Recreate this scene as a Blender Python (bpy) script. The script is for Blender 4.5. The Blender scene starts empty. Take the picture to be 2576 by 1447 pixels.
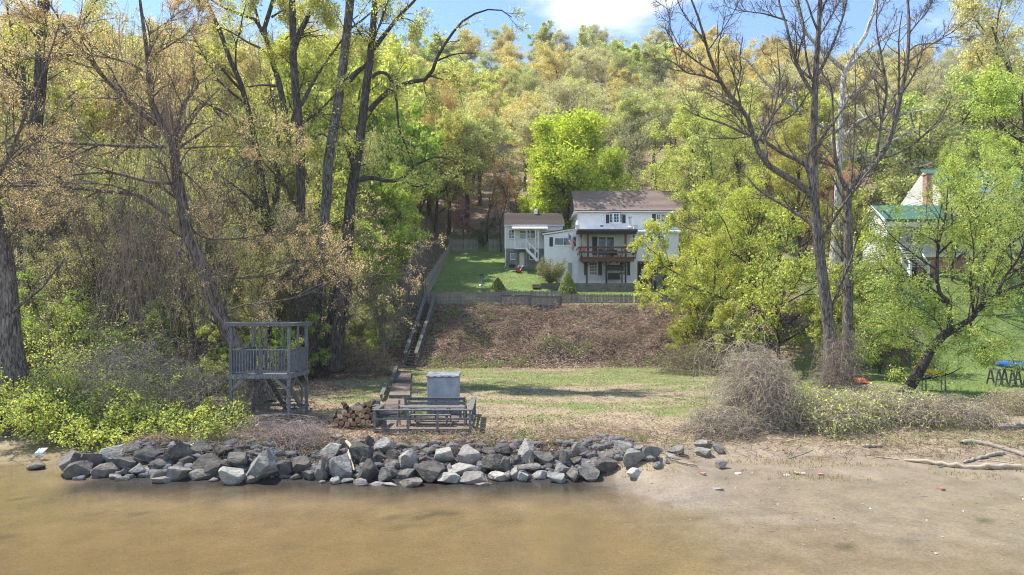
import bpy, math, random
import numpy as np
from mathutils import Vector

# ------------------------------------------------------------------ camera, sky, sun, exposure
SC = bpy.context.scene
COL = SC.collection
F = 1717.0          # focal length for a 2576 wide picture
CAMZ = 5.3
HOR = 790.0
cam = bpy.data.objects.new('camera', bpy.data.cameras.new('camera'))
COL.objects.link(cam)
cam.location = (0, 0, CAMZ)
cam.rotation_euler = (math.radians(90), 0, 0)
cam.data.sensor_width = 36.0
cam.data.lens = 36.0 * F / 2576.0
cam.data.shift_y = (HOR - 723.5) / 2576.0
cam.data.clip_start = 0.1
cam.data.clip_end = 3000
SC.camera = cam

SUN_AZ = Vector((-0.90, 0.43, 0)).normalized()
SUN_EL = math.radians(59)
world = bpy.data.worlds.new('World')
SC.world = world
world.use_nodes = True
nt = world.node_tree
nt.nodes.clear()
def wn(t, **k):
    n = nt.nodes.new(t)
    for a, v in k.items(): setattr(n, a, v)
    return n
sky = wn('ShaderNodeTexSky', sky_type='NISHITA', sun_disc=False)
sky.sun_elevation = SUN_EL
sky.sun_rotation = math.atan2(SUN_AZ.x, SUN_AZ.y)
sky.air_density = 1.0; sky.dust_density = 0.0; sky.ozone_density = 4.5
tc = wn('ShaderNodeTexCoord')
nz = wn('ShaderNodeTexNoise'); nz.inputs['Scale'].default_value = 5.5; nz.inputs['Detail'].default_value = 9; nz.inputs['Roughness'].default_value = 0.55
mp = wn('ShaderNodeMapping'); mp.inputs['Scale'].default_value = (1, 1, 2.2); mp.inputs['Location'].default_value = (3.1, 0.4, 1.7)
nt.links.new(tc.outputs['Generated'], mp.inputs[0]); nt.links.new(mp.outputs[0], nz.inputs[0])
# a band of cloud bodies: distance of the view direction from a few cloud centres, broken up by noise
def cloud(cx, cy, cz, rad):
    d = wn('ShaderNodeVectorMath', operation='DISTANCE'); v = Vector((cx, cy, cz)).normalized()
    m = wn('ShaderNodeVectorMath', operation='MULTIPLY'); m.inputs[1].default_value = (1, 1, 2.4)
    nt.links.new(tc.outputs['Generated'], m.inputs[0]); nt.links.new(m.outputs[0], d.inputs[0])
    d.inputs[1].default_value = (v.x, v.y, v.z * 2.4)
    r = wn('ShaderNodeMapRange'); r.inputs[1].default_value = 0; r.inputs[2].default_value = rad; r.inputs[3].default_value = 0.34; r.inputs[4].default_value = -0.12
    nt.links.new(d.outputs['Value'], r.inputs[0]); return r.outputs[0]
cl = [cloud(0.13, 1, 0.475, 0.19), cloud(-0.42, 1, 0.56, 0.2), cloud(0.9, 0.8, 0.7, 0.5), cloud(-1.2, 0.2, 0.6, 0.5), cloud(0.5, -1, 0.6, 0.7), cloud(-0.6, -1, 0.45, 0.6), cloud(-0.1, 0.1, 1, 0.5)]
acc = cl[0]
for c_ in cl[1:]:
    m = wn('ShaderNodeMath', operation='MAXIMUM'); nt.links.new(acc, m.inputs[0]); nt.links.new(c_, m.inputs[1]); acc = m.outputs[0]
ad = wn('ShaderNodeMath', operation='ADD'); nt.links.new(acc, ad.inputs[0]); nt.links.new(nz.outputs[0], ad.inputs[1])
cr = wn('ShaderNodeMapRange', interpolation_type='SMOOTHSTEP'); cr.inputs[1].default_value = 0.52; cr.inputs[2].default_value = 0.78
nt.links.new(ad.outputs[0], cr.inputs[0])
mx = wn('ShaderNodeMix', data_type='RGBA'); nt.links.new(cr.outputs[0], mx.inputs[0])
nt.links.new(sky.outputs[0], mx.inputs[6]); mx.inputs[7].default_value = (5.0, 5.05, 5.2, 1)
bg = wn('ShaderNodeBackground'); bg.inputs[1].default_value = 0.14
wo = wn('ShaderNodeOutputWorld')
nt.links.new(mx.outputs[2], bg.inputs[0]); nt.links.new(bg.outputs[0], wo.inputs[0])

sl = bpy.data.lights.new('sun', 'SUN'); sl.energy = 4.3; sl.angle = math.radians(0.5); sl.color = (1.0, 0.945, 0.85)
sun = bpy.data.objects.new('sun', sl); COL.objects.link(sun)
to_sun = Vector((SUN_AZ.x * math.cos(SUN_EL), SUN_AZ.y * math.cos(SUN_EL), math.sin(SUN_EL)))
sun.rotation_euler = to_sun.to_track_quat('Z', 'Y').to_euler(); sun.location = to_sun * 100
vs = SC.view_settings
vs.view_transform = 'Standard'; vs.look = 'None'; vs.gamma = 1; vs.use_curve_mapping = False; vs.exposure = 1.0
SC.cycles.max_bounces = 6; SC.cycles.diffuse_bounces = 3; SC.cycles.glossy_bounces = 2
SC.cycles.transmission_bounces = 3; SC.cycles.transparent_max_bounces = 6
SC.cycles.use_denoising = True; SC.cycles.denoising_prefilter = 'FAST'; SC.cycles.filter_width = 1.1

# ------------------------------------------------------------------ helpers
RS = np.random.RandomState(7)
def P(xd, yd, Y):
    """a point at distance Y whose image lies at (xd, yd) of a 2576 x 1447 view"""
    return np.array([(xd - 1288) / F * Y, Y, CAMZ - (yd - HOR) / F * Y])

def _hash(ix, iy, s):
    n = (ix * 374761393 + iy * 668265263 + s * 974634777) & 0x7fffffff
    n = ((n ^ (n >> 13)) * 1274126177) & 0x7fffffff
    return ((n ^ (n >> 16)) & 0xffff) / 65535.0
def vnoise(x, y, s=0):
    x = np.asarray(x, float); y = np.asarray(y, float)
    ix = np.floor(x).astype(np.int64); iy = np.floor(y).astype(np.int64)
    fx = x - ix; fy = y - iy; fx = fx * fx * (3 - 2 * fx); fy = fy * fy * (3 - 2 * fy)
    a = _hash(ix, iy, s); b = _hash(ix + 1, iy, s); c = _hash(ix, iy + 1, s); d = _hash(ix + 1, iy + 1, s)
    return a + (b - a) * fx + (c - a) * fy + (a - b - c + d) * fx * fy - 0.5
def fbm(x, y, s=0, o=4):
    r = 0; a = 1
    for i in range(o):
        r = r + a * vnoise(x * 2 ** i + 17.3 * i, y * 2 ** i - 9.1 * i, s + i); a *= 0.5
    return r
def sst(x, a, b):
    t = np.clip((x - a) / (b - a), 0, 1); return t * t * (3 - 2 * t)

def ground(x, y):
    x = np.asarray(x, float); y = np.asarray(y, float)
    ip = np.interp
    shore = ip(x, [-60, -17, -15, -13, 2.0, 3.2, 5.0, 7.5, 10, 14, 30, 80], [24.5, 24.3, 23.6, 21.5, 21.6, 20.9, 18.6, 17.2, 16.4, 16.0, 15, 14])
    wob = 0.5 * fbm(x * 0.25, y * 0.02, 3, 3) + 1.6 * fbm(x * 0.5, y * 0.9, 8, 4) * sst(x, 4, 8)
    d = y - shore - wob * sst(x, 3, 6)
    under = np.minimum(d, 0) * (0.03 - 0.022 * sst(x, 2, 6))
    # middle: rip-rap bank
    zc = ip(d, [0, 0.5, 2.5, 3.6], [0, 0.05, 0.82, 0.96])
    # right: beach
    zr = ip(y, [0, 21, 23.5, 25.5, 28], [0, 0, 0.02, 0.35, 0.6]) + np.clip(d, 0, 12) * 0.034
    zl = ip(y, [0, 24.3, 27.7, 30], [0, 0, 0.3, 1.0])
    tr = sst(x, 3.2, 7); tl = 1 - sst(x, -15.5, -13.2)
    low = zc * (1 - tr) * (1 - tl) + zr * tr + zl * tl
    low = np.where(d > 0, low, 0) + np.maximum(under, -1.2)
    low = low + ip(y, [28, 40, 47, 50], [0, 0.2, 0.32, 0.45])
    s = ip(y, [50, 54, 58.5, 60], [0, 2.25, 4.75, 4.85])
    base = low + s
    yl = ip(y, [60, 62, 66, 70, 75, 85, 95], [0, 0.55, 1.75, 2.95, 4.45, 6.9, 11])
    yr = ip(y, [60, 62, 70, 80, 88, 95], [0, 0.6, 1.35, 2.1, 5, 9])
    t = sst(x, 3, 6.5)
    yard = base + yl * (1 - t) + yr * t
    wood = low + ip(y, [49, 55, 60, 70, 85, 95], [0, 2.9, 5.6, 9.8, 15.5, 19])
    right = low + ip(y, [38, 44, 50, 55, 58, 70, 90, 95], [0, 0.6, 4.0, 6.9, 7.4, 8.0, 11, 12.5])
    twl = 1 - sst(x, -11, -8.2); twr = sst(x, 16, 24)
    z = yard * (1 - twl) * (1 - twr) + wood * twl + right * twr
    com = low + 16.0 + (np.minimum(y, 95) - 90) * 0.5
    tb = sst(y, 84, 101); z = z * (1 - tb) + com * tb
    h = np.clip(y - 95, 0, 150)
    z = z + h * (0.455 + 0.02 * np.sin(x * 0.03 + 1) + 0.025 * (1 - sst(x, -60, -5))) + np.clip(y - 245, 0, 2000) * 0.02
    big = fbm(x * 0.03, y * 0.03, 11, 3)
    z = z + big * sst(y, 90, 130) * 8
    wild = np.maximum(twl * sst(y, 30, 50), sst(y, 88, 96))
    slope = sst(y, 50, 52) * (1 - sst(y, 57, 58.3)) * (1 - twl)
    amp = 0.02 + 0.25 * wild + 0.6 * slope + 0.05 * sst(y, 24, 26) * (1 - sst(y, 49, 50))
    amp = np.where(d < 0.2, 0.012, amp)
    z = z + amp * fbm(x * 0.7, y * 0.7, 5, 4) + slope * 0.9 * fbm(x * 0.28, y * 0.2, 15, 3)
    return z
def g1(x, y): return float(ground(np.array([x]), np.array([y]))[0])
_YS = np.concatenate([np.arange(8, 62, 0.05), np.arange(62, 260, 0.3)])
def hit(xd, yd):
    """where the sight line through (xd, yd) first meets the ground"""
    X = (xd - 1288) / F * _YS
    z = ground(X, _YS); zr = CAMZ - (yd - HOR) / F * _YS
    k = np.argmax(z >= zr)
    if z[k] < zr[k]: k = len(_YS) - 1
    return np.array([X[k], _YS[k], z[k]])

# ---- materials
MAT = {}
def mat(name, color, rough=0.8, noise=None, bump=0.0, bscale=20, stretch=(1, 1, 1), metal=0.0, spec=0.4, c2=None, nscale=6, objcol=False, coat=0, fac=(0.35, 0.65), det=6):
    if name in MAT: return MAT[name]
    m = bpy.data.materials.new(name); m.use_nodes = True
    n = m.node_tree; b = n.nodes['Principled BSDF']
    b.inputs['Roughness'].default_value = rough; b.inputs['Metallic'].default_value = metal
    b.inputs['Specular IOR Level'].default_value = spec
    b.inputs['Base Color'].default_value = (*color, 1)
    t = n.nodes.new('ShaderNodeTexCoord'); mp = n.nodes.new('ShaderNodeMapping'); mp.inputs['Scale'].default_value = stretch
    n.links.new(t.outputs['Object'], mp.inputs[0])
    src = None
    if c2 is not None:
        nz = n.nodes.new('ShaderNodeTexNoise'); nz.inputs['Scale'].default_value = nscale; nz.inputs['Detail'].default_value = det
        n.links.new(mp.outputs[0], nz.inputs[0])
        r = n.nodes.new('ShaderNodeMapRange'); r.inputs[1].default_value = fac[0]; r.inputs[2].default_value = fac[1]
        n.links.new(nz.outputs[0], r.inputs[0])
        mx = n.nodes.new('ShaderNodeMix'); mx.data_type = 'RGBA'
        n.links.new(r.outputs[0], mx.inputs[0]); mx.inputs[6].default_value = (*color, 1); mx.inputs[7].default_value = (*c2, 1)
        src = mx.outputs[2]
    # every separate piece differs a little
    oi = n.nodes.new('ShaderNodeObjectInfo')
    hs = n.nodes.new('ShaderNodeHueSaturation')
    rr = n.nodes.new('ShaderNodeMapRange'); rr.inputs[3].default_value = 0.82; rr.inputs[4].default_value = 1.16
    n.links.new(oi.outputs['Random'], rr.inputs[0]); n.links.new(rr.outputs[0], hs.inputs['Value'])
    if src is not None: n.links.new(src, hs.inputs['Color'])
    else: hs.inputs['Color'].default_value = (*color, 1)
    out = hs.outputs[0]
    if objcol:
        mm = n.nodes.new('ShaderNodeMix'); mm.data_type = 'RGBA'; mm.blend_type = 'MULTIPLY'; mm.inputs[0].default_value = 1
        n.links.new(out, mm.inputs[6]); n.links.new(oi.outputs['Color'], mm.inputs[7]); out = mm.outputs[2]
    n.links.new(out, b.inputs['Base Color'])
    if bump:
        nb = n.nodes.new('ShaderNodeTexNoise'); nb.inputs['Scale'].default_value = bscale; nb.inputs['Detail'].default_value = 5
        n.links.new(mp.outputs[0], nb.inputs[0])
        bp = n.nodes.new('ShaderNodeBump'); bp.inputs['Strength'].default_value = bump; bp.inputs['Distance'].default_value = 0.05
        n.links.new(nb.outputs[0], bp.inputs['Height']); n.links.new(bp.outputs[0], b.inputs['Normal'])
    MAT[name] = m
    return m

def leaf_mat(name, trans=0.45, vlo=0.55, vhi=1.45, hue=0.035, gloss=0.25):
    m = bpy.data.materials.new(name); m.use_nodes = True; n = m.node_tree; n.nodes.clear(); L = n.links.new
    oi = n.nodes.new('ShaderNodeObjectInfo'); at = n.nodes.new('ShaderNodeAttribute'); at.attribute_name = 'rnd'
    hs = n.nodes.new('ShaderNodeHueSaturation')
    a = n.nodes.new('ShaderNodeMapRange'); a.inputs[3].default_value = vlo; a.inputs[4].default_value = vhi
    L(at.outputs['Fac'], a.inputs[0]); L(a.outputs[0], hs.inputs['Value'])
    mu = n.nodes.new('ShaderNodeMath'); mu.operation = 'MULTIPLY'; mu.inputs[1].default_value = 7.13
    fr = n.nodes.new('ShaderNodeMath'); fr.operation = 'FRACT'
    L(at.outputs['Fac'], mu.inputs[0]); L(mu.outputs[0], fr.inputs[0])
    h = n.nodes.new('ShaderNodeMapRange'); h.inputs[3].default_value = 0.5 - hue; h.inputs[4].default_value = 0.5 + hue
    L(fr.outputs[0], h.inputs[0]); L(h.outputs[0], hs.inputs['Hue'])
    L(oi.outputs['Color'], hs.inputs['Color'])
    d = n.nodes.new('ShaderNodeBsdfDiffuse'); t = n.nodes.new('ShaderNodeBsdfTranslucent'); g = n.nodes.new('ShaderNodeBsdfGlossy')
    g.inputs['Roughness'].default_value = 0.45; g.inputs['Color'].default_value = (0.5, 0.5, 0.5, 1)
    L(hs.outputs[0], d.inputs[0])
    tw = n.nodes.new('ShaderNodeMix'); tw.data_type = 'RGBA'; tw.blend_type = 'MULTIPLY'; tw.inputs[0].default_value = 1
    tw.inputs[7].default_value = (1.15, 1.15, 0.75, 1); L(hs.outputs[0], tw.inputs[6]); L(tw.outputs[2], t.inputs[0])
    m1 = n.nodes.new('ShaderNodeMixShader'); m1.inputs[0].default_value = trans; L(d.outputs[0], m1.inputs[1]); L(t.outputs[0], m1.inputs[2])
    m2 = n.nodes.new('ShaderNodeMixShader'); m2.inputs[0].default_value = gloss * 0.2; L(m1.outputs[0], m2.inputs[1]); L(g.outputs[0], m2.inputs[2])
    o = n.nodes.new('ShaderNodeOutputMaterial'); L(m2.outputs[0], o.inputs[0])
    return m
LEAF = leaf_mat('leaf')
LITTER = leaf_mat('dry_leaf', 0.12, 0.35, 1.5, 0.02, 0.1)
TWIG = leaf_mat('dry_stem', 0.0, 0.5, 1.4, 0.015, 0.1)

def bark_mat():
    m = bpy.data.materials.new('bark'); m.use_nodes = True; n = m.node_tree; L = n.links.new; b = n.nodes['Principled BSDF']
    t = n.nodes.new('ShaderNodeTexCoord'); mp = n.nodes.new('ShaderNodeMapping'); mp.inputs['Scale'].default_value = (9, 9, 1.6)
    L(t.outputs['Object'], mp.inputs[0])
    nz = n.nodes.new('ShaderNodeTexNoise'); nz.inputs['Scale'].default_value = 1.6; nz.inputs['Detail'].default_value = 7; nz.inputs['Distortion'].default_value = 0.8
    L(mp.outputs[0], nz.inputs[0])
    r = n.nodes.new('ShaderNodeValToRGB'); r.color_ramp.elements[0].position = 0.38; r.color_ramp.elements[0].color = (0.25, 0.22, 0.2, 1)
    r.color_ramp.elements[1].position = 0.66; r.color_ramp.elements[1].color = (1.25, 1.2, 1.15, 1)
    L(nz.outputs[0], r.inputs[0])
    oi = n.nodes.new('ShaderNodeObjectInfo'); mm = n.nodes.new('ShaderNodeMix'); mm.data_type = 'RGBA'; mm.blend_type = 'MULTIPLY'; mm.inputs[0].default_value = 1
    n2 = n.nodes.new('ShaderNodeTexNoise'); n2.inputs['Scale'].default_value = 1.3; n2.inputs['Detail'].default_value = 4; L(t.outputs['Object'], n2.inputs[0])
    r2 = n.nodes.new('ShaderNodeMapRange'); r2.inputs[1].default_value = 0.55; r2.inputs[2].default_value = 0.75; r2.inputs[4].default_value = 0.4; L(n2.outputs[0], r2.inputs[0])
    ml = n.nodes.new('ShaderNodeMix'); ml.data_type = 'RGBA'; ml.inputs[7].default_value = (1.6, 1.6, 1.4, 1); L(r2.outputs[0], ml.inputs[0]); L(r.outputs[0], ml.inputs[6])
    L(ml.outputs[2], mm.inputs[6]); L(oi.outputs['Color'], mm.inputs[7]); L(mm.outputs[2], b.inputs['Base Color'])
    b.inputs['Roughness'].default_value = 0.9; b.inputs['Specular IOR Level'].default_value = 0.2
    bp = n.nodes.new('ShaderNodeBump'); bp.inputs['Strength'].default_value = 1.0; bp.inputs['Distance'].default_value = 0.12
    L(nz.outputs[0], bp.inputs['Height']); L(bp.outputs[0], b.inputs['Normal'])
    return m
BARK = bark_mat()

# ---- mesh building
def mesh_np(name, V, Fc, m=None, smooth=False, rnd=None):
    V = np.ascontiguousarray(V, dtype=np.float32); Fc = np.ascontiguousarray(Fc, dtype=np.int32)
    me = bpy.data.meshes.new(name)
    n, k = Fc.shape
    me.vertices.add(len(V)); me.vertices.foreach_set('co', V.ravel())
    me.loops.add(n * k); me.loops.foreach_set('vertex_index', Fc.ravel())
    me.polygons.add(n); me.polygons.foreach_set('loop_start', np.arange(0, n * k, k, dtype=np.int32))
    if smooth: me.polygons.foreach_set('use_smooth', np.ones(n, dtype=bool))
    if rnd is not None:
        a = me.attributes.new('rnd', 'FLOAT', 'FACE'); a.data.foreach_set('value', np.ascontiguousarray(rnd, dtype=np.float32))
    me.update(calc_edges=True)
    if m: me.materials.append(m)
    return me
OFF = {}
def props(o, label=None, cat=None, group=None, kind=None):
    if label: o['label'] = label
    if cat: o['category'] = cat
    if group: o['group'] = group
    if kind: o['kind'] = kind
    return o
def thing(name, label, cat, loc=(0, 0, 0), group=None):
    o = bpy.data.objects.new(name, None); COL.objects.link(o); o.location = loc; o.empty_display_size = 0.2
    OFF[o] = np.array(loc, float)
    return props(o, label, cat, group)
def link(name, me, parent=None, color=None, loc=None):
    o = bpy.data.objects.new(name, me); COL.objects.link(o)
    if parent is not None: o.parent = parent; OFF[o] = OFF[parent]
    else: OFF[o] = np.zeros(3)
    if loc is not None: o.location = loc
    if color is not None: o.color = (*color, 1)
    return o
def part_np(name, V, Fc, m, parent, smooth=False, rnd=None, color=None):
    return link(name, mesh_np(name, V - OFF[parent], Fc, m, smooth, rnd), parent, color)

class MB:
    def __init__(s): s.v = []; s.f = []
    def add(s, v, f):
        k = len(s.v); s.v += [tuple(map(float, p)) for p in v]; s.f += [tuple(i + k for i in q) for q in f]; return s
    def box(s, a, b):
        x0, y0, z0 = a; x1, y1, z1 = b
        return s.add([(x0, y0, z0), (x1, y0, z0), (x1, y1, z0), (x0, y1, z0), (x0, y0, z1), (x1, y0, z1), (x1, y1, z1), (x0, y1, z1)],
                     [(0, 3, 2, 1), (4, 5, 6, 7), (0, 1, 5, 4), (1, 2, 6, 5), (2, 3, 7, 6), (3, 0, 4, 7)])
    def beam(s, p, q, w, h, up=(0, 0, 1)):
        p = Vector(p); q = Vector(q); d = (q - p).normalized(); u = Vector(up)
        if abs(d.dot(u)) > 0.98: u = Vector((0, 1, 0))
        r = d.cross(u).normalized() * (w / 2); t = r.cross(d).normalized() * (h / 2)
        v = []
        for c in (p, q): v += [c - r - t, c + r - t, c + r + t, c - r + t]
        return s.add(v, [(0, 1, 2, 3), (7, 6, 5, 4), (0, 4, 5, 1), (1, 5, 6, 2), (2, 6, 7, 3), (3, 7, 4, 0)])
    def cyl(s, p, q, r0, r1=None, n=10, cap=True):
        r1 = r0 if r1 is None else r1
        p = Vector(p); q = Vector(q); d = (q - p).normalized(); u = Vector((0, 0, 1)) if abs(d.z) < 0.9 else Vector((1, 0, 0))
        a = d.cross(u).normalized(); b = d.cross(a)
        v = []
        for c, r in ((p, r0), (q, r1)):
            for i in range(n):
                t = 2 * math.pi * i / n; v.append(c + a * (r * math.cos(t)) + b * (r * math.sin(t)))
        f = [(i, (i + 1) % n, n + (i + 1) % n, n + i) for i in range(n)]
        if cap: f += [tuple(range(n - 1, -1, -1)), tuple(range(n, 2 * n))]
        return s.add(v, f)
    def prism(s, prof, y0, y1):
        """polygon of (x, z) extruded from y0 to y1"""
        n = len(prof)
        v = [(x, y0, z) for x, z in prof] + [(x, y1, z) for x, z in prof]
        return s.add(v, [tuple(range(n)), tuple(range(2 * n - 1, n - 1, -1))] + [(i, n + i, n + (i + 1) % n, (i + 1) % n) for i in range(n)])
    def prismx(s, prof, x0, x1):
        n = len(prof)
        v = [(x0, y, z) for y, z in prof] + [(x1, y, z) for y, z in prof]
        return s.add(v, [tuple(range(n)), tuple(range(2 * n - 1, n - 1, -1))] + [(i, n + i, n + (i + 1) % n, (i + 1) % n) for i in range(n)])
    def lathe(s, c, prof, n=12):
        v = []; k = len(prof)
        for r, z in prof:
            for i in range(n):
                t = 2 * math.pi * i / n; v.append((c[0] + r * math.cos(t), c[1] + r * math.sin(t), c[2] + z))
        f = []
        for j in range(k - 1):
            for i in range(n): f.append((j * n + i, j * n + (i + 1) % n, (j + 1) * n + (i + 1) % n, (j + 1) * n + i))
        f += [tuple(range(n - 1, -1, -1)), tuple(range((k - 1) * n, k * n))]
        return s.add(v, f)
    def mesh(s, name, m, off=(0, 0, 0)):
        me = bpy.data.meshes.new(name)
        me.from_pydata([(x - off[0], y - off[1], z - off[2]) for x, y, z in s.v], [], s.f); me.update()
        if m: me.materials.append(m)
        return me
    def part(s, name, m, parent, bevel=0, smooth=False):
        o = link(name, s.mesh(name, m, OFF[parent]), parent)
        if bevel:
            b = o.modifiers.new('bevel', 'BEVEL'); b.width = bevel; b.segments = 1; b.limit_method = 'ANGLE'
        if smooth: o.data.polygons.foreach_set('use_smooth', [True] * len(o.data.polygons))
        return o
    def top(s, name, m, label, cat, group=None, kind=None, loc=None):
        loc = loc if loc is not None else (0, 0, 0)
        o = link(name, s.mesh(name, m, loc), None, loc=loc)
        return props(o, label, cat, group, kind)
ORD = ['first', 'second', 'third', 'fourth', 'fifth', 'sixth', 'seventh', 'eighth', 'ninth', 'tenth', 'eleventh', 'twelfth', 'thirteenth', 'fourteenth', 'fifteenth', 'sixteenth', 'seventeenth', 'eighteenth', 'nineteenth', 'twentieth']
for t_ in ('twenty', 'thirty', 'forty', 'fifty'):
    if t_ != 'twenty': ORD.append(t_[:-1] + 'ieth')
    ORD += [t_ + '-' + o for o in ORD[:9]]

# ---- branching
def resample(pts, K):
    pts = np.array(pts, float)
    # Catmull-Rom through the points, then even spacing
    q = np.vstack([2 * pts[0] - pts[1], pts, 2 * pts[-1] - pts[-2]])
    out = []
    for i in range(1, len(q) - 2):
        for t in np.linspace(0, 1, 8, endpoint=False):
            a, b, c, d = q[i - 1], q[i], q[i + 1], q[i + 2]
            out.append(0.5 * (2 * b + (c - a) * t + (2 * a - 5 * b + 4 * c - d) * t * t + (3 * b - a - 3 * c + d) * t ** 3))
    out.append(pts[-1]); out = np.array(out)
    s = np.concatenate([[0], np.cumsum(np.linalg.norm(np.diff(out, axis=0), axis=1))])
    t = np.linspace(0, s[-1], K + 1)
    return np.stack([np.interp(t, s, out[:, j]) for j in range(3)], 1)
def nrm(v): return v / (np.linalg.norm(v, axis=-1, keepdims=True) + 1e-9)
def sprout(Pp, R, m, t0, t1, ang, ratio, k, wob, up, rs, lim=None, thin=0.6):
    n, K = Pp.shape[0], Pp.shape[1] - 1
    L = np.linalg.norm(np.diff(Pp, axis=1), axis=2).sum(1)
    t = rs.uniform(t0, t1, (n, m)); fi = t * K; i = np.minimum(fi.astype(int), K - 1); fr = (fi - i)[..., None]
    ar = np.arange(n)[:, None]
    b = Pp[ar, i] * (1 - fr) + Pp[ar, i + 1] * fr
    tg = nrm(Pp[ar, i + 1] - Pp[ar, i])
    r = R[ar, i] * (1 - fr[..., 0]) + R[ar, i + 1] * fr[..., 0]
    pe = nrm(np.cross(tg, rs.normal(size=(n, m, 3))))
    a = ang * rs.uniform(0.7, 1.25, (n, m, 1))
    d = nrm(np.cos(a) * tg + np.sin(a) * pe)
    ln = L[:, None] * ratio * (1 - 0.4 * t) * rs.uniform(0.55, 1.25, (n, m))
    if lim: ln = np.clip(ln, lim[0], lim[1])
    d = d.reshape(-1, 3); ln = ln.reshape(-1); p = b.reshape(-1, 3)
    out = [p]
    for j in range(k):
        d = nrm(d + rs.normal(size=d.shape) * wob + np.array([0, 0, up]))
        p = p + d * (ln / k)[:, None]; out.append(p)
    Q = np.stack(out, 1)
    r0 = np.minimum(r.reshape(-1) * thin, ln * 0.022)
    RR = r0[:, None] * np.linspace(1, 0.3, k + 1)[None]
    return Q, RR
def tubes(Q, R, s=3, rs=RS):
    """(n, k+1, 3) polylines swept with s sides"""
    n, k1 = Q.shape[:2]
    T = np.empty_like(Q); T[:, 1:-1] = Q[:, 2:] - Q[:, :-2]; T[:, 0] = Q[:, 1] - Q[:, 0]; T[:, -1] = Q[:, -1] - Q[:, -2]
    T = nrm(T)
    m = nrm(Q[:, -1] - Q[:, 0]); ref = np.cross(m, rs.normal(size=m.shape)); ref = nrm(ref)[:, None]
    U = nrm(np.cross(T, np.broadcast_to(ref, T.shape))); W = np.cross(T, U)
    a = np.arange(s) * 2 * np.pi / s
    V = Q[:, :, None] + R[:, :, None, None] * (np.cos(a)[None, None, :, None] * U[:, :, None] + np.sin(a)[None, None, :, None] * W[:, :, None])
    idx = np.arange(n * k1 * s).reshape(n, k1, s)
    A = idx[:, :-1]; B = idx[:, 1:]
    Fc = np.stack([A, np.roll(A, -1, 2), np.roll(B, -1, 2), B], -1).reshape(-1, 4)
    return V.reshape(-1, 3), Fc, np.repeat(rs.uniform(size=n), (k1 - 1) * s)
def join(parts):
    V = []; Fc = []; r = []; k = 0
    for v, f, q in parts:
        V.append(v); Fc.append(f + k); r.append(q); k += len(v)
    return np.concatenate(V), np.concatenate(Fc), np.concatenate(r)
def leaves(pos, size, rs, upb=0.5, var=0.4, asp=0.6, out=None, quad=False):
    n = len(pos)
    nn = nrm(rs.normal(size=(n, 3)) + np.array([0, 0, upb]) + (0 if out is None else out))
    t = nrm(np.cross(nn, rs.normal(size=(n, 3)))); b = np.cross(nn, t)
    s = (size * rs.uniform(1 - var, 1 + var, n))[:, None]
    a0 = pos; c = pos + t * s; mid = pos + t * s * 0.45
    w = b * s * asp * 0.5; lift = nn * s * 0.12
    if not quad: return np.stack([c, a0 + w + lift, a0 - w + lift], 1).reshape(-1, 3), np.arange(n * 3).reshape(n, 3), rs.uniform(size=n)
    V = np.stack([a0, mid - w + lift, c, mid + w + lift], 1).reshape(-1, 3)
    Fc = np.arange(n * 4).reshape(n, 4)
    return V, Fc, rs.uniform(size=n)
def scatter_on(Q, per, spread, rs, t0=0.2):
    """points around polylines"""
    n, k1 = Q.shape[:2]
    t = rs.uniform(t0, 1, (n, per)) * (k1 - 1); i = np.minimum(t.astype(int), k1 - 2); fr = (t - i)[..., None]
    ar = np.arange(n)[:, None]
    p = Q[ar, i] * (1 - fr) + Q[ar, i + 1] * fr
    return (p + rs.normal(size=p.shape) * spread).reshape(-1, 3)
def limb(pts, Y, r0, r1, dy=0.0, K=14):
    """pts in picture coordinates, with the distance running from Y to Y + dy"""
    m = len(pts)
    w = np.array([P(x, y, Y + dy * i / max(1, m - 1)) for i, (x, y) in enumerate(pts)])
    Q = resample(w, K)
    return Q, np.linspace(r0, r1, K + 1)
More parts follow.
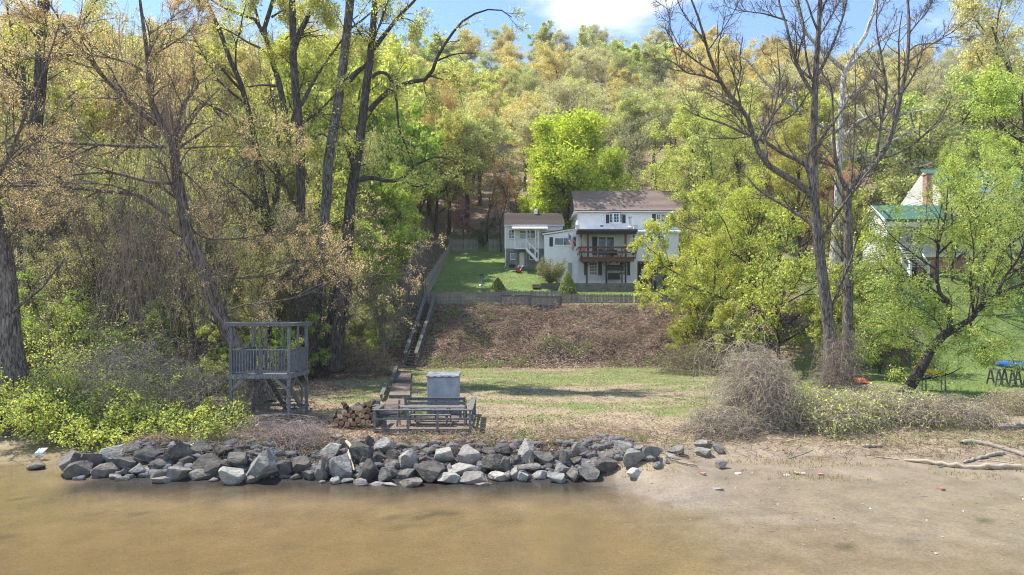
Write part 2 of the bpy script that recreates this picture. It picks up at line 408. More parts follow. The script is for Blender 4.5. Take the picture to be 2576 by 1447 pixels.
# ------------------------------------------------------------------ ground, river
def ground_mat():
    m = bpy.data.materials.new('ground'); m.use_nodes = True; n = m.node_tree; L = n.links.new; b = n.nodes['Principled BSDF']
    tc = n.nodes.new('ShaderNodeTexCoord'); at = n.nodes.new('ShaderNodeAttribute'); at.attribute_name = 'gcol'
    li = n.nodes.new('ShaderNodeAttribute'); li.attribute_name = 'lit'; we = n.nodes.new('ShaderNodeAttribute'); we.attribute_name = 'wet'
    def noise(sc, det, r=0.6):
        x = n.nodes.new('ShaderNodeTexNoise'); x.inputs['Scale'].default_value = sc; x.inputs['Detail'].default_value = det; x.inputs['Roughness'].default_value = r
        L(tc.outputs['Object'], x.inputs[0]); return x
    a = noise(0.9, 8, 0.7); c = noise(14, 4)
    r1 = n.nodes.new('ShaderNodeMapRange'); r1.inputs[1].default_value = 0.3; r1.inputs[2].default_value = 0.7; r1.inputs[3].default_value = 0.72; r1.inputs[4].default_value = 1.25; L(a.outputs[0], r1.inputs[0])
    vo = n.nodes.new('ShaderNodeTexVoronoi'); vo.inputs['Scale'].default_value = 15; L(tc.outputs['Object'], vo.inputs[0])
    sp = n.nodes.new('ShaderNodeSeparateColor'); L(vo.outputs['Color'], sp.inputs[0])
    gt = n.nodes.new('ShaderNodeMath'); gt.operation = 'LESS_THAN'; L(sp.outputs[0], gt.inputs[0]); L(li.outputs['Fac'], gt.inputs[1])
    lc = n.nodes.new('ShaderNodeValToRGB'); e = lc.color_ramp.elements; e[0].color = (0.10, 0.065, 0.045, 1); e[1].color = (0.42, 0.33, 0.25, 1)
    e3 = lc.color_ramp.elements.new(0.5); e3.color = (0.24, 0.16, 0.11, 1); L(sp.outputs[1], lc.inputs[0])
    mx = n.nodes.new('ShaderNodeMix'); mx.data_type = 'RGBA'; L(gt.outputs[0], mx.inputs[0]); L(at.outputs['Color'], mx.inputs[6]); L(lc.outputs[0], mx.inputs[7])
    hs = n.nodes.new('ShaderNodeHueSaturation'); L(mx.outputs[2], hs.inputs['Color']); L(r1.outputs[0], hs.inputs['Value'])
    h2 = n.nodes.new('ShaderNodeHueSaturation'); L(hs.outputs[0], h2.inputs['Color'])
    r2 = n.nodes.new('ShaderNodeMapRange'); r2.inputs[1].default_value = 0.3; r2.inputs[2].default_value = 0.7; r2.inputs[3].default_value = 0.8; r2.inputs[4].default_value = 1.2; L(c.outputs[0], r2.inputs[0]); L(r2.outputs[0], h2.inputs['Value'])
    fm_ = n.nodes.new('ShaderNodeMapping'); fm_.inputs['Scale'].default_value = (1.5, 6.5, 1); L(tc.outputs['Object'], fm_.inputs[0])
    fn = n.nodes.new('ShaderNodeTexNoise'); fn.inputs['Scale'].default_value = 1.4; fn.inputs['Detail'].default_value = 7; fn.inputs['Roughness'].default_value = 0.65; L(fm_.outputs[0], fn.inputs[0])
    fr_ = n.nodes.new('ShaderNodeMapRange'); fr_.inputs[1].default_value = 0.63; fr_.inputs[2].default_value = 0.69; fr_.inputs[4].default_value = 0.75; L(fn.outputs[0], fr_.inputs[0])
    fw = n.nodes.new('ShaderNodeMath'); fw.operation = 'MULTIPLY'; L(fr_.outputs[0], fw.inputs[0]); L(we.outputs['Fac'], fw.inputs[1])
    fx = n.nodes.new('ShaderNodeMix'); fx.data_type = 'RGBA'; fx.inputs[7].default_value = (0.075, 0.055, 0.035, 1); L(fw.outputs[0], fx.inputs[0]); L(h2.outputs[0], fx.inputs[6])
    L(fx.outputs[2], b.inputs['Base Color'])
    rr = n.nodes.new('ShaderNodeMapRange'); rr.inputs[3].default_value = 0.95; rr.inputs[4].default_value = 0.24; L(we.outputs['Fac'], rr.inputs[0]); L(rr.outputs[0], b.inputs['Roughness'])
    b.inputs['Specular IOR Level'].default_value = 0.3
    bp = n.nodes.new('ShaderNodeBump'); bp.inputs['Distance'].default_value = 0.04
    br = n.nodes.new('ShaderNodeMapRange'); br.inputs[3].default_value = 0.15; br.inputs[4].default_value = 0.9; L(li.outputs['Fac'], br.inputs[0]); L(br.outputs[0], bp.inputs['Strength'])
    L(c.outputs[0], bp.inputs['Height']); L(bp.outputs[0], b.inputs['Normal'])
    return m
GM = ground_mat()
def axis(segs):
    out = []
    for a, b, st in segs: out.append(np.arange(a, b, st))
    out.append([segs[-1][1]]); return np.concatenate(out)
gx = axis([(-420, -100, 16), (-100, -30, 2.5), (-30, 30, 0.4), (30, 60, 1.0), (60, 120, 4), (120, 420, 20)])
gy = axis([(-200, 0, 20), (0, 8, 1.5), (8, 62, 0.36), (62, 100, 1.0), (100, 260, 4), (260, 640, 20)])
GX, GY = np.meshgrid(gx, gy)
GZ = ground(GX, GY)
nx_, ny_ = len(gx), len(gy)
gv = np.stack([GX.ravel(), GY.ravel(), GZ.ravel()], 1)
ii = np.arange(nx_ * ny_).reshape(ny_, nx_)
gf = np.stack([ii[:-1, :-1], ii[:-1, 1:], ii[1:, 1:], ii[1:, :-1]], -1).reshape(-1, 4)
cx, cy, cz = gv[:, 0], gv[:, 1], gv[:, 2]
def mixc(a, b, t): return a * (1 - t[:, None]) + np.array(b)[None] * t[:, None]
n1 = fbm(cx * 0.22, cy * 0.5, 21, 5); n2 = fbm(cx * 0.6, cy * 0.9, 31, 5); n3 = fbm(cx * 0.12, cy * 0.5, 41, 4); n4 = fbm(cx * 1.6, cy * 4.5, 51, 4)
g = np.tile(np.array([[0.275, 0.215, 0.137]]), (len(gv), 1)); g = mixc(g, (0.235, 0.188, 0.134), sst(cx + (cy - 17) * .35, 2.0, 4.5))                                  # wet sand and river bed
g = mixc(g, (0.17, 0.15, 0.055), sst(n3, 0.0, 0.5) * 0.3 * (cz < 0.01) * (1 - sst(cx, 2, 7)))
g = mixc(g, (0.08, 0.065, 0.04), sst(n2 * sst(cy, 8, 20), 0.28, 0.5) * 0.3 * (cz < 0.02) * (1 - sst(cx, 3, 8) * .7))
g = mixc(g, (0.085, 0.07, 0.048), sst(n4 + .3 * n3, 0.42, 0.55) * 0.8 * (cz < 0.12) * (cy < 22)); g = mixc(g, (0.26, 0.20, 0.12), sst(-n4, 0.3, 0.6) * 0.5 * (cz < 0.12) * (cy < 22))
dry = sst(cz + .10 * n2, 0.08, 0.6)
g = mixc(g, (0.275, 0.22, 0.158), dry)
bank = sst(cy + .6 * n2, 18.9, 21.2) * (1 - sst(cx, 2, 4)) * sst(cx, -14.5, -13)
g = mixc(g, (0.045, 0.04, 0.033), bank)  # dark rock-bank soil; offshore fade paints the rocks' dark reflection into the bed
lit = np.zeros(len(gv)); wet = np.clip(1 - dry * 1.6, 0, 1)
bank_top = np.where(cx > 3, sst(cz, 0.42, 0.62), sst(cy, 23.6, 24.6)) * np.where(cx < -14, sst(cy, 27.5, 28.5), 1)
lawn = bank_top
g = mixc(g, (0.285, 0.235, 0.14), lawn)
green = sst(n1 + 0.35 * n2 + 0.22 * sst(cy, 30, 38) + 0.03, -0.05, 0.34) * sst(cy, 24.5, 28) * sst(cx, -13, -6)
green = np.maximum(green, 0.9 * sst(cx, 19, 23) * sst(cy, 31, 34) * (1 - sst(cy, 60, 80)))
g = mixc(g, (0.135, 0.185, 0.045), lawn * green * 0.85)
lit = np.maximum(lit, lawn * (0.42 - 0.3 * green))
slope = sst(cy + n2 * 1.5, 48.3, 50.5) * (1 - sst(cx, 22, 26)) * (1 - sst(cy, 58, 58.8) * (sst(cx, -9, -7.6)))
g = mixc(g, (0.075, 0.05, 0.037), slope); g = mixc(g, (0.055, 0.036, 0.028), slope * sst(n2 + .5 * n1, .0, .3) * .85); g = mixc(g, (0.24, 0.165, 0.115), slope * sst(-n2, .12, .4) * .35); lit = lit * (1 - slope) + 0.42 * slope  # darker brown patches put tree shadow into the soil; pale patches are litter
lw = (1 - sst(cx + n1 * 2, -13, -9)) * sst(cy, 27, 31)
g = mixc(g, (0.21, 0.15, 0.105), lw); lit = lit * (1 - lw) + 0.6 * lw
yard_ = sst(cy, 58.4, 59.2) * sst(cx, -9.2, -7.8) * (1 - sst(cy, 84, 92))
g = mixc(g, (0.14, 0.205, 0.055), yard_); g = mixc(g, (0.19, 0.2, 0.07), yard_ * sst(n1, 0.08, 0.3) * 0.7); lit *= (1 - yard_)
rl = sst(cx, 20, 24) * sst(cy, 31, 35) * (1 - sst(cy, 75, 90))
g = mixc(g, (0.11, 0.17, 0.04), rl * 0.8); lit *= (1 - rl * .7)
wood = sst(cy, 86, 94)
g = mixc(g, (0.22, 0.155, 0.11), wood); lit = lit * (1 - wood) + 0.6 * wood
fx_ = gv[gf].mean(1)
fc_n = ground  # zones of the setting, one sheet each
zx, zy, zz = fx_[:, 0], fx_[:, 1], fx_[:, 2]
zone = np.where(zy > 88, 5, np.where((zy > 58.5) & (zx > -8.2) & (zx < 22), 3, np.where((zx < -8.2) & (zy > 30), 5, np.where((zy > 49.6), 4, np.where(zz < 0.0, 0, np.where(((zx > 3) & (zz < 0.5)) | ((zx < -14) & (zy < 28)), 1, 2))))))
for k, nm in enumerate(['river_bed', 'sand_beach', 'lower_lawn', 'yard_lawn', 'bank_slope', 'wooded_hillside']):
    q = gf[zone == k]
    if not len(q): continue
    u, inv = np.unique(q, return_inverse=True)
    me = mesh_np(nm, gv[u], inv.reshape(-1, 4), GM, True)
    a = me.attributes.new('gcol', 'FLOAT_COLOR', 'POINT'); a.data.foreach_set('color', np.concatenate([g[u], np.ones((len(u), 1))], 1).astype(np.float32).ravel())
    a = me.attributes.new('lit', 'FLOAT', 'POINT'); a.data.foreach_set('value', lit[u].astype(np.float32))
    a = me.attributes.new('wet', 'FLOAT', 'POINT'); a.data.foreach_set('value', wet[u].astype(np.float32))
    props(link(nm, me), kind='structure')

def water_mat():
    m = bpy.data.materials.new('river_water'); m.use_nodes = True; n = m.node_tree; n.nodes.clear(); L = n.links.new
    tc = n.nodes.new('ShaderNodeTexCoord')
    def nb(sx, sy, sc, det):
        mp = n.nodes.new('ShaderNodeMapping'); mp.inputs['Scale'].default_value = (sx, sy, 1); mp.inputs['Rotation'].default_value = (0, 0, 0.06)
        x = n.nodes.new('ShaderNodeTexNoise'); x.inputs['Scale'].default_value = sc; x.inputs['Detail'].default_value = det
        L(tc.outputs['Object'], mp.inputs[0]); L(mp.outputs[0], x.inputs[0]); return x.outputs[0]
    a = nb(1, 4.5, 4.2, 3); c = nb(0.35, 1, 0.7, 3)
    s = n.nodes.new('ShaderNodeMath'); s.operation = 'MULTIPLY_ADD'; s.inputs[1].default_value = 1.0; L(c, s.inputs[0]); L(a, s.inputs[2])
    bp = n.nodes.new('ShaderNodeBump'); bp.inputs['Strength'].default_value = 0.2; bp.inputs['Distance'].default_value = 0.035; L(s.outputs[0], bp.inputs['Height'])
    fr = n.nodes.new('ShaderNodeFresnel'); fr.inputs[0].default_value = 1.33; L(bp.outputs[0], fr.inputs[1])
    gl = n.nodes.new('ShaderNodeBsdfGlossy'); gl.inputs['Roughness'].default_value = 0.06; L(bp.outputs[0], gl.inputs['Normal'])
    tr = n.nodes.new('ShaderNodeBsdfTransparent'); tr.inputs[0].default_value = (0.82, 0.74, 0.57, 1)
    df = n.nodes.new('ShaderNodeBsdfDiffuse'); df.inputs[0].default_value = (0.24, 0.19, 0.108, 1)
    dp = n.nodes.new('ShaderNodeAttribute'); dp.attribute_name = 'depth'
    def mr(a, b, c, d_):
        x = n.nodes.new('ShaderNodeMapRange'); x.inputs[1].default_value = a; x.inputs[2].default_value = b; x.inputs[3].default_value = c; x.inputs[4].default_value = d_; L(dp.outputs['Fac'], x.inputs[0]); return x.outputs[0]
    tm = n.nodes.new('ShaderNodeMix'); tm.data_type = 'RGBA'; tm.inputs[6].default_value = (1, 1, 1, 1); tm.inputs[7].default_value = (0.86, 0.78, 0.60, 1); L(mr(0, 0.22, 0, 1), tm.inputs[0]); L(tm.outputs[2], tr.inputs[0])
    m1 = n.nodes.new('ShaderNodeMixShader'); L(mr(0, 0.25, 0, 0.34), m1.inputs[0]); L(tr.outputs[0], m1.inputs[1]); L(df.outputs[0], m1.inputs[2])
    fm = n.nodes.new('ShaderNodeMath'); fm.operation = 'MULTIPLY'; L(fr.outputs[0], fm.inputs[0]); L(mr(0, 0.03, 0.35, 1), fm.inputs[1])
    m2 = n.nodes.new('ShaderNodeMixShader'); L(fm.outputs[0], m2.inputs[0]); L(m1.outputs[0], m2.inputs[1]); L(gl.outputs[0], m2.inputs[2])
    o = n.nodes.new('ShaderNodeOutputMaterial'); L(m2.outputs[0], o.inputs[0]); return m
wx = axis([(-420, -60, 30), (-60, -30, 3), (-30, 30, .3), (30, 60, 3), (60, 420, 30)]); wy = axis([(-200, 0, 20), (0, 10, 1), (10, 26, .25)])
WX, WY = np.meshgrid(wx, wy); wi = np.arange(WX.size).reshape(WX.shape)
wme = mesh_np('river_water', np.stack([WX.ravel(), WY.ravel(), np.zeros(WX.size)], 1), np.stack([wi[:-1, :-1], wi[:-1, 1:], wi[1:, 1:], wi[1:, :-1]], -1).reshape(-1, 4), water_mat())
at_ = wme.attributes.new('depth', 'FLOAT', 'POINT'); at_.data.foreach_set('value', np.maximum(-ground(WX.ravel(), WY.ravel()), 0).astype(np.float32))
props(link('river_water', wme), kind='structure')

# ------------------------------------------------------------------ loose cover of the ground
def drop(n, x0, x1, y0, y1, rs): 
    x = rs.uniform(x0, x1, n); y = y0 + (y1 - y0) * rs.uniform(0, 1, n) ** 1.0
    return x, y
def stuff(name, V, Fc, m, rnd, color, cat=None):
    o = link(name, mesh_np(name, V, Fc, m, False, rnd), None, color); o['kind'] = 'stuff'; return o
def blades(x, y, h, w, rs, lean=0.5):
    n = len(x); z = ground(x, y) - 0.01
    b = np.stack([x, y, z], 1); a = rs.uniform(0, 2 * np.pi, n)
    s = np.stack([np.cos(a), np.sin(a), np.zeros(n)], 1) * (w * rs.uniform(0.6, 1.4, n))[:, None] * 0.5
    tip = b + np.stack([rs.normal(size=n) * lean * h, rs.normal(size=n) * lean * h, h * rs.uniform(0.5, 1.3, n)], 1)
    mid = b * 0.45 + tip * 0.55 + np.array([0, 0, 0.1]) * h
    V = np.stack([b - s, b + s, mid + s * 0.8, tip, mid - s * 0.8], 1).reshape(-1, 3)
    k = np.arange(n)[:, None] * 5
    q = np.concatenate([k + np.array([[0, 1, 2]]), k + np.array([[0, 2, 4]]), k + np.array([[4, 2, 3]])], 0)
    r = rs.uniform(size=n); return V, q, np.concatenate([r, r, r])
rs = np.random.RandomState(5)
def greenness(x, y):
    a = fbm(x * 0.22, y * 0.5, 21, 5) + 0.35 * fbm(x * 0.6, y * 0.9, 31, 5) + 0.22 * sst(y, 30, 38) + 0.03
    return sst(a, -0.05, 0.34)
x, y = drop(65000, -9, 22, 24.8, 50, rs)
k = rs.uniform(size=len(x)) < greenness(x, y) * (0.35 + 0.65 * (y < 40)); x, y = x[k], y[k]
V, q, r = blades(x, y, 0.075, 0.022, rs); stuff('lawn_grass', V, q, LEAF, r, (0.25, 0.33, 0.10))
x, y = drop(14000, -8, 16, 59.3, 72, rs); V, q, r = blades(x, y, 0.10, 0.035, rs); stuff('yard_grass', V, q, LEAF, r, (0.25, 0.33, 0.10))
x, y = drop(12000, 19, 42, 30, 50, rs); V, q, r = blades(x, y, 0.12, 0.035, rs); stuff('field_grass', V, q, LEAF, r, (0.25, 0.35, 0.09))
# rough tufts along the top of the rocks and on the beach edge
x, y = drop(16000, -13, 30, 23.2, 28, rs); k = fbm(x * 0.9, y * 1.2, 77, 4) > 0.22; x, y = x[k], y[k]; k = ground(x, y) > 0.5; x, y = x[k], y[k]
V, q, r = blades(x, y, 0.16, 0.022, rs, 0.7); stuff('rough_grass', V, q, LEAF, r, (0.20, 0.25, 0.06))
x, y = drop(9000, 3, 24, 20.5, 25.5, rs); k = fbm(x * 0.5, y * 1.5, 78, 4) > 0.12; x, y = x[k], y[k]
k = (ground(x, y) > 0.12); x, y = x[k], y[k]
V, q, r = blades(x, y, 0.11, 0.018, rs, 0.4); stuff('beach_grass', V, q, LEAF, r, (0.30, 0.26, 0.10))
# dead leaves
def litter(n, x0, x1, y0, y1, size, rs, keep=None):
    x, y = drop(n, x0, x1, y0, y1, rs)
    if keep is not None: k = keep(x, y); x, y = x[k], y[k]
    p = np.stack([x, y, ground(x, y) + 0.02], 1)
    return leaves(p, size, rs, 1.4, 0.5, 0.8)
V, q, r = join([litter(26000, -13, 20, 24, 50, 0.06, rs, lambda x, y: ground(x, y) > 0.5),
                litter(20000, -12, 20, 49, 59, 0.11, rs, lambda x, y: (y < 58.4)),
                litter(12000, -34, -8, 29, 62, 0.10, rs), litter(5000, -14, 4, 22.2, 24.4, 0.06, rs, lambda x, y: ground(x, y) > 0.25), litter(9000, -30, 3, 23.4, 29, 0.07, rs, lambda x, y: ground(x, y) > 0.6)])
stuff('leaf_litter', V, q, LITTER, r, (0.40, 0.30, 0.20))
# fallen stems and twigs
def stems(n, x0, x1, y0, y1, ln, rad, rs, arch=0.15, k=4, keep=None, flat=0.25):
    x, y = drop(n, x0, x1, y0, y1, rs)
    if keep is not None: kk = keep(x, y); x, y = x[kk], y[kk]
    n = len(x); p = np.stack([x, y, ground(x, y) + 0.02], 1)
    a = rs.uniform(0, 2 * np.pi, n); d = np.stack([np.cos(a), np.sin(a) * 0.8, rs.uniform(-0.1, flat, n)], 1); d = nrm(d)
    L = ln * rs.uniform(0.4, 1.4, n); out = [p]
    for j in range(k):
        d = nrm(d + rs.normal(size=d.shape) * 0.22 + np.array([0, 0, arch * (0.5 - (j + 1) / k) * 2])); p = p + d * (L / k)[:, None]
        g_ = ground(p[:, 0], p[:, 1]); p[:, 2] = np.maximum(p[:, 2], g_ + 0.01); out.append(p)
    Q = np.stack(out, 1); R = (rad * rs.uniform(0.5, 1.5, n))[:, None] * np.linspace(1, 0.4, k + 1)[None]
    return tubes(Q, R, 3, rs)
V, q, r = join([stems(3600, -11, 17, 49.5, 58.4, 0.9, 0.016, rs, 0.5, k=3), stems(3200, -11, 17, 49.5, 58.4, 0.8, 0.017, rs, 1.0, k=3, flat=1.3, keep=lambda x, y: fbm(x * .5, y * .5, 66, 3) > .02), stems(1800, -14, 3, 23.3, 26, 0.55, 0.007, rs, keep=lambda x, y: ground(x, y) > 0.5),
                stems(2200, -14.5, 4, 22.0, 24.6, 0.6, 0.008, rs, .6, keep=lambda x, y: ground(x, y) > 0.3), stems(2200, 3, 24, 22.8, 27, 0.7, 0.008, rs, k=3, keep=lambda x, y: ground(x, y) > 0.3), stems(1500, -32, -9, 28, 58, 1.1, 0.013, rs, 0.5, k=3)])
stuff('dead_stems', V, q, TWIG, r, (0.33, 0.235, 0.175))
# heaps of cut brush lying on the bank
rs = np.random.RandomState(15); qs = []
for i in range(60):
    hx_, hy_ = rs.uniform(-6, 15), rs.uniform(50.2, 58); n_ = 60; w_ = rs.uniform(.5, 1.3)
    p = np.stack([hx_ + rs.normal(size=n_) * w_, hy_ + rs.normal(size=n_) * w_ * .6, np.zeros(n_)], 1); p[:, 2] = ground(p[:, 0], p[:, 1]) + np.abs(rs.normal(size=n_)) * .22
    d = nrm(rs.normal(size=(n_, 3)) * np.array([1, .8, .35])); out = [p]
    for j in range(4):
        d = nrm(d + rs.normal(size=d.shape) * .3 + np.array([0, 0, -.12 * j])); p = p + d * .22 * rs.uniform(.6, 1.3, (n_, 1)); p[:, 2] = np.maximum(p[:, 2], ground(p[:, 0], p[:, 1]) + .01); out.append(p)
    qs.append(np.stack(out, 1))
Q = np.concatenate(qs); V, q, r = tubes(Q, (.016 * rs.uniform(.5, 1.5, len(Q)))[:, None] * np.linspace(1, .5, 5)[None], 3, rs); stuff('cut_brush', V, q, TWIG, r, (0.30, 0.22, 0.17))
# sprouting green weeds on the bank
x, y = drop(1100, -10, 17, 49.5, 58, rs); k = fbm(x * 0.4, y * 0.6, 91, 3) > 0.16; x, y = x[k], y[k]
p = np.stack([x, y, ground(x, y) + 0.15], 1); p = np.repeat(p, 40, 0) + rs.normal(size=(len(p) * 40, 3)) * np.array([0.22, 0.22, 0.12])
V, q, r = leaves(p, 0.10, rs); stuff('bank_weeds', V, q, LEAF, r, (0.24, 0.33, 0.09))
x, y = drop(420, -12, 26, 23.6, 27, rs); k = (fbm(x * 0.6, y * 0.9, 92, 3) > 0.2) & (ground(x, y) > 0.5); x, y = x[k], y[k]
p = np.stack([x, y, ground(x, y) + 0.06], 1); p = np.repeat(p, 60, 0) + rs.normal(size=(len(p) * 60, 3)) * np.array([0.16, 0.14, 0.06])
V, q, r = leaves(p, 0.05, rs); stuff('shore_weeds', V, q, LEAF, r, (0.15, 0.24, 0.05))
# grit and shell bits on the sand
x, y = drop(420, 3, 20, 14.5, 22.6, rs); k = ground(x, y) > -0.02; x, y = x[k], y[k]
p = np.stack([x, y, ground(x, y) + 0.012], 1); V, q, r = leaves(p, 0.045, rs, 2.5, 0.8, 0.8); stuff('sand_debris', V, q, LITTER, r, (0.4, 0.37, 0.33))
# ------------------------------------------------------------------ rocks of the rip-rap
def rock_mat():
    m = bpy.data.materials.new('grey_rock'); m.use_nodes = True; n = m.node_tree; L = n.links.new; b = n.nodes['Principled BSDF']
    tc = n.nodes.new('ShaderNodeTexCoord'); oi = n.nodes.new('ShaderNodeObjectInfo')
    def noise(sc, det, ro=0.6, st=None):
        x = n.nodes.new('ShaderNodeTexNoise'); x.inputs['Scale'].default_value = sc; x.inputs['Detail'].default_value = det; x.inputs['Roughness'].default_value = ro
        if st:
            mp = n.nodes.new('ShaderNodeMapping'); mp.inputs['Scale'].default_value = st; mp.inputs['Rotation'].default_value = (0.5, 0.3, 0); L(tc.outputs['Object'], mp.inputs[0]); L(mp.outputs[0], x.inputs[0])
        else: L(tc.outputs['Object'], x.inputs[0])
        return x.outputs[0]
    a = noise(4, 9, 0.7); s = noise(2.2, 5, 0.6, (1, 1, 5))
    r = n.nodes.new('ShaderNodeValToRGB'); e = r.color_ramp.elements; e[0].position = 0.3; e[0].color = (0.45, 0.45, 0.46, 1); e[1].position = 0.72; e[1].color = (1.3, 1.28, 1.22, 1); L(a, r.inputs[0])
    mm = n.nodes.new('ShaderNodeMix'); mm.data_type = 'RGBA'; mm.blend_type = 'MULTIPLY'; mm.inputs[0].default_value = 1; L(r.outputs[0], mm.inputs[6]); L(oi.outputs['Color'], mm.inputs[7])
    # lichen spots
    li = noise(9, 3); lr = n.nodes.new('ShaderNodeMapRange'); lr.inputs[1].default_value = 0.70; lr.inputs[2].default_value = 0.74; lr.inputs[4].default_value = 0.7; L(li, lr.inputs[0])
    ml = n.nodes.new('ShaderNodeMix'); ml.data_type = 'RGBA'; ml.inputs[7].default_value = (0.45, 0.45, 0.42, 1); L(lr.outputs[0], ml.inputs[0]); L(mm.outputs[2], ml.inputs[6])
    # brown silt patches
    st = noise(1.3, 4); sr = n.nodes.new('ShaderNodeMapRange'); sr.inputs[1].default_value = 0.56; sr.inputs[2].default_value = 0.72; sr.inputs[4].default_value = 0.5; L(st, sr.inputs[0])
    ms = n.nodes.new('ShaderNodeMix'); ms.data_type = 'RGBA'; ms.inputs[7].default_value = (0.19, 0.165, 0.12, 1); L(sr.outputs[0], ms.inputs[0]); L(ml.outputs[2], ms.inputs[6])
    L(ms.outputs[2], b.inputs['Base Color']); b.inputs['Roughness'].default_value = 0.85; b.inputs['Specular IOR Level'].default_value = 0.3
    ad = n.nodes.new('ShaderNodeMath'); ad.operation = 'ADD'; L(a, ad.inputs[0]); L(s, ad.inputs[1])
    bp = n.nodes.new('ShaderNodeBump'); bp.inputs['Strength'].default_value = 0.9; bp.inputs['Distance'].default_value = 0.09; L(ad.outputs[0], bp.inputs['Height']); L(bp.outputs[0], b.inputs['Normal'])
    return m
ROCK = rock_mat()
import bmesh
def ico(sub):
    bm = bmesh.new(); bmesh.ops.create_icosphere(bm, subdivisions=sub, radius=1)
    v = np.array([x.co[:] for x in bm.verts]); f = np.array([[l.index for l in x.verts] for x in bm.faces]); bm.free(); return v, f
ICO = {k: ico(k) for k in (2, 3, 4, 5)}
def noise3(p, s):
    return fbm(p[:, 0] + p[:, 2] * 0.7, p[:, 1] - p[:, 2] * 0.6, s, 3)
def rock_shape(rs, sub, planes=13):
    v, f = ICO[sub]; v = v.copy()
    N = nrm(rs.normal(size=(planes, 3))); d = rs.uniform(0.42, 0.86, planes)
    for a, dd in zip(N, d):
        h = v @ a - dd; v = v - np.maximum(h, 0)[:, None] * a * 0.97
    v = v * (1 + 0.09 * noise3(v * 2.3, int(rs.randint(1e6))) + 0.05 * noise3(v * 7, int(rs.randint(1e6))))[:, None]
    lo, hi = v.min(0), v.max(0); v = (v - (lo + hi) / 2) / ((hi - lo) / 2)
    return v, f
def A(z): x, y, w, h = z[:4]; return (817.6 + x * .1953, 1037.7 + y * .1953, w * .1953, h * .1953) + tuple(z[4:])
def B(z): x, y, w, h = z[:4]; return (1257.9 + x * .21975, 1037.7 + y * .21975, w * .21975, h * .21975) + tuple(z[4:])
def C(z): x, y, w, h = z[:4]; return (x * .34182, 1006.3 + y * .34182, w * .34182, h * .34182) + tuple(z[4:])
RA = [(150,310,160,90,'g'),(210,395,200,150,'d'),(90,500,250,230,'l'),(430,370,170,90,'g'),(580,380,120,190,'d'),(480,520,300,270,'d'),(760,430,260,230,'l'),(710,580,220,170,'d'),(870,550,170,180,'d'),(1010,430,180,110,'g'),(200,700,330,320,'l'),(540,740,300,290,'d'),(1080,600,300,260,'l'),(1220,440,240,110,'g'),(1380,490,150,160,'g'),(1310,620,220,150,'d'),(1540,540,260,200,'l'),(1630,480,170,170,'g'),(1870,540,330,250,'l'),(850,660,230,130,'g'),(775,800,180,210,'g'),(885,770,130,150,'d'),(1050,790,220,170,'g'),(1190,730,140,170,'d'),(1350,760,390,270,'d'),(1580,840,320,160,'l'),(1800,740,420,190,'l'),(1920,835,370,150,'l'),(2200,660,360,270,'d'),(2110,520,200,150,'d'),(2290,470,200,170,'d'),(2250,820,300,120,'p'),(130,870,130,110,'l'),(280,870,210,70,'g'),(460,890,200,100,'g'),(670,910,200,60,'l'),(850,920,190,60,'l'),(1100,895,310,120,'g'),(2030,915,230,50,'p'),(1600,700,100,110,'g'),(2000,690,100,140,'g'),(1800,280,110,80,'g'),(1900,310,90,50,'g'),(2170,270,80,50,'g'),(2000,380,130,60,'g'),(1670,360,70,35,'g'),(1450,385,110,60,'d'),(20,330,100,60,'g'),(20,740,110,230,'d')]
RB = [(300,440,190,260,'l'),(170,530,200,130,'d'),(500,520,230,170,'g'),(325,620,310,95,'g'),(50,600,140,200,'d'),(650,500,80,130,'d'),(740,500,130,200,'d'),(870,555,140,120,'d'),(910,400,200,140,'g'),(1050,590,250,150,'l'),(1210,600,250,160,'d'),(1230,480,210,130,'d'),(1400,400,240,160,'l'),(1530,510,270,200,'l'),(1590,410,130,100,'g'),(1740,450,250,170,'g'),(1720,520,110,80,'g'),(1880,545,130,70,'l'),(2010,430,200,110,'g'),(1950,495,110,70,'l'),(1810,590,150,90,'g'),(2320,360,220,100,'l'),(2330,460,200,110,'l'),(2510,410,140,120,'g'),(2540,600,130,100,'g'),(60,720,130,130,'l'),(170,690,120,170,'p'),(260,730,120,130,'l'),(450,710,170,110,'l'),(640,740,210,130,'l'),(710,660,200,160,'l'),(840,700,160,190,'g'),(1020,690,250,190,'g'),(560,610,100,90,'d'),(1530,700,170,130,'p'),(2490,870,120,40,'p')]
RC = [(270,480,140,70,'g'),(500,470,210,190,'g'),(590,510,170,130,'d'),(700,450,160,150,'g'),(840,390,190,130,'l'),(920,460,160,90,'d'),(980,360,150,90,'g'),(790,510,180,100,'g'),(850,560,100,45,'g'),(920,525,80,60,'g'),(905,575,100,40,'g'),(1020,515,140,90,'g'),(1100,400,190,100,'d'),(1190,465,180,90,'d'),(1160,545,120,80,'g'),(1190,590,140,50,'l'),(1320,380,220,170,'d'),(1330,535,150,110,'g'),(1480,545,160,90,'g'),(1550,480,230,180,'d'),(1480,350,160,100,'d'),(1570,585,80,40,'g'),(1720,550,170,140,'l'),(1850,580,100,70,'g'),(1930,480,230,250,'l'),(1750,440,180,120,'d'),(2270,550,100,80,'g'),(2180,560,90,50,'d'),(2365,520,90,150,'g'),(2370,600,60,30,'g'),(2080,500,150,130,'d'),(2210,480,150,120,'d'),(1650,370,170,90,'d'),(1370,450,120,80,'d'),(640,400,130,70,'d')]
rocks = [A(z) for z in RA] + [B(z) for z in RB] + [C(z) for z in RC]
def land(xd):
    for lim_, w_ in ((420, 'under left thicket'), (580, 'left of watchtower'), (745, 'before watchtower'), (845, 'right of watchtower'), (945, 'below log pile'), (1190, 'below bench deck'), (1330, 'right of bench deck'), (1480, 'below open lawn'), (1640, 'at right end'), (9999, 'on sandy beach')):
        if xd < lim_: return w_
rs = np.random.RandomState(11)
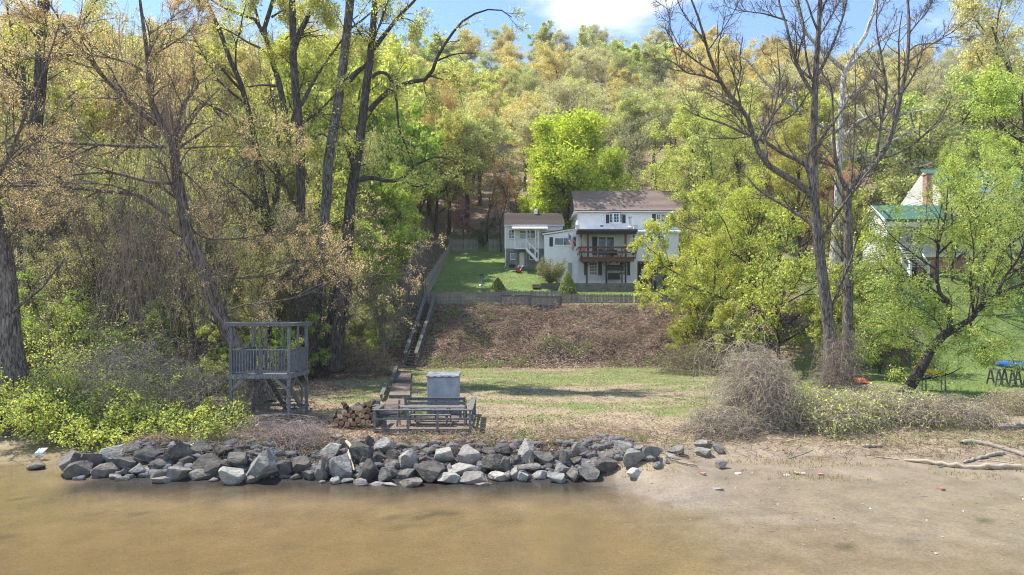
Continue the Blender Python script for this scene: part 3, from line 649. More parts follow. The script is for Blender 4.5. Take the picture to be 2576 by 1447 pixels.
CN = {'d': 'dark-grey', 'g': 'mid-grey', 'l': 'light-grey', 'p': 'pale'}
CC = {'d': (0.12, 0.114, 0.104), 'g': (0.21, 0.202, 0.186), 'l': (0.33, 0.32, 0.298), 'p': (0.38, 0.36, 0.33)}
info = []
for xd, yd, w_, h_, c in rocks:
    yb = yd + h_ / 2
    hp = hit(xd, min(yb, 1238)); Y = hp[1]
    sx = w_ / F * Y / 2; sz = h_ / F * Y / 2; sy = min(max(0.55 * (sx + sz), 0.12), 0.55)
    Yc = Y + sy * 0.55
    ctr = P(xd, yd, Yc)
    sx *= Yc / Y; sz *= Yc / Y
    row = 'at waterline' if ctr[2] - sz < 0.22 else ('on top edge' if Y > 23.3 else 'midway up')
    shp = 'flat' if w_ > 2.2 * h_ else ('tall' if h_ > 1.1 * w_ else ('long' if w_ > 1.6 * h_ else 'blocky'))
    size = 'small' if max(w_, h_) < 22 else ('large' if max(w_, h_) > 46 else 'medium')
    info.append([xd, yd, (size, CN[c], shp, row, land(xd)), ctr, (sx, sy, sz), c, w_])
groups = {}
for i, r in enumerate(info): groups.setdefault(r[2], []).append(i)
lab = {}
for kk, v in groups.items():
    v.sort(key=lambda i: info[i][0]); s_, c_, h_, ro, la = kk
    for j, i in enumerate(v):
        lab[i] = f"{s_} {c_} {h_} rock {ro} {la}" + ('' if len(v) == 1 else f", {ORD[j]} of {('two', 'three', 'four', 'five', 'six', 'seven')[len(v) - 2]} from left")
for i, (xd, yd, kk, ctr, (sx, sy, sz), c, w_) in enumerate(info):
    v, f = rock_shape(rs, 5 if w_ > 66 else 4 if w_ > 26 else 3)
    v = v * np.array([sx, sy, sz]) * 1.03
    v[:, 2] -= 0.02
    o = link('boulder', mesh_np('boulder', v, f, ROCK), None, np.array(CC[c]) * rs.uniform(0.7, 1.25) * np.array([1 + rs.uniform(-.02, .09), 1 + rs.uniform(-.02, .04), 1]), loc=tuple(ctr))
    o.data.polygons.foreach_set('use_smooth', np.zeros(len(f), bool))
    props(o, lab[i], 'rock', 'rip-rap rocks along the river bank')
# smaller rubble wedged between them
V = []; Fc = []; kq = 0
for j in range(520):
    x_ = rs.uniform(-14, 4.2); y_ = rs.uniform(21.9, 24.0); s_ = rs.uniform(0.05, 0.2)
    if x_ > 2.6: y_ += 0.3
    v, f = rock_shape(rs, 2, 10); v = v * s_ * np.array([1.2, 0.9, 0.7]) + np.array([x_, y_, g1(x_, y_) + 0.02])
    V.append(v); Fc.append(f + kq); kq += len(v)
o = link('rubble', mesh_np('rubble', np.concatenate(V), np.concatenate(Fc), ROCK), None, (0.17, 0.17, 0.18)); o['kind'] = 'stuff'
# ------------------------------------------------------------------ made things: materials
M = {}
M['siding'] = mat('white_siding', (0.82, 0.82, 0.82), 0.55, c2=(0.74, 0.74, 0.74), nscale=1.5)
M['cream'] = mat('cream_siding', (0.74, 0.72, 0.66), 0.55, c2=(0.64, 0.62, 0.57), nscale=1.5)
M['white'] = mat('white_paint', (0.8, 0.8, 0.8), 0.45)
M['shutter'] = mat('dark_shutter', (0.03, 0.035, 0.045), 0.6)
M['shingle'] = mat('brown_shingle', (0.26, 0.19, 0.165), 0.9, c2=(0.17, 0.12, 0.105), nscale=7, bump=0.5, bscale=14, stretch=(1, 3, 3))
M['darkshingle'] = mat('dark_shingle', (0.105, 0.08, 0.072), 0.9, c2=(0.06, 0.048, 0.045), nscale=7, bump=0.5, bscale=14, stretch=(1, 3, 3))
M['found'] = mat('foundation', (0.24, 0.23, 0.22), 0.9, c2=(0.16, 0.155, 0.15), nscale=3)
M['deck'] = mat('stained_wood', (0.135, 0.062, 0.028), 0.65, c2=(0.09, 0.04, 0.02), nscale=5, stretch=(1, 1, 6))
M['darkwood'] = mat('dark_wood', (0.035, 0.027, 0.022), 0.8)
M['fence'] = mat('weathered_picket', (0.35, 0.31, 0.27), 0.9, c2=(0.19, 0.165, 0.145), nscale=4, stretch=(4, 4, 1))
M['grey'] = mat('grey_painted_wood', (0.21, 0.215, 0.22), 0.85, c2=(0.085, 0.085, 0.088), nscale=9, stretch=(3, 3, 1), bump=0.3)
M['bench'] = mat('silvered_wood', (0.19, 0.18, 0.165), 0.9, c2=(0.085, 0.08, 0.07), nscale=9, stretch=(1, 3, 3), bump=0.3)
M['plank'] = mat('brown_plank', (0.25, 0.195, 0.155), 0.85, c2=(0.16, 0.12, 0.095), nscale=6, stretch=(1, 5, 5))
M['metal'] = mat('galvanised', (0.5, 0.5, 0.5), 0.35, metal=0.8)
M['black'] = mat('black_metal', (0.015, 0.015, 0.017), 0.5)
M['plastic'] = mat('grey_plastic', (0.33, 0.345, 0.37), 0.6, c2=(0.22, 0.23, 0.25), nscale=2.2, stretch=(1, 1, 0.8))
M['stone'] = mat('flagstone', (0.25, 0.235, 0.21), 0.9, c2=(0.14, 0.13, 0.12), nscale=3, bump=0.6)
M['logend'] = mat('sawn_end', (0.56, 0.43, 0.30), 0.8, c2=(0.40, 0.27, 0.16), nscale=6)
M['logendb'] = mat('sawn_end_brown', (0.36, 0.22, 0.12), 0.8, c2=(0.22, 0.13, 0.07), nscale=6)
M['heart'] = mat('heartwood', (0.16, 0.08, 0.04), 0.85, c2=(0.3, 0.18, 0.1), nscale=8)
M['green'] = mat('green_metal_roof', (0.06, 0.15, 0.12), 0.6, spec=0.5)
M['brick'] = mat('red_brick', (0.34, 0.13, 0.09), 0.9, c2=(0.45, 0.3, 0.25), nscale=5)
M['blue'] = mat('blue_hull', (0.02, 0.16, 0.55), 0.35, c2=(0.08, 0.10, 0.45), nscale=1.0)
M['yellow'] = mat('yellow_hull', (0.72, 0.45, 0.01), 0.4)
M['drift'] = mat('bleached_wood', (0.38, 0.32, 0.25), 0.9, c2=(0.26, 0.22, 0.18), nscale=5, stretch=(1, 6, 6), bump=0.3)
M['driftpale'] = mat('pale_driftwood', (0.50, 0.42, 0.30), 0.9, c2=(0.36, 0.28, 0.19), nscale=5, stretch=(1, 6, 6))
def glass():
    m = bpy.data.materials.new('window_glass'); m.use_nodes = True; b = m.node_tree.nodes['Principled BSDF']
    b.inputs['Base Color'].default_value = (0.035, 0.045, 0.06, 1); b.inputs['Roughness'].default_value = 0.06; b.inputs['Specular IOR Level'].default_value = 0.9; return m
M['glass'] = glass()

def siding(parent, x0, x1, z0, z1, Y, m, side=None, course=0.2, name='siding'):
    """lap boards; side None: wall facing -Y at Y; 'L': wall facing -X at x = Y spanning y from x0 to x1"""
    b = MB(); n = max(1, int(round((z1 - z0) / course))); c = (z1 - z0) / n
    for i in range(n):
        a = z0 + i * c
        if side is None: b.add([(x0, Y - 0.035, a), (x1, Y - 0.035, a), (x1, Y - 0.002, a + c), (x0, Y - 0.002, a + c), (x0, Y, a), (x1, Y, a)], [(0, 1, 2, 3), (4, 5, 1, 0)])
        else: b.add([(Y - 0.035, x1, a), (Y - 0.035, x0, a), (Y - 0.002, x0, a + c), (Y - 0.002, x1, a + c), (Y, x1, a), (Y, x0, a)], [(0, 1, 2, 3), (4, 5, 1, 0)])
    o = b.part(name, m, parent); o['kind'] = 'stuff'; return o
def window(parent, x0, x1, z0, z1, Y, nx=1, nz=1, fw=0.07, name='window', sill=True, bar=0.03):
    b = MB()
    b.box((x0 - fw, Y - 0.07, z0), (x0, Y, z1)); b.box((x1, Y - 0.07, z0), (x1 + fw, Y, z1))
    b.box((x0 - fw, Y - 0.075, z1), (x1 + fw, Y, z1 + fw)); b.box((x0 - fw, Y - 0.075, z0 - fw), (x1 + fw, Y, z0))
    f = b.part(name, M['white'], parent)
    g_ = MB(); g_.box((x0, Y - 0.045, z0), (x1, Y - 0.03, z1)); g_.part('pane', M['glass'], f)
    if nx * nz > 1:
        k = MB()
        for i in range(1, nx): xx = x0 + (x1 - x0) * i / nx; k.box((xx - bar / 2, Y - 0.062, z0), (xx + bar / 2, Y - 0.045, z1))
        for i in range(1, nz): zz_ = z0 + (z1 - z0) * i / nz; k.box((x0, Y - 0.064, zz_ - bar / 2), (x1, Y - 0.046, zz_ + bar / 2))
        k.part('glazing_bars', M['white'], f)
    if sill: s_ = MB(); s_.box((x0 - fw - 0.03, Y - 0.11, z0 - fw - 0.04), (x1 + fw + 0.03, Y - 0.001, z0 - fw)); s_.part('sill', M['white'], f)
    return f
def shutter(parent, x0, x1, z0, z1, Y):
    b = MB(); b.box((x0, Y - 0.055, z0), (x1, Y - 0.024, z1)); o = b.part('shutter', M['shutter'], parent)
    k = MB(); n = int((z1 - z0) / 0.09)
    for i in range(n): a = z0 + 0.05 + i * (z1 - z0 - 0.1) / n; k.box((x0 + 0.04, Y - 0.066, a), (x1 - 0.04, Y - 0.055, a + 0.03))
    k.part('louvres', M['shutter'], o); return o
def hx(z, Y): return (1226.4 + z * 0.26086 - 1288) / F * Y
def hz(z, Y): return CAMZ - (440.25 + z * 0.26086 - HOR) / F * Y
def roof(parent, x0, x1, ye, ze, yr, zr, m, name='roof', th=0.12, back=None):
    """front slope from the eave (ye, ze) to the ridge (yr, zr), courses of shingle with real edges, plus the rear slope"""
    b = MB(); n = max(3, int(math.hypot(yr - ye, zr - ze) / 0.26))
    for i in range(n):
        a, c = i / n, (i + 1) / n
        ya, za, yc, zc = ye + (yr - ye) * a, ze + (zr - ze) * a, ye + (yr - ye) * c, ze + (zr - ze) * c
        b.add([(x0, ya - 0.01, za + th + 0.03), (x1, ya - 0.01, za + th + 0.03), (x1, yc, zc + th), (x0, yc, zc + th), (x0, ya, za + th), (x1, ya, za + th)], [(0, 1, 2, 3), (4, 5, 1, 0)])
    o = b.part(name + '', m, parent)
    s = MB(); zb = ze if back is None else back[1]; yb = 2 * yr - ye if back is None else back[0]
    s.prismx([(ye, ze), (ye, ze + th - 0.003), (yr, zr + th - 0.003), (yb, zb + th - 0.003), (yb, zb), (yr, zr - 0.01)], x0, x1)
    s.part('roof_deck', m, o)
    return o

# ------------------------------------------------------------------ the white house on the terrace
YW = 72.0
house = thing('house', 'long white clapboard house with brown roof and covered balcony', 'house', (8.0, 74.0, 8.0))
YU = 73.4
x0, x1 = hx(868, YU), hx(1840, YU)
b = MB(); b.box((x0, YU, hz(545, YU)), (x1, 79.6, hz(349, YU))); b.part('upper_walls', M['siding'], house)
yr_, ye_ = 76.5, YU - 0.45
roof(house, hx(836, YU), hx(1880, YU), ye_, hz(352, ye_), yr_, hz(163, yr_), M['shingle'])
g_ = MB(); g_.prismx([(YU, hz(351, YU)), (76.5, hz(172, 76.5)), (79.6, hz(351, YU))], x0 + 0.001, x0 + 0.1); g_.part('gable_wall', M['siding'], house)
s_ = MB(); s_.box((hx(836, ye_), ye_ - 0.02, hz(356, ye_)), (hx(1880, ye_), ye_ + 0.1, hz(350, ye_) + 0.02)); s_.part('gutter', M['white'], house)
s_ = MB(); s_.box((hx(836, ye_), ye_ + 0.1, hz(356, ye_)), (hx(868, YU), 79.4, hz(356, ye_) + 0.05)); s_.part('eave_soffit', M['white'], house)
siding(house, x0 + 0.08, x1 - 0.08, hz(522, YU), hz(360, YU), YU, M['siding'])
for xx in (x0, x1 - 0.09): c_ = MB(); c_.box((xx, YU - 0.03, hz(522, YU)), (xx + 0.09, YU + 0.02, hz(358, YU))); c_.part('corner_board', M['white'], house)
d = MB(); d.cyl((hx(1830, YU), YU - 0.08, hz(358, YU)), (hx(1830, YU), YU - 0.08, hz(522, YU)), 0.045, n=8); d.part('downpipe', M['white'], house)
# bay window
bay = MB(); zt, zb_ = hz(374, YU), hz(468, YU)
prof = [(hx(1177, YU), YU), (hx(1204, YU), YU - 0.32), (hx(1272, YU), YU - 0.32), (hx(1297, YU), YU)]
vv = [(x, y, zb_) for x, y in prof] + [(x, y, zt) for x, y in prof] + [(hx(1225, YU), YU - 0.02, hz(508, YU)), (hx(1250, YU), YU - 0.02, hz(508, YU))] + [((prof[0][0]), YU, zt + 0.12), (prof[3][0], YU, zt + 0.12)]
bay.add(vv, [(0, 1, 5, 4), (1, 2, 6, 5), (2, 3, 7, 6), (4, 5, 10), (5, 6, 11, 10), (6, 7, 11), (0, 8, 1), (1, 8, 9, 2), (2, 9, 3)])
bw = bay.part('bay_window', M['white'], house)
for (xa, ya), (xb, yb) in zip(prof[:-1], prof[1:]):
    d_ = Vector((xb - xa, yb - ya, 0)); nn = Vector((d_.y, -d_.x, 0)).normalized(); nn = nn if nn.y < 0 else -nn
    g_ = MB(); a = Vector((xa, ya, 0)) + d_ * 0.18 + nn * 0.01; c_ = Vector((xa, ya, 0)) + d_ * 0.82 + nn * 0.01
    g_.add([(a.x, a.y, zb_ + 0.12), (c_.x, c_.y, zb_ + 0.12), (c_.x, c_.y, zt - 0.08), (a.x, a.y, zt - 0.08)], [(0, 1, 2, 3)]); g_.part('pane', M['glass'], bw)
    k = MB(); mid = (a + c_) / 2 + nn * 0.008
    k.beam((mid.x, mid.y, zb_ + 0.12), (mid.x, mid.y, zt - 0.08), 0.025, 0.012)
    for q in (0.33, 0.66): zz_ = zb_ + 0.12 + (zt - zb_ - 0.2) * q; k.beam((a.x, a.y - 0.012, zz_), (c_.x, c_.y - 0.012, zz_), 0.012, 0.025)
    k.part('glazing_bars', M['white'], bw)
shutter(house, hx(1142, YU), hx(1173, YU), hz(467, YU), hz(383, YU), YU); shutter(house, hx(1299, YU), hx(1331, YU), hz(467, YU), hz(383, YU), YU)
for a, c_ in ((1632, 1660), (1676, 1706), (1722, 1752)): window(house, hx(a, YU), hx(c_, YU), hz(452, YU), hz(384, YU), YU - 0.02, 2, 3, 0.055)
shutter(house, hx(1587, YU), hx(1621, YU), hz(460, YU), hz(377, YU), YU); shutter(house, hx(1762, YU), hx(1796, YU), hz(460, YU), hz(377, YU), YU)
v_ = MB(); v_.box((hx(1088, YU), YU - 0.06, hz(499, YU)), (hx(1116, YU), YU - 0.02, hz(487, YU))); v_.part('wall_vent', M['shutter'], house)
ap = MB(); yy = 75.2; ap.beam((hx(1402, yy), yy, hz(245, yy)), (hx(1402, yy), yy - 0.9, hz(312, yy - .9)), 0.06, 0.06); ap.beam((hx(1402, yy), yy - 0.9, hz(312, yy - .9)), (hx(1441, yy), yy - 0.9, hz(312, yy - .9)), 0.05, 0.05); ap.part('roof_pipe', M['darkwood'], house)
# lean-to wing on the left
xa, xb = hx(547, YW), hx(868, YW)
zl_, zr_ = hz(572, YW), hz(519, YW)
b = MB(); b.prism([(xa, 7.4), (xb, 7.4), (xb, zr_ - 0.12), (xa, zl_ - 0.12)], YW, 76); b.part('wing_walls', M['siding'], house)
siding(house, xa + .05, xb - .02, 8.0, hz(578, YW), YW, M['siding'])
t_ = MB(); t_.prism([(xa - 0.25, zl_ - 0.1), (xb, zr_ - 0.1), (xb, zr_ + 0.06), (xa - 0.25, zl_ + 0.06)], YW - 0.2, YW - 0.12); t_.part('rake_board', M['white'], house)
t_ = MB(); t_.prism([(xa - 0.3, zl_ + 0.062), (xb, zr_ + 0.062), (xb, zr_ + 0.14), (xa - 0.3, zl_ + 0.14)], YW - 0.25, 73.3); t_.part('wing_roof', M['darkshingle'], house)
d = MB(); d.cyl((xa + 0.03, YW - 0.08, hz(580, YW)), (xa + 0.03, YW - 0.08, hz(800, YW)), 0.045, n=8); d.part('downpipe', M['white'], house)
window(house, hx(650, YW), hx(815, YW), hz(675, YW), hz(612, YW), YW - 0.02, 2, 1, 0.08, bar=0.06)
shutter(house, hx(597, YW), hx(631, YW), hz(690, YW), hz(601, YW), YW); shutter(house, hx(818 + 9, YW), hx(852, YW), hz(690, YW), hz(601, YW), YW)
dr = MB(); dr.box((hx(768, YW), YW - 0.05, 7.9), (hx(830, YW), YW - 0.023, hz(835, YW))); dd = dr.part('side_door', M['white'], house)
g_ = MB(); g_.box((hx(776, YW), YW - 0.06, hz(980, YW)), (hx(816, YW), YW - 0.051, hz(850, YW))); g_.part('pane', M['glass'], dd)
# centre block
xc0, xc1 = hx(868, YW), hx(1440, YW); YC = YW - 0.25
b = MB(); b.box((xc0, YC, 7.4), (xc1, 76, hz(530, YW))); b.part('centre_walls', M['siding'], house)
siding(house, xc0 + 0.06, xc1 - 0.06, hz(1018, YC), hz(545, YC), YC, M['siding'])
for xx in (xc0, xc1 - 0.07): c_ = MB(); c_.box((xx, YC - 0.035, hz(1040, YC)), (xx + 0.07, YC + 0.02, hz(545, YC))); c_.part('corner_board', M['white'], house)
window(house, hx(983, YC), hx(1053, YC), hz(962, YC), hz(845, YC), YC - 0.02, 3, 4, 0.07)
window(house, hx(1275, YC), hx(1325, YC), hz(962, YC), hz(845, YC), YC - 0.02, 2, 4, 0.06)
for a, c_ in ((932, 962), (1067, 1103), (1347, 1374)): shutter(house, hx(a, YC), hx(c_, YC), hz(968, YC), hz(838, YC), YC)
sd = window(house, hx(1068, YC), hx(1218, YC), hz(772, YC), hz(602, YC), YC - 0.02, 2, 1, 0.09, name='sliding_door', sill=False, bar=0.09)
dk = MB(); dk.box((hx(1010, YC), YC - 0.06, hz(775, YC)), (hx(1061, YC), YC - 0.024, hz(597, YC))); dk.part('screen_door', M['black'], house)
# right block
YR = YW + 0.4; xr0, xr1 = xc1 + 0.001, hx(1842, YR)
b = MB(); b.box((xr0, YR, hz(830, YR)), (xr1, 76, hz(540, YR))); b.part('right_walls', M['siding'], house)
siding(house, xr0 + 0.02, xr1 - 0.05, hz(825, YR), hz(560, YR), YR, M['siding'])
t_ = MB(); t_.prismx([(YR - 0.5, hz(560, YR)), (YR - 0.5, hz(548, YR)), (YU - 0.03, hz(521, YU)), (YU - 0.03, hz(545, YU))], xr0, xr1 + 0.2); t_.part('shed_roof', M['white'], house)
for a, c_, n_ in ((1512, 1590, 2), (1640, 1700, 2)): window(house, hx(a, YR), hx(c_, YR), hz(642, YR), hz(588, YR), YR - 0.02, n_, 1, 0.06)
b = MB(); b.box((xr0, 75.0, 7.3), (xr1, 76, hz(830, YR))); b.part('undercroft_wall', mat('dark_brick', (0.09, 0.06, 0.05), 0.9), house)
for a in (1600, 1740, 1836): t_ = MB(); t_.box((hx(a, YR) - 0.08, YR + 0.1, 7.3), (hx(a, YR) + 0.08, YR + 0.26, hz(830, YR))); t_.part('post', M['found'], house)
dr = MB(); dr.box((hx(1625, 75), 74.93, 7.6), (hx(1690, 75), 74.99, hz(880, 75))); dr.part('basement_door', M['found'], house)
# covered balcony
bal = thing('balcony', 'brown stained balcony with dark flat roof on the front of the white house', 'balcony', (7.0, 70.5, 8.0))
YB = 69.4
rf = MB(); rf.box((hx(872, YB), YB, hz(548, YB)), (hx(1447, YB), YC - 0.03, hz(522, YB))); rf.box((hx(880, YB), YB + 0.1, hz(570, YB)), (hx(1440, YB), YB + 0.25, hz(548, YB) - 0.002)); rr_ = rf.part('roof', M['darkwood'], bal)
tr_ = MB(); 
for i in range(24): xx = hx(876 + i * 24, YB); tr_.box((xx, YB - 0.02, hz(522, YB) + 0.002), (xx + 0.03, YC - 0.3, hz(522, YB) + 0.05))
tr_.part('roof_ribs', M['metal'], rr_)
for i, z_ in enumerate((524, 537)): t_ = MB(); t_.box((hx(870, YB), YB - 0.05 + 0.02 * i, hz(z_ + 11, YB)), (hx(1449, YB), YB - 0.003, hz(z_, YB))); t_.part('fascia_board', M['darkwood'] if i else M['bench'], rr_)
fl = MB(); fl.box((hx(908, YB), YB + 0.03, hz(806, YB)), (hx(1412, YB), YC - 0.03, hz(800, YB))); fl.part('floor', M['deck'], bal)
t_ = MB(); t_.box((hx(905, YB), YB - 0.03, hz(835, YB)), (hx(1415, YB), YB + 0.029, hz(801, YB))); t_.part('rim_board', M['deck'], bal)
for i in range(9): xx = hx(930 + i * 57, YB); t_ = MB(); t_.box((xx, YB + 0.03, hz(832, YB)), (xx + 0.05, YC - 0.05, hz(807, YB))); t_.part('joist', M['darkwood'], bal)
for z_ in (690, 737, 790): # flared rails, wider at the top
    k = (800 - z_) / 110.0; xl, xr = 905 - 30 * k, 1415 + 26 * k; yb = YB - 0.05 - 0.3 * k
    t_ = MB(); t_.box((hx(xl, YB), yb - 0.04, hz(z_ + 18, yb)), (hx(xr, YB), yb, hz(z_, yb))); t_.part('rail', M['deck'], bal)
    for e, xx in ((-1, hx(xl, YB)), (1, hx(xr, YB))): t_ = MB(); t_.box((xx - 0.02, yb + 0.001, hz(z_ + 18, yb)), (xx + 0.02, YC - 0.06, hz(z_, yb))); t_.part('side_rail', M['deck'], bal)
for i in range(5):
    q = i / 4; xt, xb_ = 880 + 555 * q, 906 + 506 * q
    for s in (-8, 8):
        t_ = MB(); t_.beam((hx(xb_ + s, YB), YB - 0.06, hz(812, YB)), (hx(xt + s, YB), YB - 0.42, hz(690, YB - .35)), 0.07, 0.05); t_.part('rail_post', M['deck'], bal)
for a in (969, 1333): t_ = MB(); t_.box((hx(a - 9, YB + .4), YB + 0.4, hz(800, YB + .4)), (hx(a + 9, YB + .4), YB + 0.62, hz(570, YB + .4))); t_.part('upper_post', M['deck'], bal)
for a in (962, 1150, 1337):
    zb_ = hz(1043, YB + .3); t_ = MB(); t_.box((hx(a - 7, YB), YB + 0.3, zb_), (hx(a + 7, YB), YB + 0.46, hz(836, YB))); t_.part('lower_post', M['darkwood'], bal)
    for s in (-1, 1): t_ = MB(); t_.beam((hx(a, YB), YB + 0.38, hz(885, YB)), (hx(a + 42 * s, YB), YB + 0.38, hz(836, YB)), 0.06, 0.06); t_.part('brace', M['darkwood'], bal)
for i, a in enumerate((905, 1413)):
    lp = thing('lamp_post', ('left' if i == 0 else 'right') + ' black lantern post at the balcony corner under the dark roof', 'lantern', (hx(a, YB), YB + 0.15, hz(800, YB)), 'lantern posts at the balcony corners')
    t_ = MB(); t_.cyl((hx(a, YB), YB + 0.15, hz(800, YB)), (hx(a, YB), YB + 0.15, hz(604, YB)), 0.03); t_.part('pole', M['black'], lp)
    t_ = MB(); t_.lathe((hx(a, YB), YB + 0.15, hz(604, YB)), [(0.03, 0), (0.08, 0.05), (0.09, 0.22), (0.1, 0.24), (0.02, 0.34)], 8); t_.part('lantern', M['black'], lp)
# furniture on the balcony
def chair(x, y, z, m, label, face=1):
    t = thing('patio_chair', label, 'chair', (x, y, z), 'chairs on the balcony')
    s = MB(); s.box((x - .25, y - .25, z + .42), (x + .25, y + .25, z + .46)); s.part('seat', m, t)
    s = MB(); s.beam((x, y + .24 * face, z + .46), (x, y + .34 * face, z + 1.0), 0.5, 0.03, (0, 1, 0)); s.part('backrest', m, t)
    for i in (-1, 1):
        for j in (-1, 1): s = MB(); s.beam((x + .23 * i, y + .23 * j, z + .42), (x + .3 * i, y + .28 * j, z), 0.035, 0.035); s.part('leg', m, t)
        s = MB(); s.box((x + .25 * i - .03, y - .25, z + .64), (x + .25 * i + .03, y + .27, z + .67)); s.part('armrest', m, t)
zf = hz(800, YB)
chair(hx(1105, YB) , YB + 0.9, zf, M['black'], 'black patio chair left of the balcony table before the glass door')
chair(hx(1190, YB), YB + 1.5, zf, M['black'], 'black patio chair behind the balcony table, nearer the glass door')
chair(hx(1255, YB), YB + 1.5, zf, M['black'], 'black patio chair behind the balcony table, right of the glass door')
chair(hx(1350, YB), YB + 0.6, zf, M['white'], 'white folding chair at the right end of the balcony')
tb = thing('patio_table', 'dark round patio table in the middle of the balcony', 'table', (hx(1215, YB), YB + 1.0, zf))
s = MB(); s.cyl((hx(1215, YB), YB + 1, zf + .7), (hx(1215, YB), YB + 1, zf + .74), 0.55, n=20); s.part('tabletop', M['black'], tb)
s = MB(); s.cyl((hx(1215, YB), YB + 1, zf), (hx(1215, YB), YB + 1, zf + .7), 0.05); s.cyl((hx(1215, YB), YB + 1, zf), (hx(1215, YB), YB + 1, zf + .04), 0.3, n=14); s.part('pedestal', M['black'], tb)
pt = thing('flower_pot', 'flower pot with red blooms on a stand at the left balcony corner', 'plant', (hx(930, YB), YB + .4, zf))
s = MB(); s.lathe((hx(930, YB), YB + .4, zf + .55), [(0.1, 0), (0.16, 0.2)], 10); s.part('pot', M['brick'], pt)
s = MB()
for i in range(3): a = i * 2.1; s.beam((hx(930, YB) + .22 * math.cos(a), YB + .4 + .22 * math.sin(a), zf), (hx(930, YB) + .06 * math.cos(a), YB + .4 + .06 * math.sin(a), zf + .55), .03, .03)
s.part('stand', M['black'], pt)
V, q, r = leaves(np.array([hx(930, YB), YB + .4, zf + .9]) + RS.normal(size=(160, 3)) * .1, 0.09, RS); part_np('blooms', V, q, LEAF, pt, rnd=r, color=(0.5, 0.03, 0.05))
# metal flue and kitchen vents on the flat roof
fu = thing('flue_pipe', 'tall galvanised flue pipe with rain cap above the balcony roof', 'flue', (hx(1375, 71), 71, hz(512, 71)))
s = MB(); s.lathe((hx(1375, 71), 71, hz(515, 71)), [(0.3, 0), (0.3, 0.1), (0.16, 0.22), (0.15, 0.4)], 14); s.part('base', M['white'], fu)
s = MB(); s.cyl((hx(1375, 71), 71, hz(480, 71)), (hx(1375, 71), 71, hz(412, 71)), 0.13, n=14); s.part('pipe', M['metal'], fu)
s = MB(); s.lathe((hx(1375, 71), 71, hz(415, 71)), [(0.2, 0), (0.21, 0.05), (0.19, 0.14), (0.03, 0.17)], 14); s.part('cap', M['metal'], fu)
for i, a in enumerate((868, 1428)):
    s = MB(); s.box((hx(a - 18, 70), 69.9, hz(522, 70)), (hx(a + 18, 70), 70.4, hz(490, 70))); s.box((hx(a - 23, 70), 69.85, hz(490, 70) + .002), (hx(a + 23, 70), 70.45, hz(486, 70) + .01)); s.top('roof_box', M['white'], ('left' if i == 0 else 'right') + ' white capped box at the end of the balcony roof', 'vent', 'capped boxes on the balcony roof')
# flag
fg = thing('flag', 'American flag hanging from an angled pole at the left balcony corner', 'flag', (hx(875, 69), 69, hz(690, 69)))
pa, pb = (hx(880, 68.9), 68.9, hz(695, 68.9)), (hx(765, 68.4), 68.2, hz(540, 68.2))
s = MB(); s.beam(pa, pb, 0.035, 0.035); s.part('pole', M['white'], fg)
s = MB(); s.lathe(pb, [(0.02, -.03), (0.05, 0), (0.02, 0.05)], 8); s.part('finial', mat('gold', (0.6, 0.4, 0.1), 0.3, metal=0.8), fg)
def flagmat(nm, c): return mat(nm, c, 0.8)
nU, nV = 14, 26   # u along the hoist (13 stripes), v along the fly, which hangs down
def fp(u, v):
    tx, tz = hx(772, 68.3), hz(556, 68.3)
    bx = tx + u * 0.62 * (1 - 0.35 * v) + v * 0.30 + 0.05 * math.sin(9 * v + 3 * u); bz = tz - u * 0.68 * (1 - .5 * v) - v * 1.55
    return (bx, 68.3 + 0.16 * math.sin(7 * u + 4 * v), bz)
cl_, wh_, rd_ = MB(), MB(), MB()
for i in range(13):
    for j in range(nV):
        u0, u1 = i / 13, (i + 1) / 13; v0, v1 = j / nV, (j + 1) / nV
        qd = [fp(u0, v0), fp(u1, v0), fp(u1, v1), fp(u0, v1)]
        tgt = cl_ if (i < 7 and v0 < 0.4) else (rd_ if i % 2 == 0 else wh_)
        tgt.add(qd, [(0, 1, 2, 3)])
cl = cl_.part('canton', flagmat('flag_blue', (0.03, 0.04, 0.16)), fg); rd_.part('red_stripes', flagmat('flag_red', (0.5, 0.03, 0.05)), fg); wh_.part('white_stripes', flagmat('flag_white', (0.75, 0.75, 0.75)), fg)
st = MB()
for i in range(9):
    for j in range(11):
        if (i + j) % 2 == 0:
            c_ = Vector(fp((i + 1) / 10 * 7 / 13, (j + 1) / 12 * 0.4)); 
            pts = []
            for k in range(10): rr_ = 0.02 if k % 2 == 0 else 0.008; a = math.pi * k / 5 + math.pi / 2; pts.append((c_.x + rr_ * math.cos(a), c_.y - 0.01, c_.z + rr_ * math.sin(a)))
            st.add(pts, [tuple(range(10))])
st.part('stars', flagmat('flag_white', (0.75, 0.75, 0.75)), cl)
# stone patio under the balcony
pa_ = thing('stone_patio', 'raised patio of stacked flat grey stones below the brown balcony', 'patio', (7, 70, 7.6))
px0, px1 = hx(842, 68.3), hx(1470, 68.3); zt = hz(1043, 68.3)
s = MB(); s.box((px0 + 0.05, 68.38, 7.0), (px1 - 0.05, YC - 0.03, zt - 0.06)); s.part('core', M['found'], pa_)
s = MB(); s.box((px0, 68.25, zt - 0.058), (px1, YC - 0.031, zt)); s.part('slab_top', M['stone'], pa_)
rs = np.random.RandomState(3); zz_ = zt - 0.065; row = 0
while zz_ > 7.15:
    h_ = rs.uniform(0.07, 0.12); xx = px0
    while xx < px1 - 0.1:
        w_ = min(rs.uniform(0.25, 0.75), px1 - xx); j_ = rs.uniform(0, 0.07)
        s = MB(); s.box((xx + .008, 68.30 - j_, zz_ - h_ + .008), (xx + w_ - .008, 68.378, zz_)); s.part('stone', M['stone'], pa_)
        xx += w_
    zz_ -= h_
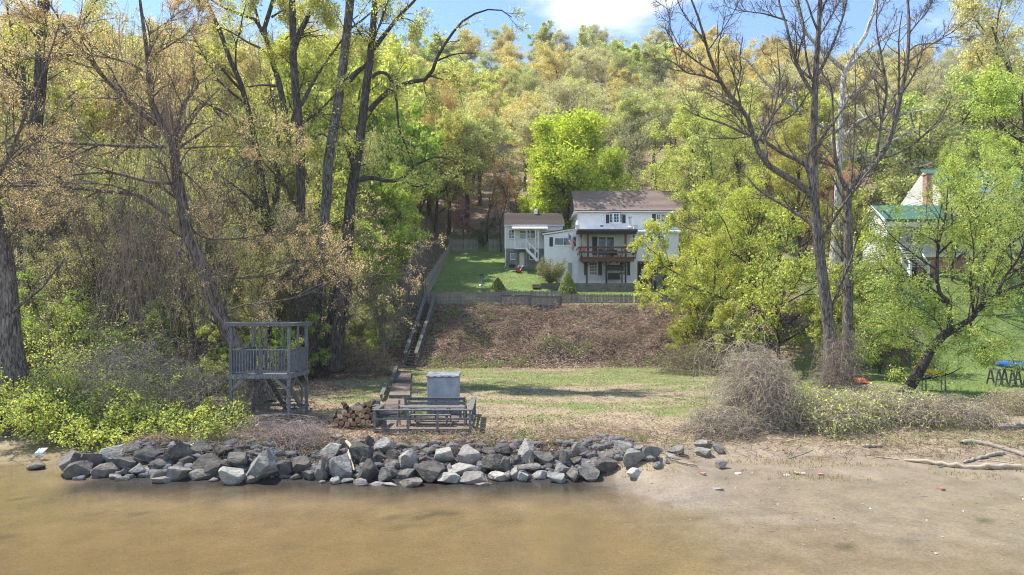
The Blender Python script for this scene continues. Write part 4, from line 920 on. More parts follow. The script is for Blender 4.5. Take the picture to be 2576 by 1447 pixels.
# swing seat under the balcony
sw = thing('garden_swing', 'dark covered swing seat under the balcony, in front of the lower wall', 'swing', (hx(1220, 70.6), 70.6, zt))
yy = 70.5
for a in (1150, 1297): s = MB(); s.beam((hx(a, yy), yy - .3, zt), (hx(a, yy), yy, hz(862, yy)), .05, .05); s.beam((hx(a, yy), yy + .4, zt), (hx(a, yy), yy + .05, hz(862, yy)), .05, .05); s.part('frame', M['black'], sw)
s = MB(); s.beam((hx(1130, yy), yy - .45, hz(918, yy)), (hx(1130, yy), yy + .3, hz(868, yy)), .01, .01); s.add([(hx(1140, yy), yy - .45, hz(925, yy)), (hx(1305, yy), yy - .45, hz(925, yy)), (hx(1305, yy), yy + .3, hz(866, yy)), (hx(1140, yy), yy + .3, hz(866, yy)), (hx(1140, yy), yy - .45, hz(885, yy)), (hx(1305, yy), yy - .45, hz(885, yy))], [(0, 1, 5, 4), (4, 5, 2, 3)]); s.part('canopy', mat('brown_fabric', (0.05, 0.035, 0.03), 0.9), sw)
s = MB(); s.box((hx(1165, yy), yy - .2, hz(1008, yy)), (hx(1280, yy), yy + .3, hz(985, yy))); s.part('seat', M['black'], sw)
s = MB(); s.box((hx(1165, yy), yy + .3, hz(1000, yy)), (hx(1280, yy), yy + .38, hz(945, yy))); s.part('backrest', M['black'], sw)
# heat pump
ac = thing('air_conditioner', 'white boxed air conditioner unit beneath the right part of the white house', 'air conditioner', (hx(1520, 72.6), 72.6, 7.5))
s = MB(); s.box((hx(1490, 72.6), 72.5, hz(992, 72.6)), (hx(1556, 72.6), 73.1, hz(912, 72.6))); s.part('casing', M['white'], ac)
s = MB(); s.cyl((hx(1526, 72.5), 72.49, hz(950, 72.6)), (hx(1526, 72.5), 72.46, hz(950, 72.6)), 0.3, n=18); s.part('fan_grille', M['black'], ac)

# ------------------------------------------------------------------ the white cottage
YK = 73.0
ck = thing('cottage', 'small white cottage with dark roof and white porch stairs, left of the main house', 'cottage', (-1, 75, 10.3))
cxa, cxb = hx(165, YK), hx(722, YK); zfl = hz(710, YK); zev = hz(488, YK)
b = MB(); b.box((cxa + .03, YK + .03, 8.8), (cxb, 78, zfl)); b.part('foundation', M['found'], ck)
b = MB(); b.box((cxa, YK, zfl + .001), (cxb + .03, 78.03, zev)); b.part('walls', M['siding'], ck)
siding(ck, cxa + .05, cxb, zfl, hz(500, YK), YK, M['siding'])
for xx in (cxa, cxb - .05): s = MB(); s.box((xx, YK - .035, zfl), (xx + .08, YK + .01, zev)); s.part('corner_board', M['white'], ck)
roof(ck, hx(160, YK), hx(727, YK) + .15, YK - .35, hz(484, YK - .35), 75.5, hz(380, 75.5), M['darkshingle'])
for xx in (cxa, cxb - .05): g_ = MB(); g_.prismx([(YK, zev), (75.5, hz(388, 75.5)), (78, zev)], xx + .001, xx + .08); g_.part('gable_wall', M['cream'], ck)
s = MB(); s.box((hx(160, YK), YK - .37, hz(492, YK)), (hx(727, YK) + .15, YK - .27, hz(484, YK))); s.part('gutter', M['white'], ck)
d = MB(); d.cyl((cxa + .1, YK - .08, hz(492, YK)), (cxa + .1, YK - .08, hz(885, YK)), .045, n=8); d.part('downpipe', M['white'], ck)
cu = MB(); cu.box((hx(449, 75.4), 75.1, hz(382, 75.4)), (hx(482, 75.4), 75.7, hz(345, 75.4))); cup = cu.part('cupola', M['white'], ck)
s = MB(); s.add([(hx(443, 75.4), 75.0, hz(345, 75.4) + .002), (hx(487, 75.4), 75.0, hz(345, 75.4) + .002), (hx(487, 75.4), 75.8, hz(345, 75.4) + .002), (hx(443, 75.4), 75.8, hz(345, 75.4) + .002), (hx(465, 75.4), 75.4, hz(333, 75.4))], [(0, 3, 2, 1), (0, 1, 4), (1, 2, 4), (2, 3, 4), (3, 0, 4)]); s.part('cupola_roof', M['white'], cup)
s = MB(); s.cyl((hx(466, 75.4), 75.4, hz(334, 75.4)), (hx(466, 75.4), 75.4, hz(285, 75.4)), .02, n=6); s.beam((hx(458, 75.4), 75.4, hz(315, 75.4)), (hx(476, 75.4), 75.4, hz(315, 75.4)), .03, .06); s.part('weather_vane', M['black'], cup)
window(ck, hx(208, YK), hx(255, YK), hz(612, YK), hz(533, YK), YK - .02, 2, 3, .06)
dd = MB(); dd.box((hx(308, YK), YK - .05, hz(718, YK)), (hx(368, YK), YK - .023, hz(533, YK))); dr = dd.part('door', M['white'], ck)
s = MB(); s.box((hx(316, YK), YK - .06, hz(615, YK)), (hx(361, YK), YK - .051, hz(542, YK))); s.part('pane', M['glass'], dr)
s = MB()
for i in (1, 2): xx = hx(316 + 15 * i, YK); s.box((xx - .012, YK - .068, hz(615, YK)), (xx + .012, YK - .061, hz(542, YK)))
for i in (1, 2): z_ = hz(542 + 24 * i, YK); s.box((hx(316, YK), YK - .0705, z_ - .012), (hx(361, YK), YK - .0615, z_ + .012))
s.part('glazing_bars', M['white'], dr)
window(ck, hx(384, YK), hx(400, YK), hz(612, YK), hz(540, YK), YK - .02, 1, 2, .05)
window(ck, hx(418, YK), hx(455, YK), hz(612, YK), hz(540, YK), YK - .02, 1, 1, .05)
window(ck, hx(226, YK), hx(275, YK), hz(812, YK), hz(762, YK), YK - .0, 1, 1, .07)
window(ck, hx(405, YK), hx(440, YK), hz(812, YK), hz(762, YK), YK - .0, 1, 1, .07)
dd = MB(); dd.box((hx(308, YK), YK - .05, hz(888, YK)), (hx(356, YK), YK + .029, hz(748, YK))); dd.part('basement_door', M['white'], ck)
po = thing('porch', 'white timber entrance porch with awning roof and steps on the small cottage', 'porch', (hx(400, 71.6), 71.6, 10.3))
YP = 71.5
s = MB(); s.prismx([(YP - .25, hz(525, YP)), (YP - .25, hz(517, YP)), (YK - .06, hz(496, YK)), (YK - .06, hz(510, YK))], hx(235, YP), hx(583, YP)); aw = s.part('awning', M['white'], po)
s = MB()
for i in range(26): xx = hx(238 + 13.3 * i, YP); s.add([(xx, YP - .25, hz(517, YP) + .004), (xx + .05, YP - .25, hz(517, YP) + .004), (xx + .05, YK - .08, hz(497, YK) + .006), (xx, YK - .08, hz(497, YK) + .006), (xx + .025, YP - .25, hz(517, YP) + .04), (xx + .025, YK - .08, hz(497, YK) + .04)], [(0, 4, 5, 3), (4, 1, 2, 5)])
s.part('corrugations', M['white'], aw)
for a in (260, 380, 462, 488): s = MB(); s.box((hx(a - 4, YP), YP, hz(715 if a < 400 else 830, YP)), (hx(a + 4, YP), YP + .09, hz(524, YP))); s.part('post', M['white'], po)
s = MB(); s.box((hx(262, YP), YP, hz(720, YP)), (hx(380, YP), YK - .06, hz(708, YP))); s.part('landing', M['found'], po)
for a in (282, 374): s = MB(); s.box((hx(a - 6, YP), YP + .05, hz(890, YP)), (hx(a + 6, YP), YP + .2, hz(720, YP))); s.part('support_post', M['found'], po)
for z_ in (636, 705): s = MB(); s.box((hx(262, YP), YP - .02, hz(z_ + 7, YP)), (hx(378, YP), YP + .04, hz(z_, YP))); s.part('rail', M['white'], po)
for i in range(5): xx = hx(272 + 24 * i, YP); s = MB(); s.box((xx - .025, YP - .01, hz(705, YP)), (xx + .025, YP + .03, hz(643, YP))); s.part('baluster', M['white'], po)
for j in (0, .75):
    s = MB(); s.beam((hx(375, YP), YP + j, hz(716, YP)), (hx(482, YP), YP + j, hz(826, YP)), .05, .24); s.part('stringer', M['white'], po)
    s = MB(); s.beam((hx(364, YP), YP + j, hz(622, YP)), (hx(486, YP), YP + j, hz(742, YP)), .05, .12); s.part('handrail', M['white'], po)
for i in range(8): q = (i + .5) / 8; x_, z_ = hx(375 + 107 * q, YP), hz(716 + 110 * q, YP); s = MB(); s.box((x_ - .12, YP + .03, z_ + .08), (x_ + .12, YP + .72, z_ + .115)); s.part('tread', M['white'], po)
for q in (.35, .75): x_ = 364 + 122 * q; s = MB(); s.box((hx(x_, YP) - .03, YP - .03, hz(622 + 200 * q * .75 + 45, YP)), (hx(x_, YP) + .03, YP + .03, hz(622 + 120 * q, YP))); s.part('baluster', M['white'], po)
s = MB(); x_ = hx(240, 71.9); z_ = hz(893, 71.9); s.lathe((x_, 71.9, z_), [(.22, 0), (.34, .3), (.36, .3), (.3, .05)], 10); s.beam((x_ - .6, 71.8, z_ + .65), (x_ + .1, 71.9, z_ + .2), .04, .04); s.top('wheelbarrow', M['black'], 'black wheelbarrow tub with handle against the cottage foundation', 'wheelbarrow')
s = MB(); x_ = hx(300, 71.2); z_ = g1(x_, 71.2); s.box((x_ - .28, 71.0, z_ + .12), (x_ + .28, 71.5, z_ + .26)); s.box((x_ - .13, 71.1, z_ + .26), (x_ + .13, 71.4, z_ + .42))
for i in (-1, 1):
    for j in (71.03, 71.45): s.cyl((x_ + .22 * i, j - .03, z_ + .1), (x_ + .22 * i, j + .03, z_ + .1), .1, n=10)
s.beam((x_ + .1, 71.5, z_ + .2), (x_ + .5, 72.1, z_ + .95), .03, .03); s.beam((x_ - .3, 71.5, z_ + .2), (x_ + .1, 72.1, z_ + .95), .03, .03)
s.top('lawn_mower', mat('red_paint', (0.45, 0.02, 0.02), 0.4), 'red lawn mower beside the cottage basement door', 'lawn mower')

# ------------------------------------------------------------------ fences
rs = np.random.RandomState(9)
def picket_mesh(w=0.092, h=1.0, pt=0.07, th=0.02):
    b = MB(); b.prism([(-w / 2, 0), (w / 2, 0), (w / 2, h - pt), (0, h), (-w / 2, h - pt)], 0, th); return b.mesh('picket', M['fence'])
PK = picket_mesh()
def fence_run(label, p0, p1, zt0, zt1, zb=None, step=0.107, group=None, rails=2, hgt=None, gap=()):
    """pickets from p0 to p1 (x, y)"""
    p0 = np.array(p0, float); p1 = np.array(p1, float); L_ = np.linalg.norm(p1 - p0); n = int(L_ / step); d = (p1 - p0) / L_; ang = math.atan2(d[1], d[0])
    root = thing('picket_fence', label, 'fence', (p0[0], p0[1], g1(*p0)), group)
    for i in range(n):
        if i in gap: continue
        q = p0 + d * step * (i + .5); zt = zt0 + (zt1 - zt0) * i / n; h = hgt if hgt else zt - (g1(q[0], q[1]) - 0.02)
        z0 = zt - h
        o = bpy.data.objects.new('picket', PK); COL.objects.link(o); o.parent = root
        o.location = (q[0] - p0[0], q[1] - p0[1] + rs.uniform(-.006, .006), z0 - OFF[root][2]); o.rotation_euler = (0, rs.normal() * 0.012, ang)
        o.scale = (1, 1, h + rs.normal() * .012)
    nv = Vector((-d[1], d[0], 0))
    for k in range(rails):
        f_ = (0.3, 0.82)[k]; h = 1.05 if hgt is None else hgt
        s = MB(); s.beam((p0[0] + nv.x * .06, p0[1] + nv.y * .06, zt0 - h * (1 - f_)), (p1[0] + nv.x * .06, p1[1] + nv.y * .06, zt1 - h * (1 - f_)), .05, .09); s.part('rail', M['fence'], root)
    m = max(1, int(L_ / 2.4))
    for i in range(m + 1):
        q = p0 + (p1 - p0) * i / m; zt = zt0 + (zt1 - zt0) * i / m
        s = MB(); s.box((q[0] + nv.x * .13 - .05, q[1] + nv.y * .13 - .05, zt - (hgt or 1.1) - .15), (q[0] + nv.x * .13 + .05, q[1] + nv.y * .13 + .05, zt + .02)); s.part('post', M['fence'], root)
    return root
Yf = 59.0
def X_(xd, Y): return (xd - 1288) / F * Y
def Z_(yd, Y): return CAMZ - (yd - HOR) / F * Y
fence_run('weathered picket fence between the bank stairs and the boarded panel', (X_(1078, Yf), Yf), (X_(1264, Yf), Yf), Z_(735.5, Yf), Z_(733.5, Yf), hgt=1.03)
fence_run('weathered picket fence behind the boarded retaining panel', (X_(1264, Yf), Yf + .1), (X_(1413, Yf), Yf + .1), Z_(730, Yf), Z_(731.5, Yf), hgt=1.2)
fence_run('weathered picket fence right of the boarded panel with two gaps', (X_(1413, Yf), Yf), (X_(1712, Yf), Yf), Z_(739, Yf), Z_(741, Yf), hgt=1.1, gap=(58, 74, 75))
fence_run('tall grey stockade fence climbing the left side of the upper lawn', (-7.45, 59.3), (-7.6, 84), Z_(700, 59.3), Z_(612, 84), step=0.15, hgt=1.75)
fence_run('grey stockade fence section at the back left corner of the lawn', (-7.6, 84), (X_(1200, 84), 84), Z_(601, 84), Z_(601, 84), step=0.15, hgt=1.9)
fence_run('grey stockade fence section between the gap and the cottage', (X_(1230, 84), 84), (X_(1270, 84), 84), Z_(601, 84), Z_(601, 84), step=0.15, hgt=1.9)
fence_run('old leaning grey fence left of the bank stairs under maple twigs', (X_(1010, 60), 60.5), (X_(1078, 59.5), 59.4), Z_(712, 60), Z_(716, 60), step=0.15, hgt=1.9)
pn = thing('retaining_panel', 'dark boarded panel with posts and rails standing before the picket fence', 'fence panel', (X_(1330, 58.2), 58.2, 6))
Yp = 58.15
rs = np.random.RandomState(19)
for i in range(37): xx = hx(140, Yp) + i * (hx(706, Yp) - hx(140, Yp)) / 37; s = MB(); s.box((xx + .006, Yp, hz((1262 if i < 18 else 1256) + rs.uniform(-3, 3), Yp)), (xx + (hx(706, Yp) - hx(140, Yp)) / 37 - .004, Yp + .02 + rs.uniform(0, .012), hz(1178, Yp))); s.part('board', M['fence'], pn)
for a, c_, z_ in ((128, 415, 1157), (415, 715, 1168)): s = MB(); s.box((hx(a, Yp), Yp - .06, hz(z_ + 12, Yp)), (hx(c_, Yp), Yp - .003, hz(z_, Yp))); s.part('rail', M['bench'], pn)
for a, c_, z_ in ((128, 415, 1243), (420, 712, 1258), (420, 712, 1285), (420, 712, 1312)): s = MB(); s.box((hx(a, Yp), Yp - .03, hz(z_ + 25, Yp)), (hx(c_, Yp), Yp - .002, hz(z_, Yp))); s.part('plank', M['bench'], pn)
for a, t_, bt in ((128, 1152, 1275), (413, 1160, 1300), (706, 1172, 1342)): s = MB(); s.box((hx(a - 8, Yp), Yp - .16, hz(bt, Yp)), (hx(a + 8, Yp), Yp - .062, hz(t_, Yp))); s.part('post', M['bench'], pn)
for i, a in enumerate((275, 607)):
    bn = thing('garden_chair', ('left' if i == 0 else 'right') + ' green arched garden chair back peeping over the picket fence', 'chair', (hx(a, 60), 60, g1(hx(a, 60), 60)), 'arched garden chairs behind the fence')
    x_ = hx(a, 60); zt = hz(1103, 60); s = MB(); pr = [Vector((x_ + .42 * math.cos(t), 60, zt - .42 + .42 * math.sin(t))) for t in np.linspace(0, math.pi, 13)]
    for p_, q_ in zip(pr[:-1], pr[1:]): s.beam(p_, q_, .035, .035, (0, 1, 0))
    s.part('backrest', M['green'], bn); s = MB(); s.box((x_ - .42, 59.5, zt - .9), (x_ + .42, 60, zt - .86)); s.part('seat', M['green'], bn)
    for u in (-1, 1):
        for v in (59.52, 59.98): s = MB(); s.box((x_ + .4 * u - .02, v - .02, zt - 1.3), (x_ + .4 * u + .02, v + .02, zt - (.42 if v > 59.9 else .9))); s.part('leg', M['green'], bn)
# bird feeder
fx0, fy0 = X_(1212, 61), 61.0
bf = thing('bird_feeder', 'bird feeder box on a thin pole with round baffle on the lawn', 'bird feeder', (fx0, fy0, g1(fx0, fy0)))
s = MB(); s.cyl((fx0, fy0, g1(fx0, fy0)), (fx0, fy0, Z_(700, 61)), .022, n=8); s.part('pole', M['metal'], bf)
s = MB(); s.lathe((fx0, fy0, Z_(718, 61)), [(.32, 0), (.24, .09), (.06, .14)], 16); s.part('baffle', M['metal'], bf)
s = MB(); s.box((fx0 - .16, fy0 - .12, Z_(700, 61)), (fx0 + .16, fy0 + .12, Z_(693, 61))); s.part('box', M['green'], bf)
s = MB(); s.box((fx0 - .22, fy0 - .18, Z_(693, 61) + .002), (fx0 + .22, fy0 + .18, Z_(691, 61))); s.part('roof', M['black'], bf)
# timber planter by the round shrub
pl = thing('timber_planter', 'low dark timber edging with pale steps under the round shrub', 'planter', (X_(1360, 65), 65, g1(X_(1360, 65), 65)))
zq = Z_(728, 65)
for i in range(3): s = MB(); s.box((hx(510, 65), 65, zq + i * .2), (hx(868, 65), 65.15, zq + .19 + i * .2)); s.part('timber', M['bench'], pl)
for i in range(2): s = MB(); s.box((hx(432, 65), 64.6 + .4 * i, zq + .1 + .22 * i), (hx(505, 65), 65.4 + .4 * i, zq + .26 + .22 * i)); s.part('step', M['plank'], pl)

# ------------------------------------------------------------------ bank stairs
stt = thing('bank_stairs', 'long weathered wooden stairs with handrails climbing the bank to the fence', 'stairs', (-7.2, 54, 3.5))
def sp(q, side, dz=0.0):  # q 0 bottom .. 1 top
    X = -7.45 + q * .53; Y = 50 + 8.5 * q; Z = 1.45 + 4.75 * q
    return (X + side * .40, Y, Z + dz)
NS = 22
for i in range(NS):
    q = (i + .5) / NS; X, Y, Z = sp(q, 0)
    s = MB(); s.box((X - .38, Y - .17, Z + .10), (X + .38, Y + .13, Z + .14)); s.part('tread', M['drift'] if i % 3 else M['plank'], stt)
for sd_ in (-1, 1):
    for a, c_ in ((0, .49), (.49, 1)):
        s = MB(); s.beam(sp(a, sd_), sp(c_, sd_), .05, .28); s.part('stringer', M['bench'], stt)
        s = MB(); s.beam(sp(a + .005, sd_, .95 if a == 0 else .8), sp(c_, sd_, .95 if a == 0 else 1.0), .26, .07); s.part('handrail', M['bench'], stt)
        s = MB(); s.beam(sp(a + .005, sd_, .5), sp(c_, sd_, .5), .04, .12); s.part('mid_rail', M['bench'], stt)
    for q in (0, .25, .49, .52, .75, .995): X, Y, Z = sp(q, sd_); s = MB(); s.box((X - .05, Y - .05, Z - .25), (X + .05, Y + .05, Z + .97)); s.part('post', M['bench'], stt)
s = MB(); X, Y, Z = sp(.49, 0); s.box((X - .39, Y - .25, Z + .16), (X + .39, Y + .25, Z + .21)); s.part('landing', M['bench'], stt)
s = MB(); X, Y, Z = sp(0, 0); s.box((X - .75, Y - .75, Z - .12), (X + .55, Y - .6, Z + .08)); s.part('bottom_step', M['bench'], stt)
# plank walkway, three platforms
def walk(label, c0, c1, w_, z0, z1, n):
    c0 = np.array(c0); c1 = np.array(c1); t = thing('plank_walkway', label, 'walkway', (c0[0], c0[1], z0), 'plank walkway platforms to the stairs')
    for i in range(n):
        q0 = c0 + (c1 - c0) * i / n; q1 = c0 + (c1 - c0) * (i + .93) / n; zz = z0 + (z1 - z0) * i / n + rs.uniform(0, .008)
        s = MB(); h = w_ / 2; s.add([(q0[0] - h, q0[1], zz), (q0[0] + h, q0[1], zz), (q1[0] + h, q1[1], zz), (q1[0] - h, q1[1], zz), (q0[0] - h, q0[1], zz + .035), (q0[0] + h, q0[1], zz + .035), (q1[0] + h, q1[1], zz + .035), (q1[0] - h, q1[1], zz + .035)], [(0, 3, 2, 1), (4, 5, 6, 7), (0, 1, 5, 4), (1, 2, 6, 5), (2, 3, 7, 6), (3, 0, 4, 7)]); s.part('plank', M['plank'], t)
    for sd_ in (-.4, .4): s = MB(); s.beam((c0[0] + sd_ * w_, c0[1], z0 - .06), (c1[0] + sd_ * w_, c1[1], z1 - .06), .08, .11); s.part('joist', M['bench'], t)
    s = MB(); s.box((c0[0] - w_ / 2, c0[1] - .04, z0 - .13), (c0[0] + w_ / 2, c0[1] - .004, z0 + .03)); s.part('front_board', M['bench'], t)
walk('brown plank platform nearest the foot of the bank stairs', (X_(1011, 40.8), 40.8), (X_(1016, 46), 46), 1.02, 1.32, 1.42, 28)
walk('middle brown plank platform of the walkway', (X_(1005, 34.2), 34.2), (X_(1010, 39.8), 39.8), 1.06, 1.20, 1.24, 30)
walk('lowest brown plank platform leading onto the bench deck', (X_(978, 28.7), 28.7), (X_(1003, 33.4), 33.4), 1.05, 1.08, 1.12, 26)
# rail along the walkway's left side
wr = thing('walkway_rail', 'weathered wooden handrail stepping down the left side of the plank walkway', 'handrail', (X_(960, 34), 34, 1.1))
rp = [((1016, 924, 46.5), (0, 0)), ]
pts_ = [(991.5, 917, 46), (978, 957, 40), (956, 996, 33), (944, 1020, 28.5), (942, 1029, 25.1)]
pw = [P(*p) for p in [(1000, 915, 46.5), (985, 955, 39.5), (973, 962, 38.2), (959, 994, 33.2), (954, 1002, 32), (943, 1028, 25.3)]]
for a, c_ in ((0, 1), (2, 3), (4, 5)):
    s = MB(); s.beam(pw[a], pw[c_], .2, .04); s.part('handrail', M['bench'], wr)
    for q in (0.02, .5, .97):
        p_ = pw[a] * (1 - q) + pw[c_] * q; s = MB(); s.box((p_[0] - .05, p_[1] - .05, g1(p_[0], p_[1]) - .1), (p_[0] + .05, p_[1] + .05, p_[2] - .02)); s.part('post', M['bench'], wr)
    m0, m1 = pw[a].copy(), pw[c_].copy(); m0[2] = g1(m0[0], m0[1]) + .3; m1[2] = g1(m1[0], m1[1]) + .3
    s = MB(); s.beam(m0, m1, .04, .1); s.part('lower_rail', M['bench'], wr)

# ------------------------------------------------------------------ bench deck
def bx(z, Y): return (817.6 + z * .17091 - 1288) / F * Y
def bz(z, Y): return CAMZ - (912 + z * .17091 - HOR) / F * Y
DZ = 1.07
dk = thing('bench_deck', 'low brown plank deck behind the riverside railing', 'deck', (-3.3, 26.8, DZ))
dx0, dx1 = bx(730, 25.2), bx(2135, 25.2)
rs = np.random.RandomState(4)
for i in range(24): y_ = 25.15 + i * .142; s = MB(); s.box((dx0 + .0, y_, DZ - .04), (dx1 + .02, y_ + .132, DZ + rs.uniform(-.004, .004))); s.part('plank', M['plank'], dk)
s = MB(); s.box((dx0, 25.08, DZ - .17), (dx1, 25.14, DZ - .045)); s.part('rim_board', M['bench'], dk)
rl_ = thing('deck_railing', 'grey wooden railing around the bench deck above the rocks', 'railing', (-3.3, 25.1, DZ))
YF = 25.03; zt = bz(690, YF)
for a in (730, 1220, 1655, 2135): s = MB(); s.box((bx(a - 16, YF), YF - .05, .82), (bx(a + 16, YF), YF + .05, zt - .04)); s.part('post', M['grey'], rl_)
s = MB(); s.box((dx0 - .05, YF - .09, zt - .038), (dx1 + .1, YF + .09, zt)); s.part('top_rail', M['grey'], rl_)
s = MB(); s.box((dx0, YF + .051, bz(852, YF)), (dx1, YF + .09, bz(822, YF))); s.part('mid_rail', M['grey'], rl_)
rx = bx(2115, YF)
s = MB(); s.beam((rx + .05, YF + .1, zt - .02), (rx - .02, 28.7, zt + .0), .2, .04); s.part('side_top_rail', M['bench'], rl_)
s = MB(); s.beam((rx + .03, YF + .1, zt - .4), (rx - .02, 28.7, zt - .4), .04, .12); s.part('side_mid_rail', M['bench'], rl_)
for y_ in (26.9, 28.65): s = MB(); s.box((rx - .03, y_ - .05, .9), (rx + .07, y_ + .05, zt - .04)); s.part('post', M['grey'], rl_)
lx_ = bx(735, YF)
s = MB(); s.beam((lx_ + .02, YF + .1, zt - .02), (lx_ + .02, 26.6, zt - .02), .18, .04); s.part('side_top_rail', M['bench'], rl_)
# bench with backrest along the rear edge
bn = thing('slatted_bench', 'long dark blue-grey slatted bench along the rear edge of the deck', 'bench', (-3.1, 27.6, DZ))
Yb = 27.7; xa, xb = bx(1165, Yb), bx(2062, Yb)
for z0_, z1_ in ((520, 562), (578, 620), (632, 664)): s = MB(); s.box((xa + .12, Yb, bz(z1_, Yb)), (xb, Yb + .04, bz(z0_, Yb))); s.part('back_slat', M['grey'], bn)
s = MB(); s.box((xa - .1, Yb - .06, bz(520, Yb) + .003), (xb + .05, Yb + .08, bz(512, Yb))); s.part('cap_rail', M['grey'], bn)
for x_ in (xa, (xa + xb) / 2, xb - .08): s = MB(); s.box((x_, Yb + .041, DZ), (x_ + .09, Yb + .12, bz(520, Yb))); s.part('back_post', M['grey'], bn)
for i in range(3): s = MB(); s.box((xa, Yb - .48 + .15 * i, DZ + .40), (xb, Yb - .35 + .15 * i, DZ + .44)); s.part('seat_slat', M['grey'], bn)
for x_ in (xa + .1, xb - .2): s = MB(); s.box((x_, Yb - .45, DZ), (x_ + .09, Yb - .37, DZ + .40)); s.part('leg', M['grey'], bn)
# picnic table with benches
pt = thing('picnic_table', 'old grey picnic table with attached plank seats on the deck', 'picnic table', (-3.1, 26.2, DZ))
Yt = 26.25; xa, xb = bx(1078, Yt), bx(2078, Yt); tz = DZ + .68
for i in range(4): s = MB(); s.box((xa, Yt - .3 + .155 * i, tz - .04), (xb, Yt - .155 + .155 * i, tz + rs.uniform(-.004, .004))); s.part('top_plank', M['bench'], pt)
for y_ in (Yt - .62, Yt + .55): s = MB(); s.box((xa + .55, y_, DZ + .4), (xb - .55, y_ + .22, DZ + .44)); s.part('seat_plank', M['bench'], pt)
for x_ in (bx(1290, Yt), bx(1822, Yt)):
    for sg in (-1, 1): s = MB(); s.beam((x_ + .03 * sg, Yt + .55 * sg, DZ), (x_ + .03 * sg, Yt + .12 * sg, tz - .05), .045, .1); s.part('leg', M['bench'], pt)
    s = MB(); s.box((x_ - .08, Yt - .6, DZ + .34), (x_ - .035, Yt + .75, DZ + .4)); s.part('cross_brace', M['bench'], pt)
for i, (a, y_, w_) in enumerate(((1072, 25.75, 0), (2058, 25.8, 1))):
    cs = thing('end_bracket', ('left' if i == 0 else 'right') + ' upright weathered timber at the end of the picnic table', 'timber post', (bx(a, y_), y_, DZ), 'uprights at the ends of the picnic table')
    s = MB(); s.beam((bx(a - 4, y_), y_ - .1, DZ + .0), (bx(a + 8, y_), y_ + .25, DZ + .95), .05, .12); s.part('upright', M['bench'], cs)
    s = MB(); s.beam((bx(a - 4, y_) + .045, y_ + .3, DZ + .0), (bx(a + 8, y_) + .045, y_ - .05, DZ + .8), .04, .09); s.part('strut', M['bench'], cs)
# storage cabinet
YS_ = 28.9
sc = thing('storage_cabinet', 'tall pale grey plastic storage cabinet behind the slatted bench', 'storage box', (bx(1730, YS_), YS_ + .4, 1.0))
xa, xb = X_(1072.5, YS_), X_(1154.5, YS_); ztop = Z_(949, YS_)
s = MB(); s.box((xa + .02, YS_, 1.0), (xb - .02, YS_ + .85, ztop)); s.part('body', M['plastic'], sc, bevel=.05)
s = MB(); s.prismx([(YS_ - .06, ztop + .002), (YS_ - .06, ztop + .08), (YS_ + .9, ztop + .17), (YS_ + .9, ztop + .002)], xa - .01, xb + .01); ld = s.part('lid', M['plastic'], sc, bevel=.02)
for i in range(4): x_ = xa + .14 + i * (xb - xa - .28) / 3.6; s = MB(); s.box((x_, YS_ - .085, ztop + .01), (x_ + .17, YS_ - .063, ztop + .075)); s.part('lid_rib', mat('pale_plastic', (0.5, 0.5, 0.52), 0.5), ld)
for zz, h_ in ((.44, .62), (1.12, .48)):
    for i in range(1): s = MB(); s.box((xa + .1, YS_ - .022, 1.0 + zz - .36), (xb - .1, YS_ - .003, 1.0 + zz + h_ - .32)); s.part('door_panel', M['plastic'], sc, bevel=.01)

# ------------------------------------------------------------------ log pile
rs = np.random.RandomState(8)
LG = [(285,740,42,'p'),(225,800,38,'p'),(170,860,36,'b'),(240,893,38,'b'),(290,837,40,'b'),(325,907,36,'p'),(368,852,37,'p'),(420,905,40,'b'),(412,790,36,'b'),(375,728,20,'b'),(483,845,45,'b'),(535,775,42,'p'),(562,870,37,'p'),(613,800,42,'b'),(640,880,40,'p'),(690,775,42,'b'),(712,850,35,'b'),(628,705,42,'b'),(645,615,45,'b'),(507,672,45,'p'),(430,665,44,'p'),(560,718,38,'b'),(478,742,36,'g'),(90,860,28,'b'),(770,905,30,'b'),(165,915,26,'p'),(345,780,30,'g'),(300,770,20,'g')]
rows = {}
for i, l in enumerate(LG): rows.setdefault('bottom' if l[1] > 870 else 'lower middle' if l[1] > 815 else 'upper middle' if l[1] > 755 else 'upper' if l[1] > 690 else 'top', []).append(i)
